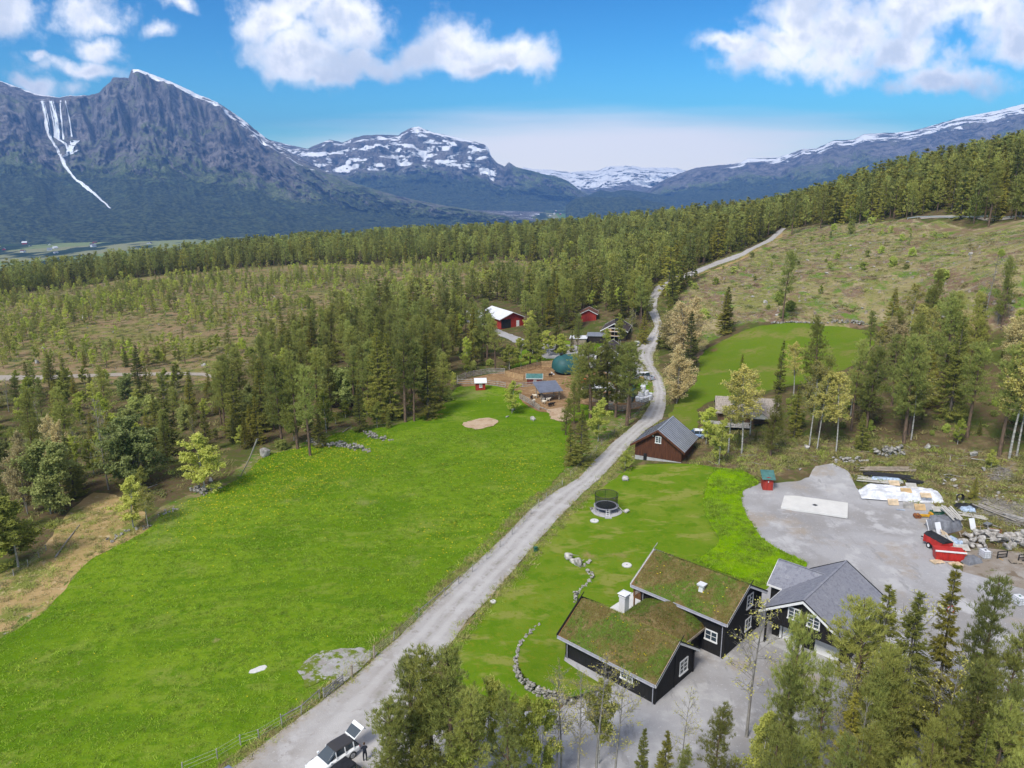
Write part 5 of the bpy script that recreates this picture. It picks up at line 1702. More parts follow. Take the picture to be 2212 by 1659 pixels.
proto('bush', 1, *make_broad(840, 2.4, 1, cb=.04, wid=.38, stems=3, lsize=.6, narrow=.5), 2.4)

KINDNAME = dict(pine='pine_tree', spruce='spruce_tree', birch='birch_tree', willow='willow_tree', bare='bare_birch_tree', bud='budding_aspen_tree', copper='budding_alder_tree', bush='bush')
TRNG = random.Random(4)
NTREE = {}
PLACED = []


def tree(kind, x, y, h, label, group=None, lod=None, var=None, lean=0.0, wide=1.0):
    z = GZ(x, y)
    d = math.hypot(x, y)
    if lod is None:
        lod = 0 if d < 270 else 1
    L = PROTO[(kind, lod)]
    tm, cm, h0 = L[var % len(L)] if var is not None else TRNG.choice(L)
    s_ = h / h0
    t = thing(KINDNAME[kind], label, 'bush' if kind == 'bush' else 'tree', (x, y, z - .05), TRNG.uniform(0, 6.28), group)
    if wide == 1.0:
        wide = TRNG.uniform(.85, 1.3)
    t.scale = (s_ * wide, s_ * wide, s_)
    if lean:
        t.rotation_euler = (lean, 0, TRNG.uniform(-.4, .4))
    for nm, me in (('trunk', tm), ('crown', cm)):
        o = bpy.data.objects.new(nm, me)
        COL.objects.link(o)
        o.parent = t
    NTREE[kind] = NTREE.get(kind, 0) + 1
    PLACED.append((x, y))
    return t


def tree_px(kind, bx, by, ty, label, **k):
    """tree whose foot is surveyed at (bx, by) and whose top reaches row ty"""
    g = G(bx, by)
    return tree(kind, g[0], g[1], max(1.0, height_at(g, ty)), label, **k)


def tree_top(kind, tx, ty, h, label, **k):
    """tree whose foot is below the picture: the top is surveyed at (tx, ty), the height is known"""
    e = h
    p = at_elev(tx, ty, e)
    for _ in range(4):
        p = at_elev(tx, ty, h + GZ(p[0], p[1]))
    return tree(kind, p[0], p[1], h, label, **k)


# ---- foreground trees, lower middle
for k_, tx, ty, h, lab, kw in [
    ('pine', 925, 1390, 14.5, 'tallest bushy pine of the clump beside the parked cars', dict(var=2, wide=1.1)),
    ('pine', 880, 1432, 13, 'wide pine leaning over the parked cars', dict(var=4, wide=1.15)),
    ('pine', 838, 1500, 12, 'low broad pine nearest the open car boot', dict(var=2, wide=1.15)),
    ('pine', 966, 1404, 14.5, 'pine with a red bare trunk at the lawn corner', dict(var=0, wide=1.2)),
    ('pine', 1012, 1478, 12, 'dark pine between the red-trunk pine and the young birches', dict(var=1, wide=1.0)),
    ('pine', 1097, 1496, 11, 'dark slender pine standing among the pale birches', dict(var=2, wide=.9)),
    ('birch', 1050, 1462, 9, 'slim light green birch at the edge of the lawn', dict(var=2, wide=.8)),
    ('birch', 1128, 1500, 8, 'thin pale birch before the end of the curved stone wall', dict(var=0, wide=.7)),
    ('birch', 1168, 1505, 9, 'sparse yellow-green birch below the curved stone wall', dict(var=3, wide=.7)),
    ('birch', 1002, 1590, 7.5, 'bright yellow-green birch at the bottom edge of the picture', dict(var=1, wide=.95)),
    ('bare', 1217, 1425, 11, 'bare grey birch at the end of the curved stone wall', dict(var=0)),
    ('bare', 1206, 1455, 10.5, 'second bare birch just beside the one at the wall end', dict(var=2)),
    ('bare', 1254, 1462, 10, 'thin bare birch before the corner of the front turf roof', dict(var=1)),
    ('bare', 1296, 1412, 12, 'tall bare birch before the long dark wall of the house', dict(var=0)),
    ('bare', 1338, 1428, 12, 'bare birch before the low window of the front wing', dict(var=2)),
    ('birch', 1300, 1465, 8.5, 'small leafing birch against the dark house wall', dict(var=2, wide=.8)),
    ('bare', 1484, 1484, 9, 'thin bare sapling standing alone on the grey forecourt', dict(var=1, wide=.8)),
    ('bare', 1640, 1292, 14, 'bare birch with sparse buds before the gap of house and garage', dict(var=0, wide=1.2)),
    ('spruce', 1390, 1572, 7, 'small yellowish spruce at the bottom edge before the forecourt', dict(var=0)),
    ('spruce', 1441, 1580, 7, 'little spruce next to the yellowish one at the bottom edge', dict(var=2)),
    ('pine', 1478, 1612, 6.5, 'short pine top at the bottom edge of the forecourt', dict(var=2)),
    ('pine', 1556, 1518, 10.5, 'young green pine below the grey forecourt', dict(var=2, wide=1.0)),
    ('pine', 1672, 1575, 10, 'low pine at the bottom edge below the garage', dict(var=4)),
    ('pine', 1736, 1318, 17, 'tall pine standing straight before the garage doors', dict(var=0, wide=.72)),
    ('pine', 1700, 1430, 13, 'shorter pine before the garage porch', dict(var=3, wide=.7)),
    ('pine', 1790, 1420, 13.5, 'olive pine before the corner of the garage', dict(var=1, wide=.75)),
    ('spruce', 1848, 1497, 12, 'orange-tinged spruce in the thicket below the garage', dict(var=1, wide=.9)),
    ('pine', 1875, 1284, 16, 'pine rising before the grey shingle roof', dict(var=1)),
    ('spruce', 1926, 1258, 16, 'tallest spruce beside the grey shingle roof', dict(var=0)),
    ('spruce', 1986, 1280, 16, 'yellow-green spruce right of the grey roof', dict(var=1)),
    ('pine', 1950, 1400, 15, 'dense pine in the middle of the thicket', dict(var=2)),
    ('spruce', 2073, 1220, 17, 'slender spruce between gravel yard and thicket', dict(var=2)),
    ('pine', 2150, 1238, 17, 'pine before the red trailers at the picture edge', dict(var=1, wide=.9)),
    ('pine', 2200, 1360, 15, 'pine crown cut by the picture edge', dict(var=2)),
    ('pine', 2130, 1420, 14, 'olive pine in the corner thicket', dict(var=0)),
    ('bare', 2000, 1262, 15, 'bare birch twigs showing over the gravel yard', dict(var=1)),
    ('bare', 2060, 1400, 14, 'grey bare birch tangled in the thicket', dict(var=2))]:
    tree_top(k_, tx, ty, h, lab, lod=0, **kw)
trg = random.Random(12)
for k in range(36):
    tx, ty = trg.uniform(1600, 2230), trg.uniform(1390, 1640)
    if ty < 1390 + max(0, (1900 - tx)) * .55:
        continue
    kd = trg.choice(['pine', 'pine', 'pine', 'spruce', 'bare', 'birch'])
    tree_top(kd, tx, ty, trg.uniform(10, 14) if kd != 'birch' else 8, {'pine': 'pine in the thicket filling the lower corner', 'spruce': 'spruce in the thicket filling the lower corner', 'bare': 'bare birch in the thicket filling the lower corner', 'birch': 'leafing birch in the thicket filling the lower corner'}[kd], group='trees of the corner thicket', lod=0, wide=trg.uniform(.68, .98))

# ---- trees round the meadow and the farm
for k_, bx, by, ty, lab, kw in [
    ('pine', 643, 970, 762, 'tall pine at the meadow edge above the boulder', dict(var=2, wide=1.1)),
    ('pine', 610, 968, 768, 'second pine of the pair above the boulder', dict(var=0)),
    ('pine', 670, 985, 790, 'pine with a long bare trunk by the rubble wall', dict(var=1)),
    ('spruce', 512, 945, 790, 'dark spruce behind the leaning dead trunk', dict(var=0)),
    ('spruce', 690, 965, 885, 'small dark spruces foot beside the rubble wall', dict(var=1)),
    ('birch', 705, 935, 842, 'pale birch beside the rubble wall', dict(var=0)),
    ('spruce', 778, 932, 832, 'lone orange-brown spruce in the grassy bay', dict(var=1, wide=1.05)),
    ('spruce', 822, 905, 710, 'shaggy pale spruce at the stand edge', dict(var=3, wide=1.15)),
    ('spruce', 845, 908, 718, 'tall spruce next to the shaggy pale one', dict(var=0)),
    ('pine', 876, 912, 712, 'pine with bare red trunk at the stand edge', dict(var=1)),
    ('pine', 895, 910, 735, 'pine beside the red-trunked one at the stand edge', dict(var=3)),
    ('spruce', 925, 902, 722, 'broad dark spruce closing the stand towards the hut', dict(var=1, wide=1.1)),
    ('pine', 957, 868, 765, 'rounded green pine standing alone by the hut', dict(var=4, wide=1.2)),
    ('pine', 765, 880, 745, 'pine in front of the stand above the grassy bay', dict(var=3)),
    ('pine', 790, 885, 752, 'slim pine in front of the stand above the grassy bay', dict(var=1)),
    ('willow', 715, 880, 795, 'silvery green willow clump below the dark stand', dict(var=0, wide=1.1)),
    ('willow', 745, 878, 800, 'grey-green willow beside the silvery clump', dict(var=1)),
    ('willow', 640, 820, 745, 'light leafy tree among dark pines above the forest road', dict(var=2)),
    ('birch', 575, 850, 760, 'leafy pale tree at the forest road bend', dict(var=1, wide=1.2)),
    ('spruce', 840, 925, 882, 'little spruce at the foot of the stand', dict(var=2)),
    ('birch', 815, 925, 868, 'tiny green birch at the foot of the stand', dict(var=0)),
    ('birch', 443, 1062, 935, 'round yellow-green birch on its stony mound', dict(var=1, wide=1.5)),
    ('birch', 288, 1140, 1032, 'bright green birch in the meadow corner', dict(var=1, wide=1.2)),
    ('bud', 320, 1138, 1050, 'pale vase-shaped willow beside the bright birch', dict(var=0, wide=1.3)),
    ('spruce', 370, 985, 815, 'slender dark spruce before the clearing', dict(var=2)),
    ('spruce', 340, 965, 850, 'dark spruce beside the slender one before the clearing', dict(var=0)),
    ('spruce', 275, 1050, 905, 'broad dark spruce wrapped by a pale birch', dict(var=1, wide=1.15)),
    ('willow', 300, 1045, 900, 'grey-green birch against the broad dark spruce', dict(var=0)),
    ('bare', 235, 1058, 860, 'leaning bare birch at the dry grass path', dict(var=1, lean=.06)),
    ('spruce', 162, 1075, 940, 'dark spruce left of the dry grass path', dict(var=3)),
    ('willow', 110, 1110, 960, 'grey-green willow by the dry grass path', dict(var=1, wide=1.1)),
    ('copper', 60, 1110, 935, 'copper-leaved alder by the picture edge', dict(var=0, wide=.7)),
    ('copper', 130, 1050, 900, 'coppery alder behind the grey willow', dict(var=1, wide=.7)),
    ('birch', 40, 1225, 1075, 'bright green birch at the picture edge above the dry grass', dict(var=1, wide=1.5)),
    ('birch', -10, 1230, 1085, 'leafy birch cut by the picture edge', dict(var=3, wide=1.5)),
    ('pine', 75, 1000, 840, 'yellowish pine above the copper alders', dict(var=2)),
    ('pine', 150, 985, 835, 'grey-green pine above the copper alders', dict(var=0)),
    ('spruce', 415, 905, 800, 'thin spruce right of the clearing path', dict(var=2)),
    ('spruce', 300, 830, 745, 'dark little spruce beside the forest road', dict(var=0)),
    ('spruce', 500, 880, 775, 'tall dark spruce at the end of the forest road', dict(var=1)),
    # by the farm
    ('pine', 1275, 905, 738, 'first of the tall pines before the hidden house', dict(var=0, wide=1.5)),
    ('pine', 1250, 890, 748, 'broad pine half hiding the teal dome hall', dict(var=2, wide=1.4)),
    ('pine', 1330, 902, 742, 'dense pine between the hidden house and the arched store', dict(var=2, wide=1.3)),
    ('birch', 1215, 778, 722, 'light green birch behind the dome hall', dict(var=1, wide=1.3)),
    ('birch', 1160, 790, 735, 'first green birch behind the yellowish fence', dict(var=0, wide=1.3)),
    ('birch', 1125, 795, 730, 'second green birch behind the yellowish fence', dict(var=3, wide=1.3)),
    ('birch', 1100, 800, 745, 'bushy birch behind the paddock corner', dict(var=1, wide=1.4)),
    ('birch', 1185, 770, 715, 'pale birch above the yellowish fence', dict(var=2, wide=1.3)),
    ('pine', 1145, 790, 690, 'tall pine rising behind the yellowish fence', dict(var=1, wide=1.2)),
    ('pine', 1070, 800, 690, 'thin tall pine behind the red hut', dict(var=3, wide=1.1)),
    ('birch', 1245, 745, 708, 'birch before the low grey shed', dict(var=0, wide=.9)),
    ('pine', 1310, 898, 735, 'tall pine before the hidden house roof', dict(var=2, wide=1.35)),
    ('pine', 1354, 920, 735, 'twin pine with bare trunk nearest the road', dict(var=1, wide=1.35)),
    ('pine', 1359, 906, 738, 'other twin pine with bare trunk nearest the road', dict(var=3, wide=1.3)),
    ('pine', 1240, 915, 825, 'olive pine before the sheep paddock', dict(var=4)),
    ('pine', 1222, 940, 860, 'shaggy low pine at the meadow corner', dict(var=4, wide=1.2)),
    ('spruce', 1255, 1008, 885, 'big dark spruce at the meadow corner by the road', dict(var=1, wide=1.25)),
    ('spruce', 1232, 1005, 915, 'shorter dark spruce crowding the big one by the road', dict(var=3, wide=1.2)),
    ('birch', 1292, 955, 862, 'fresh green birch between the tall pines and the road', dict(var=0, wide=1.15)),
    ('birch', 1106, 893, 825, 'round green rowan before the paddock fence', dict(var=1, wide=1.3)),
    ('birch', 1350, 1018, 972, 'light green sapling at the roadside below the barn', dict(var=1, wide=1.2)),
    ('spruce', 1390, 743, 672, 'neat dark spruce beside the parked white car', dict(var=1, wide=1.2)),
    ('bare', 1365, 720, 665, 'bare grey tree behind the neat dark spruce', dict(var=0, lod=0, wide=1.3)),
    ('spruce', 1490, 800, 672, 'dark spruce above the barn across the road', dict(var=3)),
    ('copper', 1462, 872, 745, 'tall brownish budding aspen beside the road', dict(var=0, wide=1.05)),
    ('copper', 1478, 775, 640, 'wide grey-brown budding tree at the road bend', dict(var=1, wide=1.2, lod=0)),
    ('copper', 1455, 760, 655, 'grey-brown budding tree behind the road bend', dict(var=0, lod=0)),
    ('spruce', 1422, 755, 715, 'small spruce at the road bend', dict(var=0)),
    ('pine', 1690, 695, 540, 'lone tall pine with bare trunk in the clear-cut', dict(var=3, lod=0, wide=.9)),
    ('pine', 1710, 508, 415, 'slim pine at the top of the road', dict(var=1)),
    ('pine', 1772, 495, 405, 'bare-trunked pine at the upper clear-cut edge', dict(var=3)),
    ('pine', 2135, 490, 353, 'tall pine standing before the crash barrier', dict(var=1, lod=0)),
    ('bare', 2128, 690, 550, 'bare birch at the end of the clear-cut', dict(var=0, lod=0)),
    ('bare', 2155, 700, 560, 'second bare birch at the end of the clear-cut', dict(var=2, lod=0)),
    ('birch', 1690, 480, 448, 'pale green tree at the head of the road', dict(var=1, lod=0, wide=1.4)),
    # grove along the upper edge of the yard
    ('birch', 1553, 1005, 905, 'light birch beside the barn wall', dict(var=0, wide=.95)),
    ('birch', 1525, 960, 880, 'greenish birch behind the parked pale blue car', dict(var=3, wide=1.0)),
    ('bud', 1573, 978, 815, 'first budding aspen of the grove beside the barn', dict(var=0)),
    ('bud', 1602, 980, 790, 'yellow budding aspen before the log cabin', dict(var=1)),
    ('bud', 1620, 940, 800, 'aspen stem standing at the log cabin porch', dict(var=2)),
    ('pine', 1664, 985, 855, 'green pine right of the log cabin', dict(var=4, wide=1.1)),
    ('spruce', 1682, 850, 735, 'dark spruce behind the log cabin', dict(var=2, wide=.85)),
    ('spruce', 1600, 830, 765, 'small dark spruce top behind the cabin roof', dict(var=2)),
    ('spruce', 1715, 945, 832, 'dark slim spruce in the gap of the grove', dict(var=2)),
    ('bud', 1748, 965, 780, 'leaning budding aspen in the middle of the grove', dict(var=0)),
    ('bud', 1765, 970, 800, 'aspen stem crossing the leaning one', dict(var=1, lean=.05)),
    ('bud', 1806, 975, 805, 'pale aspen with yellow crown in the grove', dict(var=2, wide=1.1)),
    ('pine', 1768, 935, 765, 'pine at the edge of the sloping pasture', dict(var=1)),
    ('pine', 1838, 930, 730, 'pine with open crown beside the pasture', dict(var=3)),
    ('pine', 1870, 935, 745, 'dense pine between pasture and yard', dict(var=0)),
    ('pine', 1952, 958, 720, 'tall olive pine above the rock pile', dict(var=0, wide=1.1)),
    ('bud', 1968, 950, 770, 'white aspen stem leaning above the rock pile', dict(var=1)),
    ('spruce', 2050, 905, 682, 'dark orange-tipped spruce in the upper grove', dict(var=1)),
    ('pine', 2035, 850, 632, 'tallest pine at the clear-cut corner', dict(var=2)),
    ('pine', 2090, 820, 632, 'twin-topped pine beside the tallest one', dict(var=4)),
    ('pine', 2088, 945, 735, 'pine with reddish trunk above the brush heap', dict(var=1, wide=1.15)),
    ('copper', 1930, 800, 690, 'orange-brown budding tree at the pasture corner', dict(var=0)),
    ('copper', 2190, 800, 680, 'orange budding tree at the picture edge', dict(var=1)),
    ('pine', 2158, 985, 740, 'leaning pine trunk near the picture edge', dict(var=1)),
    ('bud', 2180, 990, 720, 'white birch stem near the picture edge', dict(var=2)),
    ('bud', 2196, 985, 730, 'birch stem at the very edge of the picture', dict(var=0)),
    ('spruce', 1860, 970, 890, 'low spreading spruce at the grove foot', dict(var=3, wide=1.3)),
    ('birch', 2068, 960, 905, 'small leafing birch at the grove foot', dict(var=0)),
    ('spruce', 2102, 1080, 1032, 'little yellow-green spruce among the stored timber', dict(var=1, wide=1.3)),
    ('birch', 2140, 1012, 972, 'small green sapling above the stored timber', dict(var=1))]:
    tree_px(k_, bx, by, ty, lab, **kw)

# ---- scattered woods
ZONES_OFF = [MEADOW, LAWN, YARD, survey([(a - 5, b) for a, b in ROAD_L] + [(a + 16, b + 4) for a, b in ROAD_R[::-1]]), survey([(1430, 905), (1478, 905), (1505, 872), (1560, 868), (1700, 840), (1840, 800), (1895, 752), (1905, 728), (1880, 700), (1690, 690), (1620, 700), (1545, 735), (1500, 765), (1500, 840), (1455, 870)]),
             survey([(975, 838), (985, 815), (1060, 800), (1150, 775), (1195, 765), (1260, 760), (1330, 745), (1380, 735), (1420, 760), (1420, 880), (1390, 900), (1180, 905), (1110, 880), (1070, 850)]),
             survey([(-200, 800), (250, 797), (440, 798), (510, 820), (500, 832), (430, 820), (250, 822), (-200, 836)]),
             survey([(1000, 705), (1005, 665), (1060, 650), (1130, 670), (1140, 720), (1240, 720), (1250, 685), (1300, 680), (1370, 705), (1380, 750), (1240, 755), (1140, 765)]),
             survey([(1045, 700), (1135, 700), (1140, 775), (1065, 775)]), survey([(1262, 735), (1355, 735), (1360, 770), (1270, 770)]),
             survey([(1955, 478), (2000, 462), (2340, 450), (2340, 480), (1985, 482)]),
             survey([(1540, 940), (1545, 850), (1700, 850), (1690, 925)])]


def free(x, y):
    bad = np.zeros(np.shape(x), bool)
    for z in ZONES_OFF:
        bad |= inside(x, y, z)
    return ~bad


def poisson(xr, yr, spacing, seed):
    """jittered grid points"""
    rg = np.random.default_rng(seed)
    gx, gy = np.meshgrid(np.arange(xr[0], xr[1], spacing), np.arange(yr[0], yr[1], spacing))
    gx = gx + rg.uniform(-.45, .45, gx.shape) * spacing
    gy = gy + rg.uniform(-.45, .45, gy.shape) * spacing
    return gx.ravel(), gy.ravel(), rg


def in_view(x, y, m=18):
    return (np.abs(x) < .80 * y + m) & (y > 20)


FAR = {}
NEAR = []
STAND = survey([(470, 955), (560, 972), (680, 972), (700, 925), (760, 895), (820, 905), (945, 900), (975, 845), (1010, 800), (1060, 790), (1085, 740), (1150, 728), (1140, 715), (1000, 712), (980, 690), (1000, 655), (900, 660), (800, 690), (700, 725), (620, 780), (560, 815), (480, 870)])
LEFTLOW = survey([(-250, 1270), (20, 1225), (95, 1180), (140, 1110), (200, 1062), (260, 1062), (330, 1085), (460, 1050), (530, 1010), (480, 960), (480, 870), (430, 835), (-250, 850)])
GROVE = survey([(1500, 965), (1620, 975), (1900, 950), (2080, 965), (2330, 1010), (2330, 720), (2150, 705), (1960, 712), (1905, 740), (1850, 810), (1720, 845), (1560, 870), (1500, 900)])
GR2 = survey([(2120, 1010), (2330, 1060), (2330, 1000), (2150, 985)])


def addtrees(x, y, rg, mix, hr, region, nearmax):
    kinds = list(mix)
    pr = np.array([mix[k] for k in kinds], float)
    kk = rg.choice(len(kinds), len(x), p=pr / pr.sum())
    for xi, yi, k in zip(x, y, kk):
        kd = kinds[k]
        lo, hi = hr[kd]
        h = rg.uniform(lo, hi)
        d = math.hypot(xi, yi)
        NEAR.append((d / h, kd, xi, yi, h, region)) if d < nearmax else FAR.setdefault(kd, []).append((xi, yi, h))


x, y, rg = poisson((-180, 30), (90, 330), 6.0, 21)
k = inside(x, y, STAND) & free(x, y)
addtrees(x[k], y[k], rg, dict(pine=.48, spruce=.27, birch=.20, willow=.05), dict(pine=(8.5, 17), spruce=(5, 16.5), birch=(5, 9.5), willow=(5, 8)), 'stand', 330)
x, y, rg = poisson((-200, -20), (60, 240), 6.5, 22)
k = inside(x, y, LEFTLOW) & free(x, y) & (rg.random(len(x)) < .85)
addtrees(x[k], y[k], rg, dict(pine=.22, spruce=.24, birch=.30, willow=.14, bare=.10), dict(pine=(7, 12), spruce=(5, 11), birch=(4, 8), willow=(4, 7), bare=(6, 9)), 'leftlow', 330)
x, y, rg = poisson((30, 160), (100, 260), 7.0, 23)
k = (inside(x, y, GROVE) | inside(x, y, GR2)) & free(x, y) & (rg.random(len(x)) < .72)
k &= ~((y < 150) & (rg.random(len(x)) < .35))
addtrees(x[k], y[k], rg, dict(pine=.42, spruce=.16, bud=.24, birch=.12, copper=.06), dict(pine=(11, 17), spruce=(7, 13), bud=(9, 13), birch=(5, 9), copper=(7, 10)), 'grove', 330)
# left clearing: young birches, scattered pines
x, y, rg = poisson((-420, 120), (150, 480), 4.3, 24)
dens = np.clip(.50 + fbm(x / 30, y / 30, 91, 3) * 3.0, .05, 1.0)
k = inside(x, y, CLEAR_L) & free(x, y) & in_view(x, y) & (rg.random(len(x)) < dens)
addtrees(x[k], y[k], rg, dict(birch=.58, pine=.22, spruce=.06, bud=.08, copper=.02, bush=.04), dict(birch=(2.6, 6.0), pine=(3.0, 8.0), spruce=(2.5, 7), bud=(4, 8), copper=(3.5, 6.5), bush=(1.2, 2.2)), 'clearing', 262)
# dense forest behind: everything not cleared
x, y, rg = poisson((-560, 520), (215, 760), 4.4, 25)
ridge = np.interp(x, [-470, -335, -235, -85, 37, 126, 188, 230, 320, 460], [430, 500, 640, 700, 690, 640, 560, 500, 480, 480])
k = ~inside(x, y, CLEAR_L) & ~inside(x, y, CLEAR_R) & ~inside(x, y, STAND) & ~inside(x, y, LEFTLOW) & ~inside(x, y, GROVE) & free(x, y) & in_view(x, y) & (y < ridge) & (rg.random(len(x)) < .90)
x, y = x[k], y[k]
hill = x > 60 + (y - 300) * .25
addtrees(x[~hill], y[~hill], rg, dict(pine=.58, spruce=.27, birch=.14, copper=.01), dict(pine=(8, 17), spruce=(6, 17), birch=(5, 10), copper=(6, 9)), 'forest', 300)
addtrees(x[hill], y[hill], rg, dict(pine=.34, spruce=.59, birch=.06, copper=.01), dict(pine=(12, 17), spruce=(10, 18), birch=(5, 9), copper=(6, 9)), 'hill', 300)
# birches along the road edge of the forest
rd = resample(survey([(a - 9, b) for a, b in ROAD_L[22:]]), 6.0, False)
rgb = np.random.default_rng(31)
for p in rd:
    if rgb.random() < .5:
        NEAR.append((np.hypot(*p) / 7, 'birch', p[0] - rgb.uniform(3, 9), p[1] + rgb.uniform(1, 6), rgb.uniform(4, 8), 'roadside'))
# bushes over the clear-cut hillside
x, y, rg = poisson((30, 230), (160, 420), 6.0, 26)
k = inside(x, y, CLEAR_R) & free(x, y) & in_view(x, y, 5) & (rg.random(len(x)) < np.clip(.20 + fbm(x / 28, y / 28, 51, 2) * .9, .04, .7))
addtrees(x[k], y[k], rg, dict(bush=.70, birch=.20, willow=.10), dict(bush=(1.0, 3.0), birch=(1.8, 4.2), willow=(1.5, 3.4)), 'hillside', 400)
x, y, rg = poisson((35, 150), (100, 200), 3.4, 27)
k = inside(x, y, GROVE) & free(x, y) & (rg.random(len(x)) < .28)
addtrees(x[k], y[k], rg, dict(bush=.8, spruce=.2), dict(bush=(.7, 1.8), spruce=(1.5, 3.5)), 'grove', 330)

_st = resample(STAND[:10], 2.2, False)
rgs = np.random.default_rng(88)
for p in _st:
    if rgs.random() < .6 and free(p[0], p[1]):
        kd = rgs.choice(['bush', 'bush', 'spruce', 'birch'])
        NEAR.append((0.0, kd, p[0] + rgs.normal(0, 1.2), p[1] + rgs.uniform(-.5, 3), {'bush': rgs.uniform(1, 2.6), 'spruce': rgs.uniform(2, 7), 'birch': rgs.uniform(2, 5)}[kd], 'standfoot'))
REG = dict(standfoot='at the foot of the dense stand along the meadow', stand='in the dense stand between meadow and clearing', leftlow='in the mixed scrub between meadow and forest road', grove='in the grove between gravel yard and pasture', clearing='on the stony clearing beyond the forest road',
           forest='in the wide forest behind the farm', hill='in the forest on the hill above the clear-cut', roadside='along the forest side of the upper road', hillside='scattered over the clear-cut hillside')
KW = dict(pine='pine', spruce='spruce', birch='light green birch', willow='grey-green willow', bare='bare birch', bud='budding aspen', copper='coppery alder', bush='green bush')
CAP = dict(pine=285, spruce=250, birch=270, willow=80, bare=40, bud=110, copper=60, bush=210)
NEAR.sort(key=lambda a: a[0])
used = np.array(PLACED)
for r_, kd, xi, yi, h, reg in NEAR:
    if used.size and np.min((used[:, 0] - xi) ** 2 + (used[:, 1] - yi) ** 2) < (1.6 if kd != 'bush' else .3):
        continue
    if NTREE.get(kd, 0) < CAP[kd]:
        tree(kd, xi, yi, h, KW[kd] + ' ' + REG[reg], group=(KW[kd] + ('es ' if KW[kd][-1] in 'hs' else 's ')) + REG[reg])
    else:
        FAR.setdefault(kd, []).append((xi, yi, h))


def instancer(name, pts, scl, idx, meshes, mat=None, label=None, cat=None, tilt=0.0, seed=0):
    """uncountable growth: one object, meshes set on points by geometry nodes"""
    rg = np.random.default_rng(seed)
    me = bpy.data.meshes.new(name)
    me.vertices.add(len(pts))
    me.vertices.foreach_set('co', np.ascontiguousarray(pts, np.float32).ravel())
    for nm, ty, arr in (('scl', 'FLOAT', scl), ('wid', 'FLOAT', np.asarray(scl) * rg.uniform(.8, 1.35, len(pts))), ('rot', 'FLOAT', rg.uniform(0, 6.28, len(pts))), ('idx', 'INT', idx)):
        a = me.attributes.new(nm, ty, 'POINT')
        a.data.foreach_set('value', np.ascontiguousarray(arr, np.float32 if ty == 'FLOAT' else np.int32))
    o = link(name, me)
    src = bpy.data.collections.new(name + '_kinds')
    for i, m_ in enumerate(meshes):
        src.objects.link(bpy.data.objects.new('%s_kind_%02d' % (name, i), m_))
    ng = bpy.data.node_groups.new(name, 'GeometryNodeTree')
    ng.interface.new_socket('Geometry', in_out='INPUT', socket_type='NodeSocketGeometry')
    ng.interface.new_socket('Geometry', in_out='OUTPUT', socket_type='NodeSocketGeometry')
    N = ng.nodes
    gi, go = N.new('NodeGroupInput'), N.new('NodeGroupOutput')
    ci = N.new('GeometryNodeCollectionInfo')
    ci.inputs['Collection'].default_value = src
    ci.inputs['Separate Children'].default_value = True
    ci.inputs['Reset Children'].default_value = True
    ip = N.new('GeometryNodeInstanceOnPoints')
    ip.inputs['Pick Instance'].default_value = True

    def attr(nm, ty):
        n = N.new('GeometryNodeInputNamedAttribute')
        n.data_type = ty
        n.inputs['Name'].default_value = nm
        return n.outputs['Attribute']
    cx = N.new('ShaderNodeCombineXYZ')
    ng.links.new(attr('rot', 'FLOAT'), cx.inputs[2])
    er = N.new('FunctionNodeEulerToRotation')
    ng.links.new(cx.outputs[0], er.inputs[0])
    ng.links.new(gi.outputs[0], ip.inputs['Points'])
    ng.links.new(ci.outputs[0], ip.inputs['Instance'])
    ng.links.new(attr('idx', 'INT'), ip.inputs['Instance Index'])
    ng.links.new(er.outputs[0], ip.inputs['Rotation'])
    sx_ = N.new('ShaderNodeCombineXYZ')
    wd_ = attr('wid', 'FLOAT')
    ng.links.new(wd_, sx_.inputs[0])
    ng.links.new(wd_, sx_.inputs[1])
    ng.links.new(attr('scl', 'FLOAT'), sx_.inputs[2])
    ng.links.new(sx_.outputs[0], ip.inputs['Scale'])
    ng.links.new(ip.outputs[0], go.inputs[0])
    md = o.modifiers.new('growth', 'NODES')
    md.node_group = ng
    tag(o, label, cat, None, 'stuff')
    return o


for kd, L in FAR.items():
    A = np.array(L)
    z = T(A[:, 0], A[:, 1])
    ms = FARCOL[kd]
    idx = np.random.default_rng(5).integers(0, len(ms), len(A))
    instancer(dict(pine='pine_forest', spruce='spruce_forest', birch='birch_wood', copper='alder_wood', bud='aspen_wood', bush='scrub', willow='willow_scrub', bare='bare_wood')[kd], np.stack([A[:, 0], A[:, 1], z - .1], 1), A[:, 2] / ms[0][1], idx, [m_[0] for m_ in ms],
              label='distant %s too many to count' % {'pine': 'pines of the far forest', 'spruce': 'spruces of the far forest', 'birch': 'young birches of the clearing and forest', 'bush': 'low scrub'}.get(kd, KW[kd] + ' growth'), cat='forest', seed=len(kd))
print('trees', NTREE, {k: len(v) for k, v in FAR.items()})

# ================================================================ STONES
def rock_mesh(seed, flat=1.0, n=13):
    rg = random.Random(seed)
    bm = bmesh.new()
    for _ in range(n):
        v = Vector((rg.gauss(0, 1), rg.gauss(0, 1), rg.gauss(0, 1))).normalized()
        bm.verts.new((v.x * rg.uniform(.42, .56), v.y * rg.uniform(.38, .5), v.z * rg.uniform(.36, .5) * flat))
    r = bmesh.ops.convex_hull(bm, input=bm.verts)
    junk = list({g for g in r['geom_interior'] + r['geom_unused'] if isinstance(g, bmesh.types.BMVert)})
    bmesh.ops.delete(bm, geom=junk, context='VERTS')
    bmesh.ops.bevel(bm, geom=list(bm.edges), offset=.05, segments=1, affect='EDGES')
    me = bpy.data.meshes.new('stone')
    bm.to_mesh(me)
    bm.free()
    for p in me.polygons:
        p.use_smooth = False
    return me


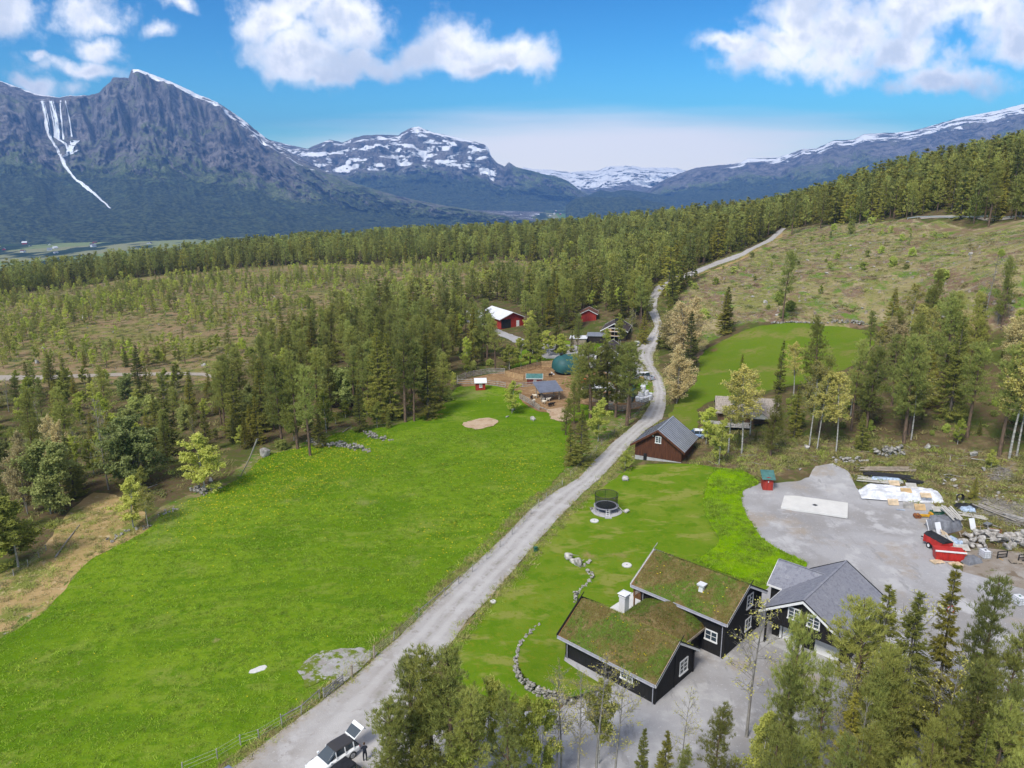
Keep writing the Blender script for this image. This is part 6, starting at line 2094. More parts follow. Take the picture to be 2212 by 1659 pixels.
ROCKS = [rock_mesh(900 + i) for i in range(7)]
MOSSY = [rock_mesh(930 + i) for i in range(6)]
FLATS = [rock_mesh(960 + i, .45) for i in range(3)]
for me_ in ROCKS + FLATS:
    me_.materials.append(MATS['stone'])
for me_ in MOSSY:
    me_.materials.append(MATS['mossy_stone'])
SRG = random.Random(77)


def stone(parent, p, s, pool=None, sq=None, name='stone'):
    o = bpy.data.objects.new(name, SRG.choice(pool or ROCKS))
    COL.objects.link(o)
    o.location = p
    o.rotation_euler = (SRG.uniform(-.5, .5), SRG.uniform(-.5, .5), SRG.uniform(0, 6.28))
    o.scale = (s * SRG.uniform(.85, 1.25), s * SRG.uniform(.8, 1.1), s * (sq or SRG.uniform(.75, 1.05)))
    if parent is not None:
        o.parent = parent
        o.matrix_parent_inverse = Matrix.Translation(-Vector(parent.location))
    return o


def boulder(px, py, s, label, group=None, pool=None, sq=None):
    g = G(px, py)
    o = stone(None, (g[0], g[1], g[2] + s * .22), s, pool, sq, 'boulder')
    return tag(o, label, 'boulder', group)


def stone_wall(label, pix, hs, size, thick=1, pool=None, jit=.15, name='stone_wall'):
    pts = [G(*p) for p in pix]
    t = thing(name, label, 'stone wall', tuple(pts[0]))
    P = resample([p[:2] for p in pts], size * .55, False)
    L = np.linspace(0, len(hs) - 1, len(P))
    H_ = np.interp(L, range(len(hs)), hs)
    for (x, y), h in zip(P, H_):
        z0 = GZ(x, y)
        k = max(1, int(round(h / (size * .62))))
        for j in range(k):
            for w_ in range(thick):
                s_ = size * SRG.uniform(.75, 1.25)
                stone(t, (x + SRG.gauss(0, jit), y + SRG.gauss(0, jit) + (w_ - (thick - 1) / 2) * size * .8, z0 + .1 * size + j * size * .6 + SRG.uniform(0, .08)), s_, pool)
    return t


DL = lambda x, y: ((1300 + x / 1.843) / 1.7812, (2400 + y / 1.843) / 1.7812)
WALLPIX = [DL(1440, 10), DL(1385, 45), DL(1330, 90), DL(1295, 150), DL(1275, 200), DL(1258, 310), DL(1285, 400), DL(1340, 460), DL(1420, 510), DL(1530, 550), DL(1650, 585)]
stone_wall('curved dry-stone retaining wall round the terrace of the black house', WALLPIX, [.2, .25, .3, .35, .45, .7, .95, 1.1, 1.2, 1.2, 1.0], .5, 1, ROCKS + MOSSY, jit=.09)
WP = np.array([G(*p)[:2] for p in WALLPIX])


def terrace(x, y):
    d = np.min(np.hypot(np.asarray(x)[..., None] - resample(WP, .4, False)[:, 0], np.asarray(y)[..., None] - resample(WP, .4, False)[:, 1]), -1)
    return T(x, y) + .12 + .85 * np.clip(1 - d / 5.5, 0, 1) * sstep(-np.asarray(y), -73, -66)


tpoly = [tuple(p + (np.array([13, 68]) - p) * .02) for p in WP] + [(9.2, 64.6), (5.4, 69.2), (6.0, 72.5), (4.0, 76.0)]
sheet('terrace_lawn', tpoly, 'lawn', 0, grid=1.0, jit=.05, zfun=terrace, corner=0)
HL = lambda x, y: (1179.0 + x * .2369, 1150.9 + y * .2369)
stone_wall('low stone edging winding up the lawn from the black house', [HL(380, 365), HL(415, 385), HL(430, 402), HL(400, 440), HL(380, 462), HL(340, 505), HL(310, 527), HL(285, 560), HL(268, 595), HL(272, 632)], [.6, .7, .6, .35, .3, .3, .3, .5, .9, 1.0], .5, jit=.08)
for i, (x, y, s) in enumerate(((215, 235, 1.5), (255, 265, 1.35), (290, 298, 1.6))):
    boulder(*HL(x, y), s, ('pale boulder at the top end of the lawn edging', 'middle one of three pale boulders in the lawn', 'largest of three pale boulders beside the stone steps')[i], sq=s * .85)
for i, (x, y) in enumerate(((322, 325), (343, 310), (362, 299), (382, 285), (400, 270))):
    g = G(*HL(x, y))
    tag(stone(None, (g[0], g[1], g[2] + .08 + i * .05), .75, FLATS, .35, 'step_stone'), 'flat stone step in the lawn beside three pale boulders', 'step', 'stone steps in the lawn')
FL = lambda x, y: (393.0 + x * .30463, 617.6 + y * .30463)
stone_wall('tumbled old stone wall in the meadow below the dark stand', [FL(915, 1112), FL(960, 1135), FL(1040, 1140), FL(1100, 1130), FL(1200, 1150), FL(1270, 1162), FL(1330, 1178)], [.8, .9, .8, .9, .9, .8, .5], .75, 2, MOSSY, .35)
stone_wall('short tumbled stone row by the lone spruce', [FL(1300, 1050), FL(1340, 1062), FL(1370, 1085), FL(1430, 1090), FL(1495, 1100)], [.7, .8, .9, .7, .5], .7, 1, MOSSY, .35)
stone_wall('mossy stone wall along the top of the sloping pasture', [(1670, 699), (1710, 697), (1760, 699), (1800, 697), (1840, 697), (1875, 702)], [.5, .6, .6, .8, 1.0, .8], .9, 1, MOSSY, .3)
stone_wall('heap of field stones under the meadow birch', [(418, 1060), (445, 1065), (462, 1058)], [.6, .8, .5], .7, 2, MOSSY, .5)
stone_wall('row of stones at the meadow corner', [(235, 1170), (270, 1150), (300, 1142), (330, 1135)], [.35, .4, .3, .4], .6, 1, MOSSY, .4)
stone_wall('long grey stone heap at the meadow edge', [(345, 1112), (365, 1108), (385, 1103)], [.5, .6, .5], .6, 1, ROCKS, .3)
stone_wall('ledge of broken rock above the gravel yard', [yard(808, 145), yard(860, 150), yard(920, 150), yard(980, 142), yard(1028, 140)], [.9, 1.2, 1.2, .9, .5], .8, 1, ROCKS, .3)
stone_wall('rock outcrop at the edge of the grove above the yard', [yard(1110, 92), yard(1150, 85), yard(1200, 88), yard(1260, 70), (yard(1310, 90))], [1.0, 1.4, 1.4, 1.0, .6], .95, 2, MOSSY, .35)
for px, py, s, lab in ((572, 985, 3.0, 'big dark boulder at the foot of the leaning dead trunk'), (*yard(585, 48), 1.4, 'mossy boulder between aspen stems above the yard'), (*yard(1492, 48), 1.6, 'round grey boulder in the grove above the yard'),
                       (*yard(1840, 105), 1.5, 'grey boulder beside the leaning pine trunk'), (*farm(775, 1142), 1.5, 'pale boulder lying in the meadow below the paddock'), (*farm(590, 1060), 2.0, 'grey rock at the foot of the rowan'),
                       (*farm(560, 1120), .9, 'small flat stone in the meadow below the rowan'), (1350, 1038, 1.6, 'dark rock at the roadside below the sapling'), (1331, 1079, .95, 'square stone block beside the trampoline'),
                       (1281, 1103, .9, 'stone weighing down the near strut of the trampoline'), (1352, 1108, 1.1, 'pale stone weighing down the long strut of the trampoline'), (455, 1040, 1.2, 'stone at the foot of the round birch'),
                       (*yard(548, 218), .9, 'grey stone in the heath beside the yard ramp'), (*yard(1905, 215), 1.2, 'split rock in the brush above the timber'), (180, 688, 2.4, 'pale boulder on the stony clearing'), (78, 785, 2.4, 'white-grey boulder just above the forest road')):
    boulder(px, py, s, lab)
# quarried stone pile in the yard
for i in range(44):
    x, y = SRG.uniform(1745, 2215), SRG.uniform(690, 800)
    if x < 1830 and y < 715:
        y += 25
    s = SRG.uniform(.8, 1.7) * (1.15 if x > 1950 else 1)
    g = G(*yard(x, y))
    o = stone(None, (g[0], g[1], g[2] + s * SRG.uniform(.15, .6)), s, ROCKS, None, 'boulder')
    tag(o, 'pale quarried boulder in the pile beside the red trailers', 'boulder', 'boulders piled in the yard')
for i in range(60):
    r_ = SRG.random()
    if r_ < .65:
        px, py = SRG.uniform(0, 1000), SRG.uniform(600, 800)
        lab, grp = 'grey stone strewn over the stony clearing', 'stones on the clearing'
    else:
        px, py = SRG.uniform(1520, 2200), SRG.uniform(520, 690)
        lab, grp = 'grey stone lying on the clear-cut hillside', 'stones on the hillside'
    g = G(px, py)
    if (r_ < .65 and inside(g[0], g[1], CLEAR_L)) or (r_ >= .65 and inside(g[0], g[1], CLEAR_R)):
        s = SRG.uniform(.7, 1.9)
        tag(stone(None, (g[0], g[1], g[2] + s * .12), s, ROCKS, None, 'boulder'), lab, 'boulder', grp)

# pale flat rock in the meadow
g = G(558, 1448)
o = MB().prism([(-.95, -.35, 0), (-.30, -.52, 0), (.15, -.40, 0), (.62, -.30, 0), (.92, .18, 0), (.70, .52, 0), (.15, .46, 0), (-.42, .20, 0), (-.80, .05, 0)], (0, 0, -.1), (0, 0, .20)).build('flat_rock', 'white_concrete', None, loc=tuple(g), rot=(.05, .06, .35), bevel=.05)
tag(o, 'white flat rock lying alone in the green meadow', 'rock')

# ================================================================ FENCES
POST = MB().hexa([(-.06, -.06, -.3), (.06, -.06, -.3), (.06, .06, -.3), (-.06, .06, -.3), (-.055, -.055, 1.25), (.055, -.055, 1.25), (.055, .055, 1.25), (-.055, .055, 1.25)])


def wire_fence(label, pix, gap, h=1.15, wires=3, mat='grey_wood', rails=()):
    pts = [G(*p) for p in pix]
    t = thing('wire_fence', label, 'fence', tuple(pts[0]))
    inv = Matrix.Translation(-Vector(pts[0]))
    P = resample([p[:2] for p in pts], gap, False)
    tops = []
    pm = None
    for i, (x, y) in enumerate(P):
        z = GZ(x, y)
        dx, dy = SRG.gauss(0, .06), SRG.gauss(0, .06)
        hh = h * SRG.uniform(.9, 1.12)
        o = MB().tube([(x, y, z - .2), (x + dx, y + dy, z + hh)], .055, 6).build('post', mat, t)
        o.matrix_parent_inverse = inv
        tops.append((x + dx * .8, y + dy * .8, z))
    for k in range(wires):
        o = MB().tube([(a, b, c + h * (.3 + .6 * k / max(1, wires - 1))) for a, b, c in tops], .008, 3).build('wire', 'galvanized', t)
        o.matrix_parent_inverse = inv
    for i in rails:
        if i + 1 < len(tops):
            a, b = tops[i], tops[i + 1]
            o = MB().bar((a[0], a[1], a[2] + h * .85), (b[0], b[1], b[2] + h * .85), .04, .10).build('rail', mat, t)
            o.matrix_parent_inverse = inv
    return t


off = lambda L, dx, dy: [(a + dx, b + dy) for a, b in L]
wire_fence('wire fence on thin posts between meadow and road, near part', [(395, 1672), (470, 1640), (520, 1612), (560, 1597), (610, 1568), (650, 1545), (690, 1510)], 2.6, 1.2, 3, rails=(4, 5, 6, 7))
wire_fence('wire fence on thin posts along the meadow up the road', [(800, 1425), (850, 1385), (905, 1335), (960, 1290), (1020, 1237), (1080, 1183), (1130, 1130), (1180, 1078), (1215, 1050)], 3.2, 1.15, 4, rails=(2, 3))
wire_fence('leaning wire fence between the tall pines and the road', [(1232, 1030), (1262, 1003), (1300, 962), (1340, 925), (1370, 905), (1392, 880), (1400, 866)], 3.6, 1.1, 3, 'weathered_wood')
wire_fence('old wire fence at the dry grass by the picture edge', [(0, 1272), (30, 1245), (60, 1225), (85, 1205), (100, 1190)], 2.6, 1.0, 3)
wire_fence('thin fence along the far side of the forest road', [(120, 806), (250, 801), (390, 799)], 7, 1.2, 2)


def board_fence(label, pix, h=1.25, boards=4, gap=2.2, mat='grey_wood'):
    pts = [G(*p) for p in pix]
    t = thing('board_fence', label, 'fence', tuple(pts[0]))
    inv = Matrix.Translation(-Vector(pts[0]))
    P = resample([p[:2] for p in pts], gap, False)
    Z = [GZ(*p) for p in P]
    for (x, y), z in zip(P, Z):
        o = MB().box(x - .06, x + .06, y - .06, y + .06, z - .2, z + h + .1).build('post', mat, t)
        o.matrix_parent_inverse = inv
    for i in range(len(P) - 1):
        for k in range(boards):
            zz = .22 + (h - .25) * k / max(1, boards - 1)
            a = (P[i][0], P[i][1] - .075, Z[i] + zz + SRG.gauss(0, .015))
            b = (P[i + 1][0], P[i + 1][1] - .075, Z[i + 1] + zz + SRG.gauss(0, .015))
            o = MB().bar(a, b, .035, .15).build('board', mat, t)
            o.matrix_parent_inverse = inv
    return t


board_fence('grey board fence round the back of the paddock by the hut', [farm(132, 812), farm(200, 785), farm(270, 768), farm(400, 748), farm(535, 748)], 1.4, 4)
board_fence('grey board fence in front of the red hut', [farm(132, 838), farm(250, 836), farm(380, 845), farm(470, 855), farm(540, 865)], 1.3, 3)
board_fence('new yellowish board fence up to the dome hall', [farm(537, 775), farm(620, 752), farm(720, 728), farm(850, 690), farm(935, 690)], 1.6, 5, mat='fresh_wood')
board_fence('yellowish board fence crossing the paddock', [farm(540, 772), farm(610, 788), farm(690, 808)], 1.5, 5, mat='fresh_wood')
board_fence('weathered board fence before the green-roofed hut', [farm(600, 862), farm(690, 862), farm(860, 845), farm(900, 845)], 1.1, 3)
board_fence('board fence running down below the open shelter', [farm(660, 958), farm(740, 1005), farm(828, 1060)], 1.3, 4)
board_fence('low board fence before the arched store', [farm(1412, 1052), farm(1535, 1068), farm(1620, 1045), farm(1700, 1020), farm(1758, 995)], 1.25, 4)
board_fence('short board fence left of the arched store', [farm(1285, 990), farm(1360, 982), farm(1430, 985)], 1.2, 4)
board_fence('board fence at the farm entrance beside the pickup', [farm(1690, 820), farm(1740, 812), farm(1775, 808)], 1.2, 3)


def gate(label, a, b, h, mat):
    A, B = G(*a), G(*b)
    t = thing('gate', label, 'gate', tuple(A), facing(A, B))
    L = float(np.linalg.norm((B - A)[:2]))
    for x in (0, L * .5, L):
        MB().box(x - .05, x + .05, -.05, .05, -.1, h + .1).build('post', mat, t)
    for k in range(4):
        z = .2 + k * (h - .3) / 3
        MB().box(.05, L - .05, -.09, -.055, z, z + .14).build('board', mat, t)
    MB().bar((.05, -.11, .2), (L * .5, -.11, h - .1), .03, .12).build('brace', mat, t)
    MB().bar((L * .5, -.11, h - .1), (L - .05, -.11, .2), .03, .12).build('brace', mat, t)
    return t


gate('weathered grey wooden gate at the meadow entrance', (700, 1510), (741, 1478), 1.15, 'grey_wood')
gate('small white gate at the farm entrance', farm(1700, 852), farm(1748, 842), 1.1, 'white_paint')
for (px, py), lab in (((808, 1423), 'thick leaning gate post on the far side of the meadow entrance'), ((760, 1465), 'thick wooden post beside the grey meadow gate')):
    g = G(px, py)
    tag(MB().tube([(0, 0, -.3), (.05, 0, 1.5)], [.13, .11], 8).build('gate_post', 'weathered_wood', None, loc=tuple(g)), lab, 'post')
# crash barrier on the hillside road
pts = [G(*p) for p in ((1960, 474.5), (2050, 472.5), (2140, 470.0), (2230, 467.5), (2330, 464.5))]
t = thing('crash_barrier', 'grey steel crash barrier along the upper hillside road', 'barrier', tuple(pts[0]))
inv = Matrix.Translation(-Vector(pts[0]))
P = resample([p[:2] for p in pts], 4.0, False)
for (x, y) in P:
    o = MB().box(x - .08, x + .08, y - .08, y + .08, GZ(x, y) - .2, GZ(x, y) + .75).build('post', 'galvanized', t)
    o.matrix_parent_inverse = inv
for i in range(len(P) - 1):
    o = MB().bar((P[i][0], P[i][1] - .12, GZ(*P[i]) + .65), (P[i + 1][0], P[i + 1][1] - .12, GZ(*P[i + 1]) + .65), .08, .34).build('rail', 'galvanized', t)
    o.matrix_parent_inverse = inv

# ================================================================ TRAMPOLINE
g = G(1309, 1103)
tr = thing('trampoline', 'round black trampoline with safety net on the lawn', 'trampoline', tuple(g))
m, q, b, out = material('net')
b.inputs['Base Color'].default_value = (.012, .012, .014, 1)
trn = q.new('ShaderNodeBsdfTransparent')
mx = q.new('ShaderNodeMixShader')
mx.inputs[0].default_value = .46
q.l.new(trn.outputs[0], mx.inputs[1])
q.l.new(b.outputs[0], mx.inputs[2])
q.l.new(mx.outputs[0], out.inputs[0])
ring = lambda r, z, n=36: [(r * math.cos(a), r * math.sin(a), z) for a in np.linspace(0, 2 * math.pi, n + 1)]
MB().prism(ring(1.55, .88)[:-1], (0, 0, 0), (0, 0, .02)).build('mat', 'black_rubber', tr)
V = ring(1.52, .93)[:-1] + ring(1.88, .93)[:-1] + ring(1.88, .88)[:-1] + ring(1.52, .88)[:-1]
MB().add(V, [(i, (i + 1) % 36, 36 + (i + 1) % 36, 36 + i) for i in range(36)] + [(36 + i, 36 + (i + 1) % 36, 72 + (i + 1) % 36, 72 + i) for i in range(36)] + [(72 + i, 72 + (i + 1) % 36, 108 + (i + 1) % 36, 108 + i) for i in range(36)]).build('pad', 'gutter_grey', tr)
V = ring(1.72, .93)[:-1] + ring(1.78, 2.75)[:-1]
MB().add(V, [(i, (i + 1) % 36, 36 + (i + 1) % 36, 36 + i) for i in range(36)]).build('safety_net', 'net', tr, smooth=True)
MB().tube(ring(1.78, 2.75), .035, 6, False).build('top_ring', 'black_metal', tr)
for k in range(6):
    a = k * math.pi / 3 + .5
    MB().tube([(1.86 * math.cos(a), 1.86 * math.sin(a), .0), (1.88 * math.cos(a), 1.88 * math.sin(a), 2.2), (1.78 * math.cos(a), 1.78 * math.sin(a), 2.75)], .025, 6).build('net_pole', 'black_metal', tr)
    MB().tube([(1.8 * math.cos(a + .3), 1.8 * math.sin(a + .3), .88), (1.8 * math.cos(a + .3), 1.8 * math.sin(a + .3), .0)], .03, 6).build('leg', 'galvanized', tr)
ld = MB().bar((-.22, -1.85, .9), (-.25, -2.35, 0), .05, .04).bar((.22, -1.85, .9), (.25, -2.35, 0), .05, .04)
for z in (.2, .45, .7):
    ld.bar((-.25, -2.35 + .5 * z / .9, z), (.25, -2.35 + .5 * z / .9, z), .05, .04)
ld.build('ladder', 'white_paint', tr)
for s_ in (-1, 1):
    MB().bar((s_ * 1.8, -.3, .85), (s_ * (2.6 if s_ > 0 else 2.2), -.9, .2), .06, .06).build('strut', 'pale_plank', tr)
sheet('bare_patch', [(g[0] + 2.3 * math.cos(a), g[1] - .5 + 2.1 * math.sin(a)) for a in np.linspace(0, 6.1, 16)], 'gravel', .11, grid=1, jit=.3)
MB().box(-.5, .5, -3.1, -2.5, -.05, .16).build('step_slab', 'concrete', tr)

# round lids in the lawns
for px, py, r_, lab in ((1354, 1223, .62, 'white round well lid in the lawn above the black house'), (1284, 1127, .62, 'round concrete well lid near the trampoline'), (1065, 1302, .36, 'grey round manhole lid at the roadside lawn edge')):
    g = G(px, py)
    t = thing('well_lid', lab, 'lid', tuple(g))
    MB().tube([(0, 0, -.1), (0, 0, .18)], r_ * 1.05, 20).build('ring', 'concrete', t)
    MB().tube([(0, 0, .18), (0, 0, .24)], [r_, r_ * .96], 20).build('cover', 'white_concrete', t)
    MB().box(-.08, .08, -.03, .03, .24, .28).build('handle', 'black_metal', t)
g = G(1157, 1192)
t = thing('utility_box', 'small green utility box on the roadside verge', 'box', tuple(g), R(30))
MB().box(-.22, .22, -.15, .15, -.1, .65).build('body', 'green_steel', t)
MB().box(-.26, .26, -.19, .19, .65, .72).build('lid', 'green_steel', t)
MB().box(-.17, .17, -.17, -.15, .08, .58).build('door', 'green_steel', t)

# ================================================================ VEHICLES
for nm, col, rough in (('paint_white', (.78, .79, .80), .25), ('paint_dark', (.045, .042, .042), .3), ('paint_blue', (.22, .32, .50), .3), ('paint_silver', (.36, .39, .45), .3), ('paint_slate', (.16, .19, .28), .3)):
    plain(nm, col, rough, .04, 1.0, spec=.5)
plain('tail_red', (.45, .02, .02), .3, .1, 2)
plain('head_glass', (.7, .72, .75), .15, .1, 2)


def loft(stations, n=10):
    """rings of a rounded box: (x, z0, z1, half width, roundness)"""
    V, FQ = [], []
    for x, z0, z1, w, rr in stations:
        prof = [(-1, .15), (-.92, 0), (.92, 0), (1, .15), (1, .55), (.97, .80), (.80, 1), (-.80, 1), (-.97, .80), (-1, .55)]
        for a, c in prof:
            V.append((x, a * w, z0 + c * (z1 - z0)))
    for i in range(len(stations) - 1):
        for k in range(n):
            FQ.append((i * n + k, i * n + (k + 1) % n, (i + 1) * n + (k + 1) % n, (i + 1) * n + k))
    FQ += [tuple(range(n))[::-1], tuple((len(stations) - 1) * n + k for k in range(n))]
    return MB().add(V, FQ)


def car(label, loc, rz, paint, roof, L=4.6, W=1.86, H=1.6, style='suv', open_back=False, cat='car', bars=False):
    t = thing('parked_car' if style != 'pickup' else 'pickup_truck', label, cat, loc, rz)
    hl = L / 2
    belt = H * .58
    if style == 'pickup':
        st = [(-hl, .42, .95, W * .46, 0), (-hl + .08, .38, 1.02, W * .49, 0), (-.55, .36, 1.02, W * .5, 0), (.0, .35, 1.02, W * .5, 0), (.9, .35, 1.04, W * .5, 0), (hl - .35, .36, .98, W * .49, 0), (hl - .05, .40, .84, W * .45, 0), (hl, .45, .75, W * .42, 0)]
        gs = [(-.62, 1.0, 1.02, W * .45, 0), (-.48, 1.0, H - .02, W * .41, 0), (.35, 1.0, H, W * .41, 0), (1.1, 1.0, 1.04, W * .44, 0)]
    else:
        st = [(-hl, .45, belt * .96, W * .44, 0), (-hl + .12, .36, belt, W * .48, 0), (-hl + .9, .33, belt, W * .5, 0), (0, .32, belt * .98, W * .5, 0), (hl - 1.35, .33, belt * .97, W * .5, 0), (hl - .5, .34, belt * .88, W * .48, 0), (hl - .1, .38, belt * .74, W * .44, 0), (hl, .45, belt * .62, W * .40, 0)]
        gs = [(-hl + .12, belt - .06, belt + .02, W * .43, 0), (-hl + .55, belt - .06, H - .06, W * .38, 0), (-.3, belt - .06, H, W * .39, 0), (hl - 2.1, belt - .06, H - .06, W * .38, 0), (hl - 1.25, belt - .06, belt, W * .43, 0)]
    body = loft(st).build('body', paint, t, smooth=False, bevel=.02)
    glass = loft(gs).build('windows', 'glass', t, bevel=.015)
    if style == 'pickup':
        loft([(-.47, H - .09, H + .01, W * .405, 0), (.34, H - .08, H + .03, W * .405, 0)]).build('roof', roof, t, bevel=.015)
        MB().box(-hl + .12, -.72, -W * .40, W * .40, 1.0, 1.035).build('cargo_bed', 'black_rubber', t)
        for s_ in (-1, 1):
            MB().box(-hl + .05, -.65, s_ * W * .45 - .05, s_ * W * .45 + .05, 1.0, 1.16).build('bed_side', paint, t)
        MB().box(-hl - .01, -hl + .09, -W * .46, W * .46, .62, 1.16).build('tailgate', paint, t)
    else:
        loft([(-hl + .52, H - .10, H + .0, W * .375, 0), (-.3, H - .07, H + .045, W * .385, 0), (hl - 2.12, H - .10, H - .01, W * .375, 0)]).build('roof', roof, t, bevel=.015)
    for s_ in (-1, 1):
        for x in (gs[1][0] + .05, (gs[1][0] + gs[-2][0]) / 2, gs[-2][0] - .02):
            MB().bar((x, s_ * W * .455, belt), (x, s_ * W * .385, H - .08), .07, .05).build('pillar', paint, t)
        MB().box(gs[-2][0] + .55, gs[-2][0] + .72, s_ * W * .53 - .07, s_ * W * .53 + .07, belt, belt + .14).build('mirror', paint, t)
        MB().box(hl - .14, hl - .02, s_ * W * .34 - .16, s_ * W * .34 + .16, belt * .62, belt * .76).build('headlight', 'head_glass', t)
        MB().box(-hl - .015, -hl + .06, s_ * W * .38 - .12, s_ * W * .38 + .12, belt * .70, belt * .90).build('tail_light', 'tail_red', t)
        for x in (-hl + .85, hl - .88):
            r_ = .36
            wh = MB().tube([(x, s_ * (W / 2 - .20), r_), (x, s_ * (W / 2 + .02), r_)], r_, 18).build('wheel', 'black_rubber', t)
            MB().tube([(x, s_ * (W / 2 + .01), r_), (x, s_ * (W / 2 + .035), r_)], r_ * .66, 14).build('rim', 'galvanized', wh)
            for k in range(5):
                a = k * 2 * math.pi / 5
                MB().bar((x, s_ * (W / 2 + .045), r_), (x + r_ * .6 * math.cos(a), s_ * (W / 2 + .045), r_ + r_ * .6 * math.sin(a)), .02, .07).build('spoke', 'grey_metal', wh)
    for k in range(1, 3):
        x = -hl + L * (.34 if k == 1 else .55)
        for s_ in (-1, 1):
            MB().box(x - .008, x + .008, s_ * W * .5 - .006, s_ * W * .5 + .006, .42, belt * .9).build('door_seam', 'black_metal', t)
    if bars:
        for x in (-.9, .1):
            MB().bar((x, -W * .42, H + .14), (x, W * .42, H + .14), .05, .05).build('roof_bar', 'black_metal', t)
            for s_ in (-1, 1):
                MB().box(x - .04, x + .04, s_ * W * .36 - .03, s_ * W * .36 + .03, H - .02, H + .14).build('bar_foot', 'black_metal', t)
    if open_back:
        tg = MB().hexa([(-hl + .45, -W * .37, H - .02), (-hl + .45, W * .37, H - .02), (-hl - .55, W * .40, H + .62), (-hl - .55, -W * .40, H + .62), (-hl + .42, -W * .37, H + .07), (-hl + .42, W * .37, H + .07), (-hl - .60, W * .40, H + .72), (-hl - .60, -W * .40, H + .72)]).build('tailgate', paint, t, bevel=.02)
        MB().hexa([(-hl + .38, -W * .34, H + .07), (-hl + .38, W * .34, H + .07), (-hl - .30, W * .37, H + .50), (-hl - .30, -W * .37, H + .50), (-hl + .40, -W * .34, H + .12), (-hl + .40, W * .34, H + .12), (-hl - .28, W * .37, H + .555), (-hl - .28, -W * .37, H + .555)]).build('rear_window', 'glass', tg)
        MB().hexa([(-hl - .52, -W * .34, H + .58), (-hl - .52, W * .34, H + .58), (-hl - .80, W * .36, H + .30), (-hl - .80, -W * .36, H + .30), (-hl - .60, -W * .34, H + .66), (-hl - .60, W * .34, H + .66), (-hl - .88, W * .36, H + .36), (-hl - .88, -W * .36, H + .36)]).build('tailgate_lip', paint, tg, bevel=.02)
        MB().box(-hl + .02, -hl + .5, -W * .40, W * .40, .62, belt + .02).build('boot_opening', 'black_rubber', t)
    return t


A_, B_ = at_elev(764, 1612, .4), at_elev(672, 1668, .5)
rzc = math.atan2(B_[1] - A_[1], B_[0] - A_[0])
mid = (A_ + B_) / 2
car('white car with black roof and its tailgate raised', (mid[0], mid[1], .1), rzc, 'paint_white', 'paint_dark', 4.5, 1.85, 1.55, open_back=True)
c2 = at_elev(735, 1668, 1.0)
car('dark car with a black roof parked against the white one', (c2[0] - .2, c2[1] - .9, .1), rzc + .12, 'paint_dark', 'black_rubber', 4.5, 1.82, 1.75)
c3 = at_elev(528, 1668, .8)
car('slate-blue car showing only its corner at the bottom edge', (c3[0] - .3, c3[1] - 1.6, .1), rzc + R(95), 'paint_slate', 'paint_slate', 4.4, 1.8, 1.5)
g = G(1500, 945)
car('pale blue estate car with roof bars behind the brown barn', (g[0], g[1], g[2] + .02), R(172), 'paint_blue', 'paint_white', 4.6, 1.82, 1.6, bars=True)
g = G(*farm(1735, 795))
car('silver pickup truck parked at the farm entrance', (g[0], g[1], g[2] + .05), R(118), 'paint_silver', 'paint_white', 5.2, 1.85, 1.8, 'pickup', cat='pickup truck')
g = G(*farm(1658, 510))
car('white car parked beside the neat dark spruce', (g[0], g[1], g[2] + .05), R(80), 'paint_white', 'paint_white', 4.3, 1.78, 1.5)

# ================================================================ PEOPLE AND SHEEP
plain('dark_cloth', (.015, .018, .028), .9, .2, 4)
plain('skin', (.52, .30, .22), .6, .08, 6)
plain('hair', (.06, .035, .02), .7, .2, 10)


def skin_body(name, verts, edges, rad, mat, parent, root=0, sub=1):
    me = bpy.data.meshes.new(name)
    me.from_pydata(verts, edges, [])
    o = link(name, me, mat, parent)
    md = o.modifiers.new('skin', 'SKIN')
    for i, r_ in enumerate(rad):
        me.skin_vertices[0].data[i].radius = (r_, r_) if not isinstance(r_, tuple) else r_
    me.skin_vertices[0].data[root].use_root = True
    o.modifiers.new('sub', 'SUBSURF').levels = sub
    o.modifiers['sub'].render_levels = sub
    return o


g = at_elev(789, 1644, .1)
ps_ = thing('person', 'person in dark clothes bending beside the cars, half hidden by a pine', 'person', (g[0], g[1], .1), R(200))
vb = [(0, 0, .95), (0, 0, 1.15), (0, -.10, 1.36), (0, -.16, 1.47), (.10, 0, .90), (.12, -.03, .50), (.12, 0, .08), (.12, -.16, .05), (-.10, 0, .90), (-.12, .04, .50), (-.12, .08, .08), (-.12, -.08, .05), (.20, -.10, 1.38), (.25, -.22, 1.12), (.20, -.42, 1.02), (-.20, -.10, 1.38), (-.25, -.22, 1.12), (-.20, -.42, 1.02)]
skin_body('body', vb, [(0, 1), (1, 2), (2, 3), (0, 4), (4, 5), (5, 6), (6, 7), (0, 8), (8, 9), (9, 10), (10, 11), (2, 12), (12, 13), (13, 14), (2, 15), (15, 16), (16, 17)], [.15, .14, .15, .06, .10, .075, .05, .045, .10, .075, .05, .045, .065, .05, .038, .065, .05, .038], 'dark_cloth', ps_)
bm = bmesh.new()
bmesh.ops.create_icosphere(bm, subdivisions=2, radius=.105, matrix=Matrix.Translation((0, -.20, 1.60)) @ Matrix.Diagonal((.9, 1, 1.2, 1)))
bmesh.ops.create_icosphere(bm, subdivisions=1, radius=.02, matrix=Matrix.Translation((0, -.305, 1.59)))
me = bpy.data.meshes.new('head')
bm.to_mesh(me)
bm.free()
hd = link('head', me, 'skin', ps_)
bm = bmesh.new()
bmesh.ops.create_icosphere(bm, subdivisions=2, radius=.115, matrix=Matrix.Translation((0, -.175, 1.64)) @ Matrix.Diagonal((.92, 1, 1.05, 1)))
me = bpy.data.meshes.new('hair')
bm.to_mesh(me)
bm.free()
link('hair', me, 'hair', ps_)
